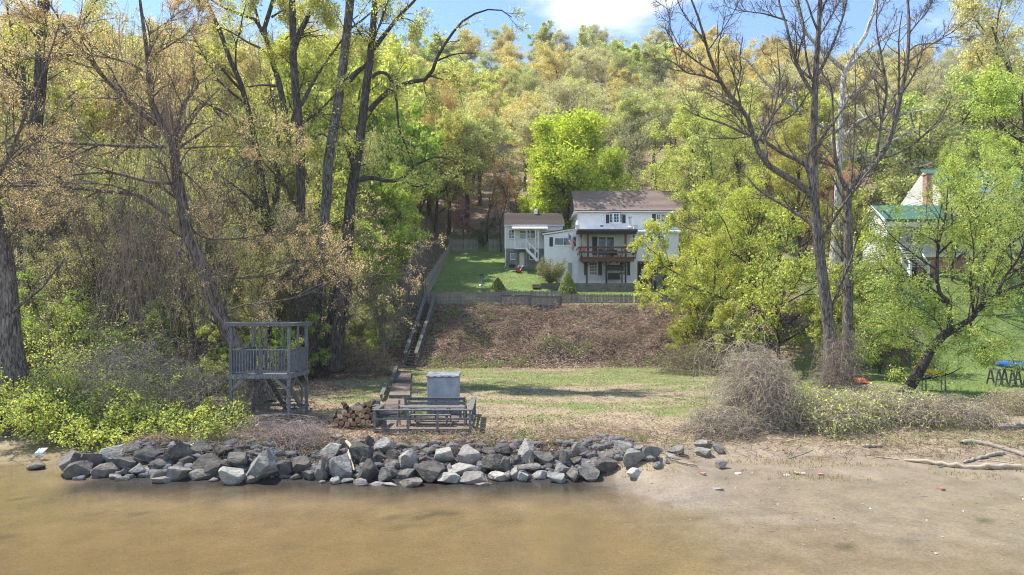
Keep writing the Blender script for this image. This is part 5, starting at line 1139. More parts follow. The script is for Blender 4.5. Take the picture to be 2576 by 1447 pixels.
for rn, v in rows.items():
    v.sort(key=lambda i: LG[i][0])
    for j, i in enumerate(v):
        x, y, r, c = LG[i]; Y = 25.75 + rs.uniform(-.06, .08); ctr = Vector(P(817.6 + x * .17091, 912 + y * .17091, Y)); R_ = r * .17091 / F * Y; L_ = rs.uniform(.75, 1.0)
        o = thing('cut_log', f"{'pale' if c == 'p' else 'brown' if c == 'b' else 'dark knotty'} sawn log end, {ORD[j]} from left in the {rn} row of the woodpile", 'log', tuple(ctr), 'sawn logs stacked beside the bench deck')
        b = MB(); n = 14; ph = rs.uniform(0, 6); rr_ = [R_ * (1 + .05 * math.sin(2 * a + ph) + .03 * math.sin(5 * a)) for a in np.linspace(0, 2 * math.pi, n, endpoint=False)]
        dx, dz = rs.uniform(-.05, .05), rs.uniform(-.02, .02)
        for t in (0, 1): 
            for k in range(n): a = 2 * math.pi * k / n; b.v.append((ctr.x + rr_[k] * math.cos(a) + dx * t, ctr.y + L_ * t, ctr.z + rr_[k] * math.sin(a) + dz * t))
        b.f = [(k, (k + 1) % n, n + (k + 1) % n, n + k) for k in range(n)] + [tuple(range(n, 2 * n))]
        w = b.part('bark', BARK, o); w.color = (0.2, 0.17, 0.15, 1)
        e = MB(); e.v = [(ctr.x + rr_[k] * .93 * math.cos(2 * math.pi * k / n), ctr.y - .004, ctr.z + rr_[k] * .93 * math.sin(2 * math.pi * k / n)) for k in range(n)] + [(ctr.x + rr_[k] * math.cos(2 * math.pi * k / n), ctr.y, ctr.z + rr_[k] * math.sin(2 * math.pi * k / n)) for k in range(n)]
        e.f = [tuple(range(n))] + [(n + k, n + (k + 1) % n, (k + 1) % n, k) for k in range(n)]
        ef = e.part('sawn_end', M['logend'] if c == 'p' else M['logendb'], o)
        if c != 'p' or rs.rand() < .3:
            hh = MB(); hh.cyl((ctr.x + R_ * .1, ctr.y - .010, ctr.z), (ctr.x + R_ * .1, ctr.y - .0045, ctr.z), R_ * .38, n=9); hh.part('heartwood', M['heart'], ef)
def stick(name, pts, r0, r1, m, label, cat, group=None, sides=7, color=None):
    Q = resample(pts, 16); R = np.linspace(r0, r1, 17); R[0] *= .7; Q = Q + RS.normal(size=Q.shape) * r1 * .25
    V, q, r = tubes(Q[None], R[None], sides); o = link(name, mesh_np(name, V - Q[0], q, m, True), None, color, loc=tuple(Q[0])); return props(o, label, cat, group)
def gp(xd, yd, up=0.05): h = hit(xd, yd); h[2] += up; return h
stick('gnarled_branch', [P(817.6 + 320 * .17, 912 + 690 * .17, 26), P(817.6 + 290 * .17, 912 + 620 * .17, 26.1), P(817.6 + 255 * .17, 912 + 600 * .17, 26.2)], .12, .05, BARK, 'dark gnarled branch stub poking up from the left of the woodpile', 'branch', color=(.1, .085, .08))
stick('gnarled_branch', [P(817.6 + 60 * .17, 912 + 880 * .17, 25.8), P(817.6 + 140 * .17, 912 + 830 * .17, 26), P(817.6 + 185 * .17, 912 + 700 * .17, 26.2)], .07, .02, BARK, 'thin dark upright branch at the left foot of the woodpile', 'branch', color=(.1, .085, .08))

# ------------------------------------------------------------------ watchtower
tw = thing('watchtower', 'grey-blue wooden lookout tower on posts with open roof frame and railings', 'watchtower', (-9.9, 28.1, 1.0))
def tx(z, Y): return (534.6 + z * .21732 - 1288) / F * Y
def tz_(z, Y): return CAMZ - (786.2 + z * .21732 - HOR) / F * Y
Y0, Y1 = 27.0, 29.3
XL, XR = tx(216, Y0), tx(884, Y0)
dkz = tz_(715, Y0); rz = tz_(130, Y0)
def tp(name, a, c_, m='grey'): s = MB(); s.box(a, c_); return s.part(name, M[m], tw)
pw_ = .055
for nm, x, y in (('l', XL, Y0), ('r', XR, Y0), ('bl', XL, Y1), ('br', XR, Y1)):
    zb = g1(x, y) - .15
    tp('leg', (x - pw_, y - pw_, zb), (x + pw_, y + pw_, dkz - .17)); tp('upper_post', (x - pw_, y - pw_, dkz + .002), (x + pw_, y + pw_, rz))
xm = tx(552, Y0)
tp('upper_post', (xm - .035, Y0 - .035, dkz), (xm + .035, Y0 + .035, rz)); tp('upper_post', (XR - .04, 28.15 - .04, dkz), (XR + .04, 28.15 + .04, rz))
tp('upper_post', (tx(625, Y1) - .035, Y1 - .035, dkz), (tx(625, Y1) + .035, Y1 + .035, rz)); tp('upper_post', (tx(812, Y1) - .035, Y1 - .035, dkz), (tx(812, Y1) + .035, Y1 + .035, rz))
tp('rim_beam', (XL - .1, Y0 - .11, dkz - .168), (XR + .1, Y0 - .057, dkz)); tp('rim_beam', (XL - .1, Y1 + .057, dkz - .168), (XR + .1, Y1 + .11, dkz))
for x in (XL, XR): tp('side_beam', (x - (.1 if x == XL else -.057), Y0 - .05, dkz - .168), (x + (.1 if x == XR else -.057), Y1 + .05, dkz))
for i in range(17): y = Y0 - .1 + i * .148; tp('deck_board', (XL - .05, y, dkz - .03 + .002), (XR + .05, y + .138, dkz + .001))
for a, c_ in (((XL - .22, Y0 - .2, rz), (XR + .25, Y0 + .06, rz + .045)), ((XL - .22, Y1 - .06, rz), (XR + .25, Y1 + .2, rz + .045)), ((XL - .22, Y0 + .061, rz), (XL + .06, Y1 - .061, rz + .045)), ((XR - .06, Y0 + .061, rz), (XR + .25, Y1 - .061, rz + .045))): tp('roof_plate', a, c_)
tp('roof_fascia', (XL - .2, Y0 - .16, rz - .10), (XR + .22, Y0 - .12, rz - .002)); tp('roof_fascia', (XR + .18, Y0 - .118, rz - .10), (XR + .22, Y1 + .1, rz - .002))
tp('roof_beam', (XL + .06, Y0 - .03, rz - .1), (XR - .06, Y0 + .03, rz - .004)); tp('roof_beam', (XL + .06, Y1 - .03, rz - .1), (XR - .06, Y1 + .03, rz - .004))
rt, rb = tz_(428, Y0), tz_(690, Y0)
tp('top_rail', (XL + .06, Y0 - .045, rt - .035), (XR - .06, Y0 + .045, rt)); tp('bottom_rail', (XL + .06, Y0 - .03, rb - .03), (XR - .06, Y0 + .03, rb + .02))
for i in range(19):
    x = tx(250 + i * 32.3, Y0)
    if abs(x - xm) < .06: continue
    tp('baluster', (x - .02, Y0 - .02, rb + .021), (x + .02, Y0 + .02, rt - .036))
for xx, sd_ in ((XR, 1), (XL, -1)):
    tp('top_rail', (xx - .04, Y0 + .06, rt - .035), (xx + .04, Y1 - .06, rt)); tp('bottom_rail', (xx - .03, Y0 + .06, rb - .03), (xx + .03, Y1 - .06, rb + .02))
    for i in range(17): y = Y0 + .12 + i * .13; tp('baluster', (xx - .02, y - .035, rb + .021), (xx + .02, y + .035, rt - .036))
tp('top_rail', (XL + .06, Y1 - .04, rt - .035), (tx(640, Y1), Y1 + .04, rt))
for i in range(10): x = XL + .1 + i * .15; tp('baluster', (x - .02, Y1 - .02, rb + .021), (x + .02, Y1 + .02, rt - .036))
def tb(name, a, c_, w, h, m='grey'): s = MB(); s.beam(a, c_, w, h); return s.part(name, M[m], tw)
tb('brace', (XL - .02, Y0 - .09, tz_(905, Y0)), (tx(375, Y0), Y0 - .09, dkz - .17), .035, .11); tb('brace', (XR + .02, Y0 - .09, tz_(905, Y0)), (tx(735, Y0), Y0 - .09, dkz - .17), .035, .11)
tb('brace', (XR + .09, Y0 + .02, tz_(900, Y0)), (XR + .09, Y0 + .62, dkz - .17), .035, .1); tb('brace', (XR + .09, Y1 - .02, tz_(900, Y0)), (XR + .09, Y1 - .62, dkz - .17), .035, .1)
tb('brace', (XL + .02, Y1 + .09, tz_(905, Y0)), (XL + .65, Y1 + .09, dkz - .17), .035, .1)
cz_ = tz_(1165, Y0); tp('cross_rail', (XL + .056, Y0 - .02, cz_ - .06), (XR - .056, Y0 + .02, cz_ + .05)); tp('cross_rail', (XR + .057, Y0 - .1, cz_ - .05), (XR + .095, Y1 + .1, cz_ + .06)); tp('cross_rail', (XL + .056, Y1 - .02, cz_ - .05), (XR - .056, Y1 + .02, cz_ + .06))
ts = thing('tower_stairs', 'steep dark wooden steps rising to the rear of the lookout tower', 'stairs', (-9.6, 30, 1.0))
for sd_ in (0, .75):
    s = MB(); s.beam((tx(792, 30.6) + sd_, 31.2, 1.0), (tx(660, 29.6) + sd_ - .25, 29.45, dkz), .05, .22); s.part('stringer', M['bench'], ts)
    s = MB(); s.beam((tx(792, 30.6) + sd_, 31.2, 1.95), (tx(620, 29.6) + sd_ - .2, 29.45, dkz + .95), .05, .09); s.part('handrail', M['bench'], ts)
    s = MB(); s.box((tx(792, 30.6) + sd_ - .04, 31.15, .9), (tx(792, 30.6) + sd_ + .04, 31.23, 1.95)); s.part('newel_post', M['bench'], ts)
for i in range(9):
    q = (i + .6) / 9.5; x = tx(792, 30.6) * (1 - q) + (tx(660, 29.6) - .25) * q; y = 31.2 * (1 - q) + 29.45 * q; z = 1.0 + (dkz - 1.0) * q
    s = MB(); s.box((x + .03, y - .11, z), (x + .72, y + .11, z + .035)); s.part('tread', M['bench'], ts)

# ------------------------------------------------------------------ right-hand house
rh = thing('green_roofed_house', 'cream house with green metal roofs and long white porch on the right', 'house', (40, 62, 8.8))
YA, YZ = 57.0, 60.9; XA = X_(2232, YA)
def rx_(z, Y): return (2075.5 + z * .26074 - 1288) / F * Y
def rz_(z, Y): return CAMZ - (440.25 + z * .26074 - HOR) / F * Y
zb = rz_(815, YA); ze = rz_(432, YA); zr = rz_(300, 58.9)
XB = rx_(1210, YA); XE = XA + 30
b = MB(); b.prismx([(YA + 1.6, zb), (YA + 1.6, ze + .5), (58.95, zr), (YZ, ze), (YZ, zb)], XA + .003, XB + 1); b.part('wing_walls', M['cream'], rh)
sg = siding(rh, YA, YZ, zb, ze, XA, M['cream'], side='L')
b = MB(); n = 9
for i in range(n):
    t0, t1 = i / n, (i + 1) / n; z0 = ze + (zr - ze) * t0; z1 = ze + (zr - ze) * t1; ya0, yb0 = YA + (58.95 - YA) * t0, YZ + (58.95 - YZ) * t0; ya1, yb1 = YA + (58.95 - YA) * t1, YZ + (58.95 - YZ) * t1
    b.add([(XA - .022, yb0, z0), (XA - .022, ya0, z0), (XA - .002, ya1, z1), (XA - .002, yb1, z1), (XA, yb0, z0), (XA, ya0, z0)], [(0, 1, 2, 3), (4, 5, 1, 0)])
o = b.part('gable_siding', M['cream'], rh); o['kind'] = 'stuff'
for yy0 in (57.02, YZ - .1): s = MB(); s.box((XA - .045, yy0 - .03, zb), (XA + .02, yy0 + .1, ze)); s.part('corner_board', M['white'], rh)
s = MB(); s.box((XA - .05, YA, zb - .12), (XA + .02, YZ, zb)); s.part('skirt_board', M['white'], rh)
b = MB(); b.box((XA + .02, YA, 7.8), (XA + .25, YZ, zb - .12)); bk = b.part('brick_foundation', M['brick'], rh)
for i, yy0 in enumerate((57.75, 59.35)):
    s = MB(); s.box((XA - .06, yy0, rz_(668, yy0)), (XA - .024, yy0 + .42, rz_(562, yy0))); w_ = s.part('window', M['white'], rh)
    s = MB(); s.box((XA - .07, yy0 + .07, rz_(660, yy0)), (XA - .0605, yy0 + .35, rz_(570, yy0))); s.part('pane', M['glass'], w_)
s = MB(); s.box((XA - .01, 57.9, rz_(862, 58)), (XA + .019, 58.6, rz_(822, 58))); s.part('basement_window', M['glass'], rh)
def metal_roof(x0, x1, ye, ze_, yr, zr_, ridge_x0=None, label='roof'):
    rx0 = x0 if ridge_x0 is None else ridge_x0
    s = MB(); s.add([(x0, ye, ze_), (x1, ye, ze_), (x1, yr, zr_), (rx0, yr, zr_), (x0, ye, ze_ + .06), (x1, ye, ze_ + .06), (x1, yr, zr_ + .06), (rx0, yr, zr_ + .06)], [(0, 3, 2, 1), (4, 5, 6, 7), (0, 1, 5, 4), (1, 2, 6, 5), (2, 3, 7, 6), (3, 0, 4, 7)])
    r_ = s.part(label, M['green'], rh); n = int((x1 - x0) / .4); s = MB()
    for i in range(n): xx = x0 + .2 + i * .4; s.beam((xx, ye, ze_ + .08), (xx, yr, zr_ + .08), .03, .05)
    s.part('standing_seams', M['green'], r_)
metal_roof(XA - .3, XB + .3, YA - .3, ze - .05, 58.95, zr)
s = MB(); s.add([(XA - .3, 58.95, zr), (XB, 58.95, zr), (XB, YZ + .3, ze - .1), (XA - .3, YZ + .3, ze - .1), (XA - .3, 58.95, zr + .06), (XB, 58.95, zr + .06), (XB, YZ + .3, ze - .04), (XA - .3, YZ + .3, ze - .04)], [(0, 3, 2, 1), (4, 5, 6, 7), (0, 1, 5, 4), (1, 2, 6, 5), (2, 3, 7, 6), (3, 0, 4, 7)]); s.part('rear_roof', M['green'], rh)
for p0, p1 in (((YA - .3, ze - .14), (58.95, zr - .04)), ((58.95, zr - .04), (YZ + .3, ze - .14))): s = MB(); s.beam((XA - .33, p0[0], p0[1]), (XA - .33, p1[0], p1[1]), .04, .2); s.part('rake_board', M['white'], rh)
# porch along the front
zfp = rz_(760, YA)
s = MB(); s.box((XA + .1, YA - .05, zfp - .12), (XE, YA + 1.55, zfp)); s.part('porch_floor', M['found'], rh)
s = MB(); s.box((XA + .02, YA - .1, zfp - .3), (XE, YA - .052, zfp + .02)); s.part('porch_fascia', M['white'], rh)
s = MB(); s.box((XA, YA - .1, rz_(500, YA)), (XE, YA + .05, rz_(455, YA))); s.part('porch_beam', M['white'], rh)
for a in (612, 690, 950, 1205, 1440, 1680, 1885, 2150, 2400): s = MB(); s.box((rx_(a - 7, YA), YA - .05, zfp), (rx_(a + 7, YA), YA + .08, rz_(500, YA))); s.part('porch_post', M['white'], rh)
for za in (668, 742): s = MB(); s.box((XA + .2, YA - .03, rz_(za + 6, YA)), (XE, YA + .02, rz_(za, YA))); s.part('porch_rail', M['white'], rh)
for i in range(150): xx = XA + .3 + i * .13; s = MB(); s.box((xx, YA - .02, rz_(742, YA)), (xx + .05, YA + .015, rz_(674, YA))); s.part('baluster', M['white'], rh)
s = MB(); s.box((XA + .5, YA + 1.54, 8), (XE, YA + 1.6, rz_(470, YA))); s.part('front_wall', M['siding'], rh)
for a in (640, 780, 1420, 1700, 1900): window(rh, rx_(a, YA + 1.5), rx_(a + 60, YA + 1.5), rz_(660, YA + 1.5), rz_(560, YA + 1.5), YA + 1.52, 2, 2, .08)
# porch stairs and lattice below
for i in range(6): s = MB(); s.box((rx_(700, YA), YA - .4 - .28 * i, zfp - .2 - .2 * i), (rx_(860, YA), YA - .1 - .28 * i, zfp - .16 - .2 * i)); s.part('stair_tread', M['white'], rh)
for a in (695, 865):
    s = MB(); s.beam((rx_(a, YA), YA - .1, zfp - .1), (rx_(a, YA), YA - 1.9, 8.5), .06, .28); s.part('stair_stringer', M['white'], rh)
    s = MB(); s.beam((rx_(a, YA), YA - .1, zfp + .8), (rx_(a, YA), YA - 1.9, 9.4), .08, .08); s.part('stair_rail', M['white'], rh)
    s = MB(); s.box((rx_(a, YA) - .08, YA - 1.95, 8.2), (rx_(a, YA) + .08, YA - 1.8, 9.5)); s.part('newel_post', M['white'], rh)
s = MB(); s.box((rx_(900, YA), YA + .2, 7.8), (XE, YA + .3, zfp - .13)); s.part('porch_base', M['brick'], rh)
# main block, two storeys
Y2 = 59.6; X2 = rx_(1215, Y2); z2e = rz_(150, Y2)
b = MB(); b.prismx([(Y2, 8), (Y2, z2e), (63.5, rz_(-40, 63.5)), (67.4, z2e), (67.4, 8)], X2, XE); b.part('main_walls', M['cream'], rh)
siding(rh, Y2 + .05, 67.3, rz_(440, Y2), z2e, X2, M['cream'], side='L'); siding(rh, X2, XE, rz_(410, Y2), z2e, Y2, M['siding'])
metal_roof(X2 - .4, XE + .4, Y2 - .4, z2e - .1, 63.5, rz_(-40, 63.5) + .05)
s = MB(); s.box((X2 - .42, Y2 - .45, z2e - .2), (XE, Y2 - .36, z2e - .02)); s.part('gutter', M['white'], rh)
for a in (1480, 1640, 1860): window(rh, rx_(a, Y2), rx_(a + 70, Y2), rz_(360, Y2), rz_(240, Y2), Y2 - .02, 2, 2, .09)
s = MB(); s.prismx([(YA - .3, rz_(455, YA)), (YA - .3, rz_(440, YA)), (Y2, rz_(400, Y2)), (Y2, rz_(420, Y2))], XB + .3, XE); s.part('porch_roof', M['green'], rh)
ch = MB(); ch.box((X_(2326, 61), 60.7, rz_(290, 61)), (X_(2341, 61), 61.3, Z_(441, 61))); cc_ = ch.part('chimney', M['brick'], rh)
s = MB(); s.box((X_(2324, 61), 60.6, Z_(441, 61) + .002), (X_(2343, 61), 61.4, Z_(438, 61))); s.part('chimney_cap', M['brick'], cc_)
# post and rail fence left of it
pf = thing('rail_fence', 'grey post and rail fence beside the cream house', 'fence', (X_(2110, 60), 60, g1(X_(2110, 60), 60)))
for i in range(4): x_ = X_(2085 + 22 * i, 60); z_ = Z_(655, 60); s = MB(); s.box((x_ - .06, 59.95, z_ - .5), (x_ + .06, 60.07, z_ + .9)); s.part('post', M['bench'], pf)
for dz in (.25, .7): s = MB(); s.box((X_(2082, 60), 59.9, Z_(655, 60) + dz), (X_(2155, 60), 59.94, Z_(655, 60) + dz + .12)); s.part('rail', M['bench'], pf)

# ------------------------------------------------------------------ boats on stands, litter, driftwood
def kayak(loc, ang, L_, w_, h_, m, name, label, pitch=0):
    root = thing(name, label, 'kayak', loc)
    n = 20; s = 14; V = []; 
    for i in range(n + 1):
        t = i / n * 2 - 1; k = max(0.02, (1 - abs(t) ** 2.6)) ** .8
        for j in range(s):
            a = 2 * math.pi * j / s; y = math.cos(a) * w_ / 2 * k; z = math.sin(a) * h_ / 2 * (k ** .6); z = z * (0.6 if z < 0 else 1.1) + .12 * abs(t) ** 3
            V.append((t * L_ / 2, y, z))
    V = np.array(V); c, s_ = math.cos(ang), math.sin(ang); W = np.stack([V[:, 0] * c - V[:, 1] * s_, V[:, 0] * s_ + V[:, 1] * c, V[:, 2] + V[:, 0] * pitch], 1) + np.array(loc)
    idx = np.arange((n + 1) * s).reshape(n + 1, s); Fc = np.stack([idx[:-1], np.roll(idx[:-1], -1, 1), np.roll(idx[1:], -1, 1), idx[1:]], -1).reshape(-1, 4)
    part_np('hull', W, Fc, m, root, True)
    b = MB(); pts = [(loc[0] + t * L_ / 2 * c, loc[1] + t * L_ / 2 * s_, loc[2] + h_ * .56 + t * L_ / 2 * pitch - abs(t) ** 3 * .1) for t in (-.8, -.3, .3, .8)]
    for p_, q_ in zip(pts[:-1], pts[1:]): b.beam(p_, q_, .05, .03)
    b.part('keel_strip', M['black'], root); return root
def sawhorse(x, y, z, h, label, ang=0.0):
    t = thing('sawhorse', label, 'sawhorse', (x, y, z), 'wooden sawhorses under the blue kayak')
    s = MB(); s.box((x - .05, y - .45, z + h - .09), (x + .05, y + .45, z + h)); s.part('beam', M['bench'], t)
    for j in (-.35, .35):
        for i in (-1, 1): s = MB(); s.beam((x + .22 * i, y + j, z), (x + .03 * i, y + j * .9, z + h - .1), .05, .09); s.part('leg', M['bench'], t)
        s = MB(); s.box((x - .17, y + j - .02, z + .3), (x + .17, y + j + .02, z + .38)); s.part('brace', M['bench'], t)
yk = 38.6
for i, xd in enumerate((2502, 2537, 2572)): x_ = X_(xd, yk); sawhorse(x_, yk, g1(x_, yk), .95, ('leftmost', 'middle', 'rightmost')[i] + ' wooden sawhorse under the blue kayak on the grass')
x_ = X_(2492, yk); kayak((x_ + 1.9, yk, g1(x_ + 1.9, yk) + 1.08), -.05, 3.9, .85, .52, M['blue'], 'blue_kayak', 'blue kayak lying hull up on wooden sawhorses at the right edge', -.05)
xk = X_(2350, 36.6); kayak((xk, 37, Z_(936, 37)), -.35, 1.75, .55, .32, M['yellow'], 'yellow_kayak', 'yellow kayak on a grey stand behind the leaning maple trunk', -.14)
s = MB(); zg = g1(xk, 37)
for i in (-.3, .75):
    for j in (-.2, .2): s.beam((xk + i, 37 + j, zg), (xk + i, 37 + j * .7, Z_(936, 37) - .16), .06, .06)
s.box((xk - .4, 36.8, Z_(936, 37) - .2), (xk + .85, 37.2, Z_(936, 37) - .15)); s.top('kayak_stand', M['grey'], 'grey wooden stand carrying the yellow kayak', 'stand')
# crumpled orange netting
oc = hit(2160, 966); n = 26; V = []; rs = np.random.RandomState(2)
for i in range(n):
    for j in range(12):
        u, v = i / (n - 1) * 2 - 1, j / 11 * 2 - 1; V.append((oc[0] + u * .62, oc[1] + v * .4, oc[2] + .02 + .32 * max(0, 1 - u * u - v * v * .8) + rs.uniform(0, .09)))
idx = np.arange(n * 12).reshape(n, 12); Fc = np.stack([idx[:-1, :-1], idx[1:, :-1], idx[1:, 1:], idx[:-1, 1:]], -1).reshape(-1, 4)
props(link('orange_netting', mesh_np('orange_netting', np.array(V) - oc, Fc, mat('orange_plastic', (0.62, 0.17, 0.05), 0.6)), None, loc=tuple(oc)), 'crumpled heap of orange plastic netting near the twin bare trees', 'netting')
def zc3(x, y): return (1886.8 + x * .30419, 817.6 + y * .30419)
DW = [([(1280, 1130), (1500, 1155), (1800, 1190), (2210, 1190)], .05, .11, 'driftpale', 'long pale straight driftwood log lying on the sand at the right'),
      ([(1770, 1145), (1900, 1110), (2100, 1070)], .04, .07, 'drift', 'short slanting grey driftwood pole above the long pale log'),
      ([(1760, 990), (1840, 980), (2000, 1010), (2270, 1090)], .10, .08, 'drift', 'thick grey driftwood trunk slanting to the right edge of the beach'),
      ([(2060, 870), (2150, 860), (2265, 845)], .16, .12, 'drift', 'stout grey weathered log on the grass at the right edge'),
      ([(930, 1010), (1010, 1012), (1080, 1010)], .07, .06, 'drift', 'short brown driftwood log under the low brush'),
      ([(1040, 1095), (1130, 1105), (1230, 1120)], .03, .02, 'driftpale', 'thin bleached stick on the sand below the brush'),
      ([(270, 975), (330, 965), (415, 945)], .03, .02, 'driftpale', 'thin pale stick lying left of the green weeds'),
      ([(320, 1110), (420, 1080), (520, 1040)], .03, .015, 'drift', 'slanting bare twig across the sand near the green weeds'),
      ([(360, 1232), (400, 1240), (450, 1243)], .035, .05, 'driftpale', 'flat white driftwood splinter alone on the bare sand'),
      ([(1880, 1130), (2000, 1128), (2180, 1150)], .03, .02, 'driftpale', 'long thin stick between the pole and the pale log'),
      ([(1560, 1180), (1700, 1165), (1780, 1175)], .03, .02, 'drift', 'grey stick lying against the long pale log')]
for pts, r0, r1, m_, lb in DW: stick('driftwood', [gp(*zc3(*p), r1 * .7) for p in pts], r0, r1, M[m_], lb, 'driftwood', 'driftwood along the shore')
stick('driftwood', [P(817.6 + x * .1953, 1037.7 + y * .1953, Y) for x, y, Y in ((275, 370, 23.6), (335, 450, 23.2), (310, 520, 22.9), (330, 620, 22.4), (375, 750, 22.0))], .07, .035, M['driftpale'], 'curved bleached branch draped over the rocks below the woodpile', 'driftwood', 'driftwood along the shore')
stick('driftwood', [P(1257.9 + x * .21975, 1037.7 + y * .21975, Y) for x, y, Y in ((1350, 490, 23.0), (1430, 560, 22.5), (1530, 650, 22.0))], .12, .06, M['driftpale'], 'thick white weathered root leaning on rocks at the right end', 'driftwood', 'driftwood along the shore')
stick('driftwood', [gp(1257.9 + x * .21975, 1037.7 + y * .21975, .05) for x, y in ((1950, 560), (2100, 600), (2260, 630))], .03, .03, M['driftpale'], 'pale forked stick on beach grass right of the rocks', 'driftwood', 'driftwood along the shore')
stick('driftwood', [gp(60, 1108), gp(140, 1096), gp(215, 1082)], .09, .05, M['drift'], 'long grey fallen branch along the top of the left beach', 'driftwood', 'driftwood along the shore')
stick('driftwood', [gp(160, 1095), gp(195, 1080, .15), gp(235, 1062, .3)], .05, .03, M['drift'], 'slanting bare branch above the left beach', 'driftwood', 'driftwood along the shore')
s = MB(); c_ = hit(100, 1158); s.add([(c_[0] - .2, c_[1], c_[2] + .25), (c_[0] + .16, c_[1] - .05, c_[2] + .3), (c_[0] + .2, c_[1] + .15, c_[2] + .42), (c_[0] - .15, c_[1] + .2, c_[2] + .4), (c_[0] - .2, c_[1], c_[2] + .15), (c_[0] + .16, c_[1] - .05, c_[2] + .2)], [(0, 1, 2, 3), (4, 5, 1, 0)]); s.top('plastic_sheet', mat('pale_sheet', (0.6, 0.68, 0.75), 0.3), 'scrap of pale blue plastic on a rock at the far left waterline', 'plastic')
# bricks and pale slabs on the sand
for i, (x, y, nm, lb) in enumerate(((2063, 1196, 'brick', 'broken red brick on the sand right of the rocks'), (1768, 1195, 'brick', 'red brick fragment at the edge of the beach grass'), (2368, 1233, 'brick', 'orange brick fragment out on the wet sand'))):
    c_ = hit(x, y); s = MB(); s.box((c_[0] - .1, c_[1] - .06, c_[2] - .02), (c_[0] + .1, c_[1] + .06, c_[2] + .06)); o = s.top('brick', M['brick'], lb, 'brick', 'bricks on the sand', loc=tuple(c_)); o.rotation_euler[2] = i * .7 + .2
for x, y, lb in ((1980, 1196, 'white flat stone on sand below the leaning white root'), (1858, 1193, 'small white stone fragment on upper beach')):
    c_ = hit(x, y); v, f = rock_shape(RS, 3, 9); props(link('pale_stone', mesh_np('pale_stone', v * np.array([.12, .07, .035]), f, ROCK), None, (0.6, 0.58, 0.55), loc=(c_[0], c_[1], c_[2] + .01)), lb, 'stone')
# ------------------------------------------------------------------ trees: kinds that repeat
BK = {'pale': (0.30, 0.265, 0.24), 'dark': (0.075, 0.062, 0.052), 'grey': (0.17, 0.155, 0.14), 'tan': (0.22, 0.18, 0.15), 'white': (0.72, 0.70, 0.66), 'mid': (0.12, 0.10, 0.088)}
def proto(seed, H, form, per, lsize, spread, m1=13, m2=6, m3=4, low=0.25, asp=0.6, thin=1.0):
    rs = np.random.RandomState(seed)
    pts = [np.array([0, 0, -0.4]), np.array([rs.normal() * .2, rs.normal() * .2, H * .3]), np.array([rs.normal() * .5, rs.normal() * .5, H * .6]), np.array([rs.normal() * .8, rs.normal() * .8, H * .9])]
    T = resample(pts, 12); R = np.linspace(H * .017, H * .004, 13)
    V, q, r = tubes(T[None], R[None], 8, rs); out = [(V, q, r)]
    ang, rat, up = {'round': (1.0, .46, .10), 'vase': (.62, .52, .16), 'oval': (.85, .36, .12), 'low': (1.15, .55, .10), 'spread': (1.1, .6, .06)}[form]
    Q1, R1 = sprout(T[None], R[None], m1, low, .98, ang, rat, 6, .16, up, rs)
    Q2, R2 = sprout(Q1, R1, m2, .25, 1, .8, .55, 3, .22, .05, rs)
    Q3, R3 = sprout(Q2, R2, m3, .2, 1, .8, .6, 2, .25, .03, rs)
    out += [tubes(Q1, np.maximum(R1, .02), 4, rs), tubes(Q2, np.maximum(R2, .012), 3, rs), tubes(Q3, np.maximum(R3, .007), 3, rs)]
    V, q, r = join(out); tm = mesh_np('trunk', V, q, BARK, True, r)
    p = np.concatenate([scatter_on(Q3, per, spread * .55, rs, .45), scatter_on(Q2, max(1, per // 3), spread * .6, rs, .4)])
    V, q, r = leaves(p, lsize, rs, .5, .4, asp); cm = mesh_np('crown', V, q, LEAF, False, r)
    return tm, cm
PR = {
    'dense': [proto(1, 14, 'oval', 62, .25, .42, 24, 7, 4, .12, .8), proto(2, 14, 'round', 72, .25, .42, 16, 7, 4, .15, .8)],
    'loose': [proto(3, 14, 'round', 46, .20, .36, 15, 7, 5, .2, .75), proto(4, 14, 'vase', 46, .20, .36, 15, 7, 5, .25, .75)],
    'bud':   [proto(5, 14, 'vase', 56, .135, .42, 16, 7, 5, .25, .7), proto(6, 14, 'round', 56, .135, .42, 15, 7, 5, .25, .7), proto(26, 14, 'oval', 56, .135, .42, 18, 7, 5, .2, .7)],
    'bare':  [proto(7, 14, 'vase', 14, .13, .26, 18, 8, 6, .3, .6)],
    'shrub': [proto(8, 6, 'low', 30, .12, .2, 15, 7, 5, .06, .7), proto(9, 6, 'round', 30, .12, .2, 15, 7, 5, .12, .7)],
    'sapling': [proto(10, 9, 'oval', 14, .14, .25, 14, 5, 4, .25, .7), proto(12, 9, 'vase', 14, .14, .25, 13, 5, 4, .35, .7)],
    'maple': [proto(16, 14, 'oval', 46, .165, .42, 30, 7, 5, .10, .8)],
    'twiggy': [proto(17, 14, 'vase', 1, .08, .2, 22, 10, 7, .12, .6), proto(18, 14, 'round', 1, .08, .2, 22, 10, 7, .12, .6)],
    'fine': [proto(13, 14, 'round', 34, .115, .30, 18, 8, 6, .1, .65), proto(14, 14, 'vase', 34, .115, .30, 18, 8, 6, .15, .65)],
}
def lift(c):
    c = np.array(c, float); return tuple(np.clip(c * np.array([1.4, 1.3, 1.4]) + np.array([.09, .06, .05]), 0, .8))
def plant_tree(kind, x, y, H, color, bark, label, cat='tree', group=None, name='leafy_tree', wid=1.0, rs=RS, v=None, z=None):
    tm, cm = PR[kind][(rs.randint(len(PR[kind])) if v is None else v)]
    base = {'shrub': 6.0, 'sapling': 9.0}.get(kind, 14.0)
    s = H / (base * 1.02)
    o = thing(name, label, cat, (x, y, (g1(x, y) if z is None else z) - .05), group)
    o.rotation_euler = (0, 0, rs.uniform(0, 6.28)); o.scale = (s * wid, s * wid, s)
    link('trunk', tm, o, BK[bark]); link('crown', cm, o, color); return o

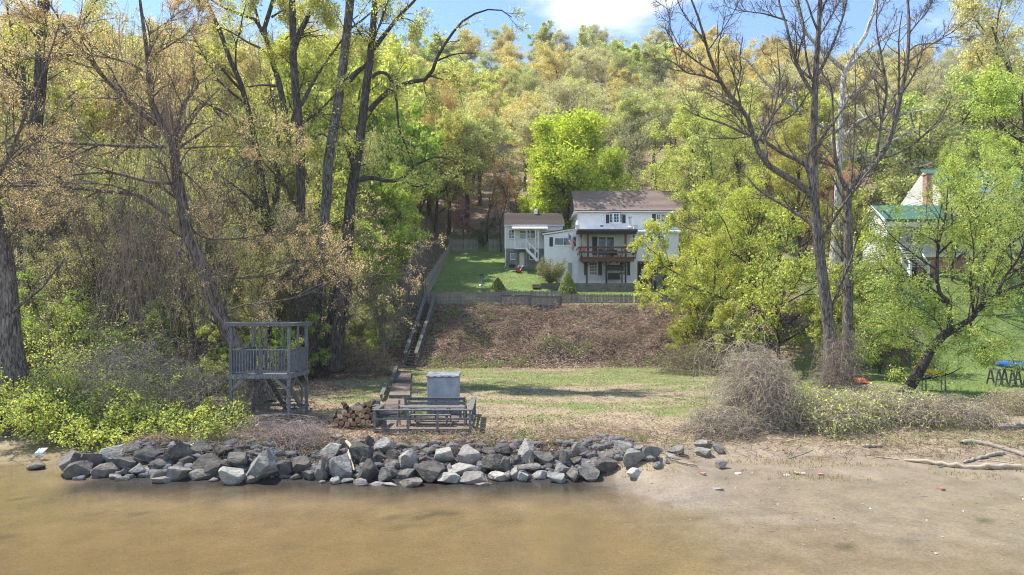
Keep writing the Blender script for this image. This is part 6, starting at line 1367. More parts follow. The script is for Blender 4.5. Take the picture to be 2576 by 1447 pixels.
# the wooded hill: every tree its own
PAL = {'golden': ((.72, .58, .27), 'bud'), 'amber': ((.68, .50, .26), 'bud'), 'tan': ((.62, .56, .38), 'bud'), 'olive': ((.52, .54, .24), 'bud'), 'yellow-green': ((.64, .66, .20), 'loose'), 'bright green': ((.42, .56, .12), 'dense'),
       'mid green': ((.36, .46, .13), 'loose'), 'rusty': ((.60, .42, .27), 'bud'), 'grey-brown': ((.52, .46, .36), 'bare'), 'pale yellow': ((.76, .70, .36), 'bud'), 'pinkish': ((.45, .22, .26), 'bud'), 'lime': ((.58, .66, .17), 'dense')}
PAL = {k: (tuple(np.array(c) * .7 + np.array((.60, .62, .25)) * .3), kd) for k, (c, kd) in PAL.items()}
rs = np.random.RandomState(23)
hill = []; Y = 92.0
while Y < 262 and len(hill) < 300:
    s_ = 8.0 + .034 * (Y - 90); X = -.79 * Y - 4 + rs.uniform(0, s_)
    while X < .79 * Y + 6:
        x, y = X + rs.normal() * s_ * .22, Y + rs.normal() * s_ * .25
        hill.append((x, y)); X += s_ * rs.uniform(.85, 1.2)
    Y += s_ * 1.2
hill = [h for h in hill if not (abs(h[0] - 3) < 8 and h[1] < 96)]
def mark(xd):
    for a, t in ((350, 'at far left'), (750, 'behind watchtower'), (1080, 'behind leaning trunks'), (1290, 'behind fence corner'), (1450, 'behind cottage'), (1720, 'behind white house'), (2000, 'left of bare trees'), (2230, 'behind bare trees'), (9999, 'above green-roofed house')):
        if xd < a: return t
rec = []
for x, y in hill:
    xd = 1288 + x / y * F; z = g1(x, y); yd = HOR - (z + 9 - CAMZ) / y * F
    u = rs.uniform(); n_ = float(vnoise(np.array([x * .045]), np.array([y * .045]), 61)[0]) + .5
    if xd < 560: c = ['amber', 'yellow-green', 'tan', 'olive', 'grey-brown'][min(4, int(u * 5))]
    elif xd < 1120: c = ['yellow-green', 'yellow-green', 'lime', 'golden', 'olive'][min(4, int(u * 5))]
    elif xd < 1330: c = ['tan', 'olive', 'rusty' if yd > 300 else 'yellow-green', 'golden'][min(3, int(u * 4))] if yd > 200 else ['yellow-green', 'golden', 'olive'][min(2, int(u * 3))]
    elif xd < 1700: c = (['tan', 'golden', 'olive', 'grey-brown'] if yd > 190 else ['olive', 'lime', 'yellow-green', 'tan'])[min(3, int(u * 4))]
    elif xd < 2050: c = (['golden', 'amber', 'golden', 'tan'] if yd < 330 else ['yellow-green', 'golden', 'rusty', 'tan'])[min(3, int(u * 4))]
    else: c = (['tan', 'golden', 'grey-brown', 'pale yellow', 'olive'] if yd < 330 else ['yellow-green', 'tan', 'rusty', 'olive', 'tan'])[min(4, int(u * 5))]
    band = 'low on slope' if y < 118 else 'midway uphill' if y < 160 else 'high on hill' if y < 205 else 'on ridge'
    rec.append([x, y, xd, c, band, mark(xd)])
byk = {}
for i, r in enumerate(rec): byk.setdefault((r[3], r[4], r[5]), []).append(i)
for k, v in byk.items():
    v.sort(key=lambda i: rec[i][2])
    for j, i in enumerate(v):
        x, y, xd, c, band, mk = rec[i]
        lb = (f"{c} tree {band} {mk}" if len(v) == 1 else f"{c} tree {band} {mk}, {ORD[j]} such from left")
        col, kd = PAL[c]; col = tuple(np.clip(np.array(col) * rs.uniform(.8, 1.15), 0, .8))
        plant_tree(kd, x, y, rs.uniform(12, 16), col, rs.choice(['grey', 'tan', 'mid']), lb, group='spring trees on the hillside', name='hillside_tree', wid=rs.uniform(1.15, 1.55), rs=rs)
# trees standing close behind the houses
for xd, Y, H, kd, c, lb, wid in (
    (1432, 82, 21, 'maple', (.54, .62, .08), 'large bright green maple directly behind the cottage and white house', 1.2),
    (1375, 84, 14, 'maple', (.54, .62, .10), 'smaller bright green maple left beside the large one', 1.1),
    (1530, 88, 15, 'maple', (.46, .55, .09), 'darker green maple behind the ridge of the white house', .9),
    (1262, 84, 11, 'sapling', (.60, .36, .20), 'slender rust-red budding tree behind the fence corner', .6),
    (1225, 88, 11, 'sapling', (.44, .42, .18), 'thin olive sapling between the redbud and the rusty tree', .9),
    (1300, 86, 9, 'sapling', (.30, .33, .06), 'thin green sapling behind the left end of the cottage', .9),
    (1168, 85.5, 5.4, 'sapling', (.62, .30, .36), 'pink flowering redbud behind the stockade fence', 1.1),
    (1215, 86, 3, 'shrub', (.10, .17, .03), 'small green shrub in the gap between the fence sections', .9),
    (1660, 80, 16, 'fine', (.64, .68, .21), 'light green tree behind the right end of the white house', 1.15),
    (1770, 77, 18, 'fine', (.64, .68, .21), 'tall light green tree right of the white house', 1.1),
    (1860, 80, 17, 'fine', (.62, .64, .22), 'tall yellow-green tree midway between the two houses', 1.1),
    (1960, 78, 14, 'bud', (.56, .34, .24), 'rusty budding tree behind the forked bare tree', 1.0),
    (2060, 74, 12, 'bud', (.56, .34, .24), 'rusty-pink budding tree between the twin bare trunks', 1.0),
    (2140, 72, 10, 'bud', (.56, .34, .24), 'brown-pink budding tree left of the cream house', 1.0),
    (2290, 80, 20, 'loose', (.46, .48, .20), 'olive tree rising behind the green roof chimney', 1.1),
    (2420, 84, 24, 'loose', (.46, .54, .18), 'tall green tree behind the cream house', 1.2),
    (2560, 78, 32, 'bud', (.72, .66, .34), 'very tall pale yellow blossoming tree at the upper right edge', .85),
    (2470, 50, 12, 'fine', (.56, .64, .17), 'airy green tree screening the porch of the cream house', .9),
    (2395, 54, 11, 'fine', (.58, .65, .18), 'airy green tree before the two-storey part of the cream house', .55),
    (2575, 52, 17, 'fine', (.52, .62, .14), 'fresh green tree before the cream house at the right edge', 1.0)):
    plant_tree(kd, X_(xd, Y), Y, H, c, 'mid', lb, wid=wid, rs=rs, v=0 if kd in ('dense', 'maple') else None)
# wooded left bank: understorey behind the big trunks
rs = np.random.RandomState(31)
und = []
for i in range(400):
    y = rs.uniform(50, 92); x = rs.uniform(-.8 * y - 3, -9.5)
    if y > 58 and x > -11.5: continue
    if all((x - a) ** 2 + (y - b) ** 2 > 16 for a, b in und): und.append((x, y))
    if len(und) >= 66: break
und.sort(key=lambda p: p[0] / p[1])
cols = [('bright green', (.42, .55, .12)), ('yellow-green', (.66, .66, .18)), ('mid green', (.34, .45, .11)), ('lime', (.56, .63, .14)), ('olive', (.54, .52, .22))]
cnt = {}
for i, (x, y) in enumerate(und):
    nm, c = cols[int(rs.choice(5, p=[.28, .27, .15, .2, .1]))]; kd = rs.choice(['sapling', 'shrub', 'loose', 'sapling', 'dense'], p=[.3, .2, .22, .13, .15])
    H = {'sapling': rs.uniform(8, 13), 'shrub': rs.uniform(4, 7), 'loose': rs.uniform(10, 15), 'dense': rs.uniform(8, 12)}[kd]
    kw = {'sapling': 'slender sapling', 'shrub': 'bushy shrub', 'loose': 'airy tree', 'dense': 'full-crowned tree'}[kd]
    dp = 'near the bank foot' if y < 62 else 'midway up the left bank' if y < 77 else 'high on the left bank'
    key = (nm, kw, dp); cnt[key] = cnt.get(key, 0) + 1
    tot = None
    und[i] = (x, y, nm, c, kd, H, kw, dp, cnt[key])
for x, y, nm, c, kd, H, kw, dp, k in und:
    tot = cnt[(nm, kw, dp)]
    plant_tree(kd, x, y, H, tuple(np.array(c) * rs.uniform(.85, 1.15)), rs.choice(['grey', 'mid', 'tan']), f"{nm} {kw} {dp}" + (f", {ORD[k - 1]} of its kind from left" if tot > 1 else ' in the woods'), cat='shrub' if kd == 'shrub' else 'tree', group='understorey of the left bank', name='leafy_shrub' if kd == 'shrub' else 'leafy_tree', rs=rs)
rs = np.random.RandomState(53)
for i, xd in enumerate(np.linspace(10, 930, 22)):
    Y = rs.uniform(62, 90); X = X_(xd, Y); kd = ['bud', 'loose', 'bud', 'bare'][i % 4]
    if X > -14: Y = 88
    top = Z_(rs.uniform(60, 190), Y); H = min(max(top - g1(X, Y), 12), 25); c = [(.74, .68, .30), (.66, .68, .20), (.76, .62, .36), (.70, .64, .34)][i % 4]
    plant_tree(kd, X, Y, H, tuple(np.array(c) * rs.uniform(.85, 1.05)), rs.choice(['grey', 'mid']), f"tall {['pale yellow budding', 'yellow-green', 'tan budding', 'nearly bare'][i % 4]} tree behind the left trunks, {ORD[i // 4]} of its kind from left", group='tall trees of the left bank', name='bank_tree', wid=.8, rs=rs)
# low growth between the big trunks and the shore
rs = np.random.RandomState(37); low = []
for i in range(600):
    y = rs.uniform(35, 52); x = rs.uniform(-.78 * y, -10.5 if y > 44 else -12.5)
    if all((x - a) ** 2 + (y - b) ** 2 > 3.6 for a, b in low): low.append((x, y))
    if len(low) >= 64: break
low.sort(key=lambda p: p[0] / p[1]); cnt = {}; tmp = []
for x, y in low:
    k_ = int(rs.choice(4, p=[.3, .28, .24, .18])); nm, kd, H, c, bk = (('thin-leaved grey', 'bare', rs.uniform(4.5, 9), (.58, .56, .26), 'tan'), ('bright green', 'sapling', rs.uniform(4, 8), (.42, .56, .12), 'grey'), ('yellow-green', 'shrub', rs.uniform(2, 4.2), (.52, .58, .15), 'tan'), ('green', 'shrub', rs.uniform(1.5, 3.4), (.34, .48, .10), 'grey'))[k_]
    dp = 'on the flat behind the shore' if y < 44 else 'at the foot of the wooded bank'; kw = 'sapling' if kd != 'shrub' else 'bush'
    key = (nm, kw, dp); cnt[key] = cnt.get(key, 0) + 1; tmp.append((x, y, nm, kd, H, c, bk, kw, dp, cnt[key]))
for x, y, nm, kd, H, c, bk, kw, dp, k in tmp:
    plant_tree(kd, x, y, H, tuple(np.array(c) * rs.uniform(.85, 1.12)), bk, f"{nm} {kw} {dp}, {ORD[k - 1]} of its kind from left", cat='shrub' if kd == 'shrub' else 'tree', group='low growth behind the left shore', name='leafy_shrub' if kd == 'shrub' else 'young_tree', rs=rs)
rs = np.random.RandomState(59)
for i, xd in enumerate(np.linspace(100, 900, 17)):
    Y = rs.uniform(39, 62); X = X_(xd, Y); plant_tree('bare' if i % 3 else 'sapling', X, Y, rs.uniform(10, 17), (.62, .60, .26), rs.choice(['grey', 'dark', 'mid']), f"slim bare-stemmed young tree in the left woods, {ORD[i]} of its kind from left", group='slim young trees of the left woods', name='young_tree', wid=.6, rs=rs)
rs = np.random.RandomState(67)
for i, xd in enumerate(np.linspace(60, 960, 15)):
    Y = rs.uniform(36, 46) if xd < 880 else 47; X = X_(xd, Y); plant_tree('twiggy', X, Y, rs.uniform(8, 17) if xd < 850 else 7, (.72, .60, .34), 'pale', f"bare grey twiggy tree among the left trunks, {ORD[i]} of its kind from left", group='bare twiggy trees of the left bank', name='young_tree', wid=.85, rs=rs)
# green wall just left of the fence and stairs
for xd, Y, H, kd, c, lb in (
    (1020, 68, 9, 'loose', (.40, .42, .05), 'yellow-green tree beside the stockade fence'),
    (965, 58, 7, 'loose', (.30, .40, .05), 'bright green bushy tree left of the fence top'),
    (945, 60, 12, 'loose', (.24, .36, .04), 'bright green tree under the arching dark branch'),
    (930, 56, 9, 'loose', (.26, .38, .045), 'green tree right of the dark double trunk'),
    (955, 54, 3.4, 'shrub', (.16, .26, .04), 'green shrub low on the bank left of the stairs'),
    (925, 51, 3.2, 'shrub', (.14, .23, .04), 'dark green shrub at the bank foot left of the stairs'),
    (900, 49, 3.5, 'shrub', (.20, .31, .05), 'small green shrub behind the woodpile at the bank foot'),
    (870, 53, 8, 'sapling', (.30, .38, .05), 'thin green sapling behind the grey leaning trunk'),
    (1045, 78, 13, 'loose', (.24, .38, .04), 'full green tree behind the arching branch, above the fence'),
    (945, 78, 20, 'dense', (.24, .38, .04), 'tall bright green tree framed by the arching dark branch'),
    (1095, 86, 14, 'loose', (.33, .35, .06), 'olive-green tree above the redbud'),
    (1130, 90, 17, 'bud', (.40, .32, .12), 'tan budding tree above the back fence corner')):
    plant_tree(kd, X_(xd, Y), Y, H, lift(c), 'mid', lb, cat='shrub' if kd == 'shrub' else 'tree', name='leafy_shrub' if kd == 'shrub' else 'leafy_tree', rs=rs, v=1 if kd == 'dense' else 0)
# leafy trees at the right foot of the bank
for xd, Y, H, kd, c, lb, wid in (
    (1750, 52.5, 7.0, 'shrub', (.38, .45, .05), 'yellow-green bushy tree overlapping the right end of the picket fence', .95),
    (1790, 49, 9.5, 'loose', (.36, .43, .05), 'yellow-green tree at the foot of the bank right of the lawn', .95),
    (1880, 51, 12.2, 'loose', (.36, .44, .06), 'tall yellow-green tree left of the forked bare trunk', 1.0),
    (1960, 47, 9.5, 'shrub', (.30, .38, .05), 'green bushy tree just left of the forked bare trunk', .9),
    (1768, 58, 10.5, 'loose', (.37, .43, .06), 'light green tree overlapping the right end of the white house', .9),
    (2010, 55, 12.5, 'loose', (.33, .36, .06), 'olive-green tree behind the forked bare trunk', .9),
    (1830, 44.5, 4.6, 'shrub', (.32, .38, .05), 'low green shrub at the right end of the far lawn', 1.0),
    (1715, 50.5, 2.6, 'shrub', (.34, .42, .05), 'small bright green shrub on the right bank', 1.0),
    (2160, 46, 5.5, 'shrub', (.24, .31, .05), 'green bush between the twin bare trunks and the kayak', 1.0),
    (2210, 42, 4.5, 'shrub', (.22, .32, .05), 'green bush left of the leaning maple trunk', 1.0),
    (2090, 42, 5.0, 'shrub', (.27, .33, .06), 'green bush behind the vine covered trunk bases', .9),
    (2275, 50, 5.0, 'sapling', (.30, .38, .05), 'thin green sapling before the cream house gable', 1.2),
    (2135, 53, 8, 'sapling', (.33, .37, .06), 'thin olive sapling left of the cream house', 1.2)):
    plant_tree('fine' if kd == 'loose' else kd, X_(xd, Y), Y, H, lift(c), 'mid', lb, cat='shrub' if kd == 'shrub' else 'tree', name='leafy_shrub' if kd == 'shrub' else 'leafy_tree', wid=wid, rs=rs)

# ------------------------------------------------------------------ the big traced trees
def flare(Q, R, k=1.45):
    R = R.copy(); R[0] *= k; R[1] *= 1 + (k - 1) * .35; return Q, R
def big_tree(name, label, limbs, levels, leaf, bark, lcol, seed, cat='tree', group=None, sides=10, parts=None):
    limbs = [(q_, r_ * .84) for q_, r_ in limbs]
    rs = np.random.RandomState(seed)
    base = limbs[0][0][0]; root = thing(name, label, cat, tuple(base), group)
    tt = [tubes(Q[None], R[None], sides if i < 2 else 7, rs) for i, (Q, R) in enumerate(limbs)]
    V, q, r = join(tt[:1]); part_np('trunk', V, q, BARK, root, True, r, BK[bark] if isinstance(bark, str) else bark)
    for t_ in tt[1:]: part_np('limb', *t_[:2], BARK, root, True, t_[2], BK[bark] if isinstance(bark, str) else bark)
    Q = np.stack([a for a, b in limbs]); R = np.stack([b for a, b in limbs]); br = []; last = None
    for j, (m, t0, t1, ang, ratio, k, wob, up, lim) in enumerate(levels):
        Q, R = sprout(Q, R, m, t0, t1, ang, ratio, k, wob, up, rs, lim); R = np.maximum(R, (.014, .007, .0045, .004)[min(j, 3)])
        br.append(tubes(Q, R, 4 if j == 0 else 3, rs)); prev = last; last = Q
    V, q, r = join(br); o = part_np('twigs', V, q, BARK, root, True, r, BK[bark] if isinstance(bark, str) else bark)
    if leaf:
        per, spread, size, asp = leaf; p = scatter_on(last, per, spread, rs)
        V, q, r = leaves(p, size, rs, .2, .4, asp); part_np('foliage', V, q, LEAF, root, False, r, lcol)
    return root
def L(pts, Y, r0, r1, dy=0): return limb(pts, Y, r0, r1, dy)
def z4(*p): return [(1509 + a / 2.301, b / 2.301) for a, b in p]
def z5(*p): return [(a / 2.301, b / 2.301) for a, b in p]
def z6(*p): return [(566 + a / 2.301, b / 2.301) for a, b in p]
TW3 = [(12, .15, 1, .75, .34, 6, .13, .07, (.8, 5)), (8, .2, 1, .75, .5, 4, .16, .04, (.4, 2.2)), (5, .15, 1, .7, .55, 2, .22, .02, (.2, 1.1))]
# right: bare forked tree nearest the water
Y = 33.0; hb = hit(2093, 985)
Y = min(hb[1], 36)
R1l = [flare(*L([(2093, 985), (2088, 850), (2072, 720), (2061, 629), (2050, 520)] + z4((1235, 850), (1245, 600), (1250, 400), (1265, 200), (1275, 0), (1285, -200)), Y, .40, .10)),
  L(z4((1225, 1130), (1130, 1050), (1010, 985), (930, 900), (885, 780), (850, 670), (760, 560), (700, 480), (640, 340), (600, 200), (570, 100), (530, 0), (500, -120)), Y, .21, .04, -2.5),
  L(z4((1235, 1090), (1190, 950), (1100, 910), (1000, 850), (900, 790), (830, 770), (700, 710), (560, 670), (480, 620)), Y, .17, .02, 1.8),
  L(z4((940, 815), (990, 730), (1000, 680), (1040, 480), (1030, 330), (1025, 230)), Y + .8, .09, .02, .8),
  L(z4((990, 725), (1120, 660), (1200, 550), (1250, 470)), Y + 1, .075, .035, -.8),
  L(z4((1245, 560), (1160, 420), (1110, 280), (1080, 150), (1050, 60), (1035, 0), (1020, -120)), Y, .12, .05, 1.5),
  L(z4((1265, 430), (1330, 300), (1390, 150), (1420, 50), (1435, -60)), Y, .10, .04, -1.5),
  L(z4((700, 480), (600, 440), (500, 420), (440, 370), (360, 340), (300, 350)), Y - 1.2, .075, .015, -1),
  L(z4((1255, 230), (1300, 160), (1360, 50), (1370, -60)), Y, .07, .03, 1),
  L(z4((1085, 120), (950, 80), (800, 60), (710, 30)), Y + .9, .06, .015, 1),
  L(z4((1195, 950), (1220, 870), (1280, 820), (1380, 750), (1480, 710)), Y, .07, .015, -1.6),
  L(z4((865, 760), (760, 640), (700, 560), (640, 520)), Y - .8, .04, .01, -.6),
  L(z4((450, 370), (420, 230), (400, 100), (380, 0)), Y - 1.6, .03, .01, -.5)]
BRK = (.21, .19, .175)
big_tree('bare_tree', 'big bare forked tree with dark limbs standing by the brush dome', R1l, TW3, (1, .03, .05, .6), BRK, (.30, .16, .12), 41)
Y = min(hit(2128, 960)[1], 38.5)
R2l = [flare(*L([(2128, 960), (2132, 840), (2134, 700), (2134, 600), (2133, 500), (2135, 478)], Y, .36, .26)),
  L(z4((1440, 1110), (1490, 1040), (1600, 940), (1660, 850), (1710, 700), (1740, 550), (1780, 350), (1790, 100), (1780, 0), (1770, -160)), Y, .22, .06, 1.5),
  L(z4((1440, 1110), (1395, 1030), (1360, 900), (1350, 700), (1340, 500), (1300, 450), (1280, 380)), Y, .16, .03, -1.2),
  L(z4((1595, 950), (1620, 760), (1650, 600), (1660, 500), (1625, 300), (1600, 150), (1610, 0)), Y + .6, .11, .04, -1.3),
  L(z4((1450, 1100), (1465, 900), (1475, 700), (1480, 450), (1470, 250)), Y, .09, .02, 1),
  L(z4((1785, 300), (1840, 260), (1930, 250), (2000, 220), (2080, 210)), Y + 1.2, .06, .01, 1),
  L(z4((1785, 200), (1850, 120), (1900, 60), (1930, 0)), Y + 1.3, .06, .02, -1),
  L(z4((1350, 960), (1290, 920), (1200, 900)), Y - .5, .05, .01, -.8),
  L(z4((1560, 985), (1540, 900), (1560, 780), (1600, 660)), Y + .5, .05, .015, 1)]
big_tree('bare_tree', 'second bare tree with curved right limb, behind the forked one', R2l, TW3, (1, .03, .05, .6), (.24, .215, .195), (.30, .16, .12), 42)
# white sycamore
Y = 58
SY = [flare(*L([(2098, 700), (2104, 560), (2109, 435), (2117, 278), (2126, 174), (2178, 87), (2204, 0), (2215, -80)], Y, .36, .08)),
  L(z4((1410, 400), (1330, 330), (1200, 200), (1170, 110), (1130, 0), (1100, -100)), Y, .16, .05, -2),
  L(z4((1390, 760), (1260, 720), (1100, 600), (950, 470), (900, 400), (830, 330), (780, 320), (680, 335)), Y, .17, .04, -2),
  L(z4((1400, 620), (1430, 560), (1540, 510), (1610, 420), (1500, 420)), Y, .13, .03, 2),
  L(z4((1385, 930), (1480, 910), (1610, 870), (1700, 810), (1860, 750), (1940, 790)), Y, .12, .02, -2),
  L(z4((1395, 820), (1500, 700), (1600, 670), (1740, 655), (1870, 640), (1960, 630), (2020, 720)), Y, .13, .02, 2),
  L(z4((820, 330), (815, 260), (790, 220), (800, 150)), Y - 2, .06, .01, 0),
  L(z4((1415, 420), (1500, 330), (1620, 240), (1760, 150), (1850, 80)), Y, .12, .03, 2),
  L(z4((1680, 850), (1720, 900), (1780, 960), (1900, 960)), Y - 1, .07, .02, 0)]
SY = [(q_, r_ * 1.35) for q_, r_ in SY]
big_tree('sycamore_tree', 'white-barked sycamore with twisting pale limbs behind the bare trees', SY, [(8, .2, 1, .8, .33, 5, .2, .05, (.8, 4)), (5, .2, 1, .8, .5, 4, .22, .02, (.4, 1.8)), (3, .15, 1, .7, .5, 3, .2, 0, (.2, .9))], (1, .05, .09, .6), 'white', (.36, .22, .15), 43)
# the maple leaning over the kayak lawn
Y = min(hit(2278, 992)[1], 37)
def D(*p): return list(p)
M3 = [flare(*L(D((2276, 992), (2313, 933), (2343, 878), (2373, 845), (2400, 826)), Y, .36, .24, .6)),
  L(D((2385, 838), (2391, 816), (2383, 753), (2362, 735), (2357, 675), (2362, 610), (2378, 545), (2385, 470)), Y + .5, .16, .03, .5),
  L(D((2398, 828), (2446, 800), (2482, 753), (2540, 727), (2600, 705)), Y + .6, .20, .06, -1),
  L(D((2510, 738), (2529, 696), (2566, 643), (2590, 560), (2600, 480)), Y - .1, .09, .02, 1),
  L(D((2366, 742), (2310, 705), (2250, 690), (2190, 700)), Y + .6, .06, .012, -1.4),
  L(D((2358, 680), (2300, 640), (2240, 590), (2210, 540)), Y + .8, .06, .012, 1.2),
  L(D((2360, 640), (2420, 580), (2460, 520), (2490, 450)), Y + .9, .07, .015, -1),
  L(D((2345, 878), (2290, 850), (2240, 830), (2200, 850)), Y + .2, .06, .012, -1.2),
  L(D((2440, 803), (2450, 850), (2490, 880), (2540, 890)), Y + .3, .06, .012, -1.5),
  L(D((2450, 795), (2440, 700), (2450, 640), (2440, 560)), Y + .4, .08, .015, -1),
  L(D((2375, 845), (2350, 800), (2300, 770), (2260, 780)), Y + .4, .05, .012, 1.5)]
big_tree('maple_tree', 'leaning green maple in fresh leaf above the yellow kayak', M3, [(12, .1, 1, .85, .5, 5, .16, .03, (.8, 3.2)), (6, .15, 1, .8, .55, 4, .2, .0, (.4, 1.5)), (4, .1, 1, .8, .6, 2, .25, -.02, (.2, .8))], (12, .13, .10, .6), (.10, .085, .075), (.54, .62, .16), 44)
# left: reddish maple leaning over the watchtower
Y = 33.0
T3 = [flare(*L([(668, 1010), (640, 950), (600, 880), (560, 810), (535, 740), (500, 650), (470, 590)] + z5((1060, 1200), (1020, 1000), (1000, 800)), Y, .50, .26, -.3)),
  L(z5((1000, 830), (1050, 650), (1090, 560), (1150, 490), (1120, 420), (1115, 300)), Y - .3, .16, .03, 1),
  L(z5((1000, 850), (960, 760), (880, 600), (860, 430), (850, 300), (810, 0), (800, -100)), Y - .3, .2, .06, -1),
  L(z5((900, 720), (800, 640), (700, 550), (560, 400), (490, 300), (430, 250), (340, 100), (280, 20), (240, -60)), Y - .4, .15, .04, -2),
  L(z5((985, 1260), (880, 1180), (800, 1130), (700, 1115), (560, 1105), (350, 1080), (0, 1075), (-100, 1085)), Y - .3, .13, .05, -3),
  L(z5((1000, 1060), (850, 1050), (650, 1000), (450, 1010), (200, 1040), (0, 1060)), Y - .3, .11, .03, 2),
  L(z5((960, 850), (800, 850), (600, 840), (400, 830), (200, 825), (0, 860)), Y - .3, .10, .03, -2.5),
  L(z5((1040, 985), (1100, 1030), (1190, 1130), (1230, 1230)), Y - .3, .06, .01, -1.5),
  L(z5((1060, 860), (1200, 850), (1400, 850), (1700, 852)), Y - .3, .05, .01, 1.5),
  L(z5((870, 430), (700, 350), (500, 320), (300, 330), (100, 350)), Y - .6, .07, .015, -2),
  L(z5((1100, 1320), (1200, 1380), (1400, 1380), (1600, 1340), (1760, 1300)), Y, .07, .015, -2.2),
  L([(505, 660), (545, 690), (600, 700), (680, 690), (760, 660), (850, 640)], Y - .2, .07, .012, -2.5),
  L([(560, 800), (600, 770), (680, 760), (760, 745), (860, 700), (1000, 690), (1060, 680)], Y - .1, .06, .01, -2.2),
  L(z5((860, 200), (980, 120), (1060, 60), (1200, 20)), Y - .9, .06, .015, 1.5),
  L(z5((870, 330), (1000, 250), (1100, 180), (1180, 60)), Y - .9, .06, .015, 1),
  L(z5((480, 290), (380, 200), (200, 120), (60, 60)), Y - 1.4, .05, .015, -1)]
TWM = [(14, .15, 1, .8, .38, 5, .16, .03, (.8, 4.0)), (8, .2, 1, .75, .5, 4, .2, .01, (.4, 1.7)), (4, .15, 1, .7, .6, 2, .25, .02, (.2, .9))]
big_tree('maple_tree', 'large dark maple with orange-brown buds leaning over the watchtower', T3, TWM, (11, .06, .055, .55), (.235, .205, .185), (.80, .61, .36), 45)
# far left trunks
Y = 30.0
big_tree('cottonwood_tree', 'thick furrowed trunk at the far left edge above the bushes', [flare(*L([(30, 960), (22, 860), (12, 700), (-5, 600), (-25, 520), (-60, 350), (-80, 150)], Y, .62, .35)), L([(-30, 480), (20, 400), (60, 300), (110, 180), (150, 60)], Y, .10, .03, -2), L([(0, 620), (50, 560), (120, 520), (200, 500)], Y, .06, .01, -2)], TWM, (10, .06, .055, .55), (.24, .215, .195), (.80, .61, .36), 46)
Y = 44.0
big_tree('cottonwood_tree', 'tall dark trunk rising near the left edge of the picture', [flare(*L([(60, 930), (62, 760), (68, 560), (78, 420), (90, 310), (103, 180), (110, 0), (114, -160)], Y, .62, .38)), L(z5((150, 720), (130, 560), (135, 420), (60, 150), (40, 0)), Y + .4, .2, .06, 1), L(z5((200, 700), (250, 740), (330, 690), (360, 600), (450, 520)), Y, .14, .03, 2), L([(105, 150), (150, 100), (220, 40), (260, -40)], Y, .12, .04, -2)], TW3, (6, .12, .13, .7), (.12, .105, .095), (.68, .68, .19), 47)
CT = [(10, .25, 1, .8, .30, 5, .16, -.02, (.9, 5)), (6, .2, 1, .75, .5, 4, .2, -.02, (.5, 2.2)), (4, .15, 1, .7, .55, 2, .25, -.04, (.3, 1.1))]
YG = (.68, .68, .19)
big_tree('cottonwood_tree', 'slim dark cottonwood leaning left, behind the budding maple', [flare(*L([(702, 910), (690, 760), (682, 600)] + z5((1520, 1080), (1480, 850), (1440, 650), (1400, 500), (1350, 400), (1290, 220), (1200, 20), (1150, -120)), 43, .34, .12)), L(z5((1390, 480), (1300, 400), (1200, 350), (1140, 360)), 43, .06, .015, 2), L(z5((1500, 800), (1400, 780), (1240, 790)), 43, .06, .015, -1)], CT, (12, .16, .11, .75), (.12, .105, .095), YG, 48)
big_tree('cottonwood_tree', 'forked cottonwood with mossy bark left of the straight grey trunks', [flare(*L([(688, 905), (690, 700), (693, 560)] + z5((1600, 1060), (1600, 950), (1660, 850), (1650, 650), (1620, 500), (1590, 400), (1545, 250), (1530, 160), (1560, 60), (1580, 0), (1600, -150)), 45, .46, .14)), L(z5((1535, 220), (1500, 150), (1470, 110), (1380, 80), (1270, 30), (1180, -30)), 45, .17, .05, -2), L(z5((1500, 150), (1480, 60), (1450, 0), (1430, -80)), 44.3, .12, .05, -1), L(z5((1570, 100), (1640, 60), (1660, 60)), 45, .1, .03, 0)], CT, (12, .16, .11, .75), (.15, .135, .12), YG, 49)
big_tree('cottonwood_tree', 'straight dark cottonwood with a long branch crossing to the right', [flare(*L([(737, 910), (745, 760), (754, 600)] + z5((1740, 1040), (1740, 850), (1720, 600), (1700, 400), (1695, 150), (1690, 0), (1685, -160)), 44, .45, .24)), L(z5((1705, 260), (1740, 180), (1780, 100), (1810, 0), (1830, -120)), 44, .24, .12, -1.5), L(z5((1720, 640), (1760, 580), (1800, 500), (1860, 400), (1930, 300), (1980, 230)), 44, .16, .06, -1), L(z5((1730, 420), (1650, 340), (1590, 290)), 44, .06, .02, 1), L(z5((1790, 90), (1820, 75), (1870, 80)), 43.6, .06, .02, -1)], CT, (12, .16, .11, .75), (.15, .135, .12), YG, 50)
big_tree('cottonwood_tree', 'smooth pale grey leaning trunk right of the dark cottonwoods', [flare(*L([(784, 920), (800, 700), (815, 560)] + z6((590, 1130), (600, 900), (640, 700), (670, 480), (700, 250), (725, 0), (745, -200)), 43, .42, .30)), L(z6((590, 790), (560, 775), (530, 790), (515, 830)), 43, .09, .05, 0), L(z6((690, 500), (740, 430), (820, 370)), 42.5, .13, .10, .5), L(z6((735, 160), (790, 120), (850, 70), (950, 10)), 43, .09, .03, -1.5)], [(8, .6, 1, .8, .12, 5, .16, 0, (.9, 4)), CT[1], CT[2]], (6, .12, .12, .75), (.205, .195, .185), YG, 51)
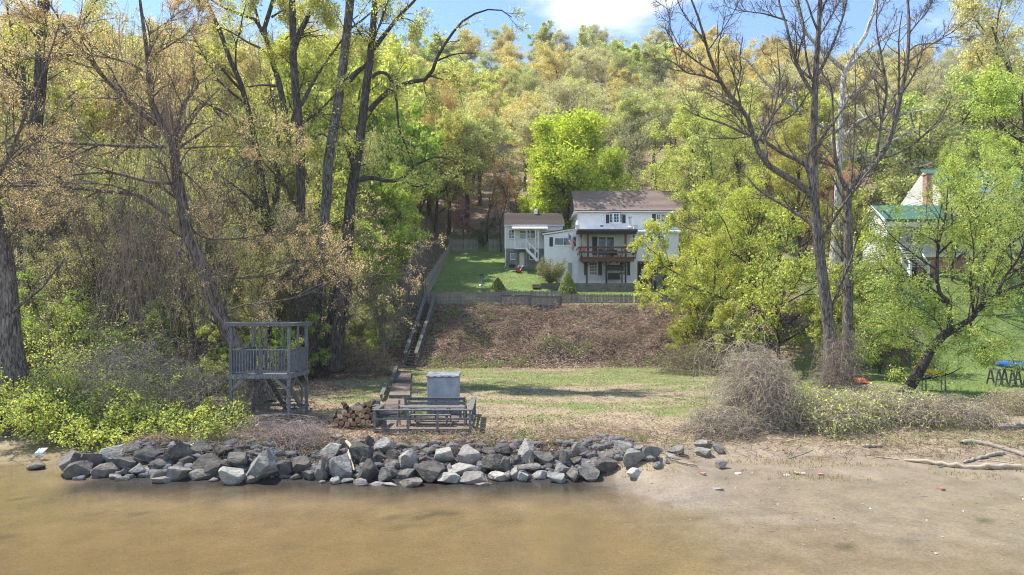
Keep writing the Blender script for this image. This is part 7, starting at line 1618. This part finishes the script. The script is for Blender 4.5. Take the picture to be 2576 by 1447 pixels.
T8 = [flare(*L([(836, 930), (850, 780), (872, 640)] + z6((730, 1100), (760, 950), (790, 750), (810, 550), (840, 350), (860, 100), (870, 0), (880, -160)), 42, .52, .20)),
  L(z6((835, 640), (900, 570), (980, 510), (1080, 475), (1150, 465), (1190, 440), (1220, 350), (1290, 230), (1380, 120), (1500, 60), (1600, 60), (1660, 100)), 42, .20, .03, -3),
  L(z6((980, 505), (995, 600), (1010, 750), (1060, 880), (1090, 950)), 41, .10, .03, -.6),
  L(z6((850, 450), (880, 425), (930, 425), (970, 480), (985, 520)), 41.6, .14, .09, -.6),
  L(z6((770, 1045), (850, 1030), (960, 1050), (1030, 1030), (1100, 960), (1180, 920), (1250, 910), (1340, 940)), 42, .18, .03, -2.5),
  L(z6((1030, 1035), (1100, 1080), (1170, 1065)), 41, .09, .03, -1),
  L(z6((855, 290), (940, 180), (1020, 80), (1100, 0), (1160, -100)), 42, .18, .07, 1.5),
  L(z6((830, 360), (760, 430), (700, 500)), 42, .13, .12, .5),
  L(z6((750, 200), (800, 200), (850, 230)), 42.5, .10, .06, -.5),
  L(z6((1000, 100), (1080, 120), (1150, 180)), 42.6, .06, .02, -1),
  L(z6((1190, 440), (1260, 460), (1330, 470), (1360, 540)), 40.5, .06, .01, -1),
  L(z6((745, 960), (720, 900), (735, 880)), 42, .2, .12, -.3),
  L([(846, 900), (870, 800), (880, 700)], 42.3, .3, .2, 0),
  L(z6((1150, 465), (1160, 540), (1200, 620)), 40.2, .04, .01, -.5)]
big_tree('cottonwood_tree', 'twisted dark double trunk with an arching branch above the bank', T8, [(7, .35, 1, .8, .26, 5, .18, -.05, (.8, 3.5)), (5, .2, 1, .75, .5, 4, .2, -.03, (.5, 1.8)), (4, .15, 1, .7, .55, 2, .25, -.04, (.3, .9))], (5, .12, .11, .75), (.11, .098, .088), (.66, .66, .19), 52)

# ------------------------------------------------------------------ shrubs, thickets, vines
rs = np.random.RandomState(61)
def tangle(name, label, c, rad, n, ln, k, wob, grav, r0, color, leafn=0, lcol=None, lsize=.05, cat='thicket', seed=1, hollow=.45, kind=None):
    """arching stems tangled through a dome of radii rad standing on the ground at c"""
    rs = np.random.RandomState(seed); root = thing(name, label, cat, tuple(c))
    d = nrm(rs.normal(size=(n, 3))); d[:, 2] = np.abs(d[:, 2]); rr = rs.uniform(hollow, 1, n) ** .6 * (1 + .45 * vnoise(d[:, 0] * 2.6 + seed, d[:, 2] * 2.6 + d[:, 1] * 2, seed))
    p = d * rr[:, None] * np.array(rad); p[:, 2] = p[:, 2] - .05
    v = nrm(np.cross(d, rs.normal(size=(n, 3))) + np.array([0, 0, .2])); L_ = ln * rs.uniform(.5, 1.5, n); out = [p]
    for j in range(k):
        v = nrm(v + rs.normal(size=v.shape) * wob + np.array([0, 0, -grav * j / k])); p = p + v * (L_ / k)[:, None]
        e = np.sqrt(((p / np.array(rad)) ** 2).sum(1)); p = np.where((e > 1.25)[:, None], p / (e[:, None] / 1.25), p)
        g_ = ground(p[:, 0] + c[0], p[:, 1] + c[1]) - c[2]; p[:, 2] = np.maximum(p[:, 2], g_ + .01); out.append(p)
    Q = np.stack(out, 1) + np.array(c); R = (r0 * rs.uniform(.5, 1.6, n))[:, None] * np.linspace(1, .5, k + 1)[None]
    V, q, r = tubes(Q, R, 3, rs); part_np('stems', V, q, TWIG, root, False, r, color)
    if leafn: V, q, r = leaves(scatter_on(Q[:leafn], 5, .06, rs), lsize, rs, .5, .4, .6); part_np('foliage', V, q, LEAF, root, False, r, lcol)
    return root
GB = (.40, .325, .27)
def at(xd, Y): x = X_(xd, Y); return (x, Y, g1(x, Y))
tangle('vine_thicket', 'big grey-brown dome of tangled bare vines beside the lawn', at(1905, 27.6), (1.5, 1.5, 2.7), 2600, 1.3, 6, .38, .45, .0075, GB, 1300, (.46, .48, .16), .05, seed=71)
tangle('vine_thicket', 'loose tall spray of pale vine stems rising behind the big vine dome', at(1850, 31), (1.9, 1.4, 4.3), 300, 2.2, 7, .22, .35, .008, (.42, .35, .29), 300, (.52, .54, .18), .06, seed=170, hollow=.1)
tangle('vine_thicket', 'low skirt of tangled vines spilling left of the big vine dome', at(1815, 26.4), (1.5, 1.1, .8), 900, 1.2, 7, .35, .2, .0065, GB, 350, (.46, .48, .16), .05, seed=72)
tangle('bramble_thicket', 'low brush heap with green shoots right of the vine dome', at(2060, 27.2), (2.3, 1.5, 1.15), 1600, 1.1, 5, .4, .3, .008, GB, 900, (.56, .64, .17), .10, seed=73)
tangle('bramble_thicket', 'wide low bramble heap with green leaves before the leaning maple', at(2210, 28.3), (2.6, 1.7, 1.1), 1700, 1.1, 5, .4, .3, .008, GB, 800, (.56, .64, .17), .10, seed=74)
tangle('bramble_thicket', 'rightmost brown bramble heap above the driftwood', at(2370, 27.6), (2.3, 1.4, .85), 1100, 1.0, 5, .4, .3, .008, GB, 400, (.52, .50, .13), .06, seed=75)
tangle('bramble_thicket', 'small dry bush with yellow sprigs at the right edge', at(2545, 29.5), (1.3, 1.0, .9), 600, .9, 6, .3, .3, .007, GB, 500, (.54, .54, .16), .06, seed=76)
tangle('vine_thicket', 'dark vines wrapped around the bases of the twin bare trees', (X_(2100, 35), 34.4, g1(X_(2100, 35), 34.4)), (1.25, .9, 3.4), 880, 1.5, 5, .45, .6, .008, (.26, .20, .18), 400, (.42, .46, .14), .06, seed=77, hollow=.1)
tangle('bramble_thicket', 'bare grey twig heap hanging over the rocks before the watchtower', at(700, 24.7), (1.9, 1.1, .6), 380, 1.3, 7, .3, .3, .0055, (.36, .29, .26), 0, seed=78, hollow=.05)
tangle('bramble_thicket', 'bare twig heap over the rocks right below the tower corner', at(765, 24.0), (1.1, 1.0, .6), 260, 1.0, 7, .3, .3, .0055, (.36, .29, .26), 0, seed=79, hollow=.05)
tangle('bramble_thicket', 'grey twiggy brush behind the watchtower left corner', at(540, 29.5), (2.3, 1.9, 2.1), 640, 1.6, 5, .3, .3, .0065, (.32, .26, .23), 200, (.40, .50, .13), .07, seed=80)
tangle('bramble_thicket', 'wide mass of bare purple-grey brush under the far left bushes', at(330, 29.5), (3.6, 2.4, 3.3), 1360, 1.9, 5, .28, .25, .0065, (.32, .265, .24), 600, (.42, .52, .13), .07, seed=81)
tangle('bramble_thicket', 'dead branch tangle at the back of the left beach', at(90, 29.0), (3.0, 1.3, 1.0), 960, 1.5, 5, .25, .4, .012, (.17, .14, .125), 0, seed=82)
tangle('bramble_thicket', 'brown brush on the bank foot behind the woodpile', at(880, 45), (3.0, 2.5, 2.2), 1200, 1.8, 5, .3, .4, .01, (.20, .15, .125), 300, (.2, .3, .05), .09, seed=83)
tangle('bramble_thicket', 'reddish-brown brush thicket between the twin trees and the kayak', at(2200, 45), (3.5, 2, 2.6), 1200, 1.8, 5, .3, .4, .01, (.22, .14, .11), 200, (.25, .3, .06), .08, seed=84)
tangle('bramble_thicket', 'brown thicket on the bank top at the right end of the fence', at(1760, 46), (3.0, 1.8, 1.8), 960, 1.6, 5, .3, .4, .009, (.22, .17, .14), 500, (.30, .37, .06), .09, seed=85)
for i, (xd, Y_, W_, H_) in enumerate(((200, 37, 3.5, 2.2), (420, 38.5, 3.2, 2.0), (600, 39, 2.6, 1.5), (130, 45, 4, 2.6), (480, 46, 4, 2.4), (640, 46, 3.2, 1.8))):
    tangle('bramble_thicket', ('front row' if i < 3 else 'back row') + ' thicket of bare grey stems under the left trees, ' + ('left one', 'middle one', 'right one')[i % 3], at(xd, Y_), (W_, 1.8, H_), 520, 1.9, 5, .28, .2, .008, (.38, .31, .27), 260, (.44, .54, .14), .08, seed=140 + i, hollow=.05)
# leafy bushes along the left shore
def bush(label, c, H, W, stems, seed, lcol=(.60, .66, .16), per=5, size=.10, bark=(.16, .14, .12), cat='bush', lean=(0, -.25)):
    rs = np.random.RandomState(seed); root = thing('leafy_bush', label, cat, tuple(c))
    a = rs.uniform(0, 6.28, stems); st = np.stack([np.cos(a), np.sin(a), np.zeros(stems)], 1) * rs.uniform(0, .25, (stems, 1)) * W
    p = st.copy(); v = nrm(np.stack([np.cos(a) * .5 + lean[0], np.sin(a) * .5 + lean[1], np.full(stems, 1.0)], 1)); out = [p]; L_ = H * rs.uniform(.75, 1.25, stems)
    for j in range(8):
        v = nrm(v + rs.normal(size=v.shape) * .12 + np.stack([np.cos(a) * .22 * W / H, np.sin(a) * .22 * W / H + lean[1] * .3, np.full(stems, -.11)], 1)); p = p + v * (L_ / 8)[:, None]; out.append(p)
    Q = np.stack(out, 1) + np.array(c); R = np.linspace(.035, .008, 9)[None] * rs.uniform(.6, 1.3, (stems, 1))
    Q1, R1 = sprout(Q, R, 9, .2, 1, .8, .36, 5, .16, .02, rs, (.4, 1.6)); Q2, R2 = sprout(Q1, R1, 5, .2, 1, .8, .5, 3, .2, 0, rs, (.2, .7))
    V, q, r = join([tubes(Q, R, 4, rs), tubes(Q1, np.maximum(R1, .006), 3, rs), tubes(Q2, np.maximum(R2, .005), 3, rs)]); part_np('stems', V, q, BARK, root, True, r, bark)
    V, q, r = leaves(scatter_on(Q2, per, .07, rs), size, rs, .5, .4, .6, quad=True); part_np('foliage', V, q, LEAF, root, False, r, lcol)
    return root
bush('tall bright lime bush at the far left edge below the thick trunk', at(40, 29.5), 3.6, 2.6, 26, 91, per=7)
bush('bright lime bush second from the left edge of the shore', at(150, 28.8), 3.2, 2.4, 24, 92, per=7)
bush('lime green bush above the left beach, between two taller ones', at(250, 29.2), 3.4, 2.4, 22, 93, per=6)
bush('leafy bush reaching down to the rocks at the end of left beach', at(330, 26.8), 2.1, 2.2, 20, 94, per=6)
bush('sparse leafy bush hanging over the dark rocks left of the tower', at(430, 26.6), 1.9, 2.2, 16, 95, per=5)
bush('thin green sprouts on the rocks just left of the tower leg', at(520, 25.6), 1.5, 1.5, 10, 96, per=4)
bush('airy yellow-green bush behind the lime bushes at left', at(120, 33.0), 5.0, 3.0, 20, 97, (.54, .58, .16), per=5)
bush('open green bush behind the brush, left of the watchtower', at(400, 34.5), 3.8, 3.0, 18, 98, (.42, .52, .13), per=4)
bush('young bush with bright leaves at the foot of the big maple', at(480, 31.0), 2.8, 2.2, 12, 99, (.44, .54, .13), per=3)
# vines hanging from the budding maple
def hang(label, spans, n, seed, color):
    rs = np.random.RandomState(seed); root = thing('hanging_vines', label, 'vines', tuple(spans[0][:3])); qs = []
    for (x, y, zt, w_, zb) in spans:
        m = int(n * .36); p = np.stack([x + rs.normal(size=m) * w_ * 1.5, y + rs.normal(size=m) * w_ * .7, np.full(m, zt) + rs.uniform(-.5, .8, m)], 1); out = [p]; k = 9; dz = (zt - zb) * rs.uniform(.5, 1.05, m) / k; dr = rs.normal(size=(m, 3)) * .03
        for j in range(k): dr = dr * .7 + rs.normal(size=(m, 3)) * .12; dr[:, 2] = 0; p = p + dr - np.stack([np.zeros(m), np.zeros(m), dz], 1) ; out.append(p)
        qs.append(np.stack(out, 1))
    Q = np.concatenate(qs); R = (.007 * rs.uniform(.4, 1.8, len(Q)))[:, None] * np.ones(Q.shape[1])[None]
    Q1, R1 = sprout(Q, R, 5, .1, .9, .9, .13, 4, .3, -.05, rs, (.3, 1.1)); V, q, r = join([tubes(Q, R, 3, rs), tubes(Q1, np.maximum(R1, .005), 3, rs)])
    part_np('stems', V, q, TWIG, root, False, r, color); return root
def SP(xd, yt, yb, w_, Y): t = P(xd, yt, Y); b = P(xd, yb, Y); return (t[0], t[1], t[2], w_, b[2])
hang('curtain of grey-brown hanging vines beside the budding maple trunk', [SP(400, 330, 900, .45, 32.0), SP(370, 480, 930, .5, 31.6), SP(440, 250, 700, .5, 32.4), SP(330, 560, 920, .5, 32)], 110, 101, (.28, .22, .19))
hang('dangling vine strands left of the watchtower posts', [SP(500, 620, 980, .6, 31), SP(290, 620, 980, .7, 32.5)], 60, 102, (.28, .22, .19))
hang('upper twiggy vines in the crown of the budding maple', [SP(360, 60, 420, .8, 32), SP(440, 140, 480, .8, 32.2)], 90, 103, (.28, .22, .19))
# thin bare understorey stems in the woods
pts = []; rs = np.random.RandomState(111)
# conifers and the clipped shrub on the terrace
def cone(label, x, y, H, W, seed, col):
    rs = np.random.RandomState(seed); z = g1(x, y); root = thing('dwarf_conifer', label, 'conifer', (x, y, z), 'dwarf conifers behind the picket fence')
    n = 5200; t = rs.uniform(0, 1, n) ** 1.3; a = rs.uniform(0, 6.28, n); lump = 1 + .16 * vnoise(a * 2.2 + 5, t * 9, seed) + .12 * vnoise(a * 5, t * 20, seed + 1)
    r = W * (1 - t ** 1.25) ** .8 * lump * rs.uniform(.86, 1.0, n) + .02; p = np.stack([x + r * np.cos(a), y + r * np.sin(a), z + .05 + t * H], 1)
    out = np.stack([np.cos(a), np.sin(a), np.full(n, .5)], 1) * 1.2
    V, q, rr = leaves(p, .10, rs, .3, .4, .5, out); part_np('foliage', V, q, LEAF, root, False, rr, col)
    s = MB(); s.cyl((x, y, z - .1), (x, y, z + H * .9), .06, .02, 7); s.part('trunk', BARK, root); 
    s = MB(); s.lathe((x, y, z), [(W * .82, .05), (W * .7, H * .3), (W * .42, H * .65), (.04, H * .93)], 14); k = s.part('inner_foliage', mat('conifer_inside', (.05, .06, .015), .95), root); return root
cone('left dwarf conifer clipped to a cone behind the picket fence', hx(100, 61.6), 61.6, 1.78, 1.0, 121, (.26, .31, .07)); cone('right and taller dwarf conifer beside the boarded panel', hx(770, 61.0), 61.0, 2.45, 1.02, 122, (.30, .36, .08))
rs = np.random.RandomState(131); x, y = hx(600, 66), 66.0; z = g1(x, y)
root = thing('round_shrub', 'broad round olive shrub in front of the lean-to wing', 'shrub', (x, y, z)); W_, H_ = 2.45, 3.1
Q0 = resample([np.array([x, y, z]), np.array([x, y, z + .5]), np.array([x + .1, y, z + 1.0])], 4)[None]; R0 = np.full((1, 5), .09)
Q1, R1 = sprout(Q0, R0, 34, .1, 1, 1.0, 2.2, 6, .12, .10, rs, (1.6, 2.9)); Q2, R2 = sprout(Q1, R1, 9, .25, 1, .7, .4, 4, .16, .05, rs); Q3, R3 = sprout(Q2, R2, 4, .2, 1, .7, .6, 3, .2, .03, rs)
V, q, r = join([tubes(Q0, R0, 6, rs), tubes(Q1, np.maximum(R1, .02), 4, rs), tubes(Q2, np.maximum(R2, .01), 3, rs), tubes(Q3, np.maximum(R3, .006), 3, rs)]); part_np('branches', V, q, BARK, root, True, r, (.22, .18, .14))
V, q, r = leaves(scatter_on(Q3, 10, .12, rs), .085, rs, .4, .4, .6); part_np('foliage', V, q, LEAF, root, False, r, (.32, .32, .15))
# ------------------------------------------------------------------ thin spring haze
hz_ = MB(); hz_.box((-430, -210, -3), (430, 650, 130)); hm = bpy.data.materials.new('haze'); hm.use_nodes = True; n = hm.node_tree; n.nodes.clear()
pv = n.nodes.new('ShaderNodeVolumePrincipled'); pv.inputs['Color'].default_value = (.86, .9, 1, 1); pv.inputs['Density'].default_value = 0.0003; o_ = n.nodes.new('ShaderNodeOutputMaterial'); n.links.new(pv.outputs[0], o_.inputs['Volume'])
hz_.top('haze', hm, None, None, kind='stuff')
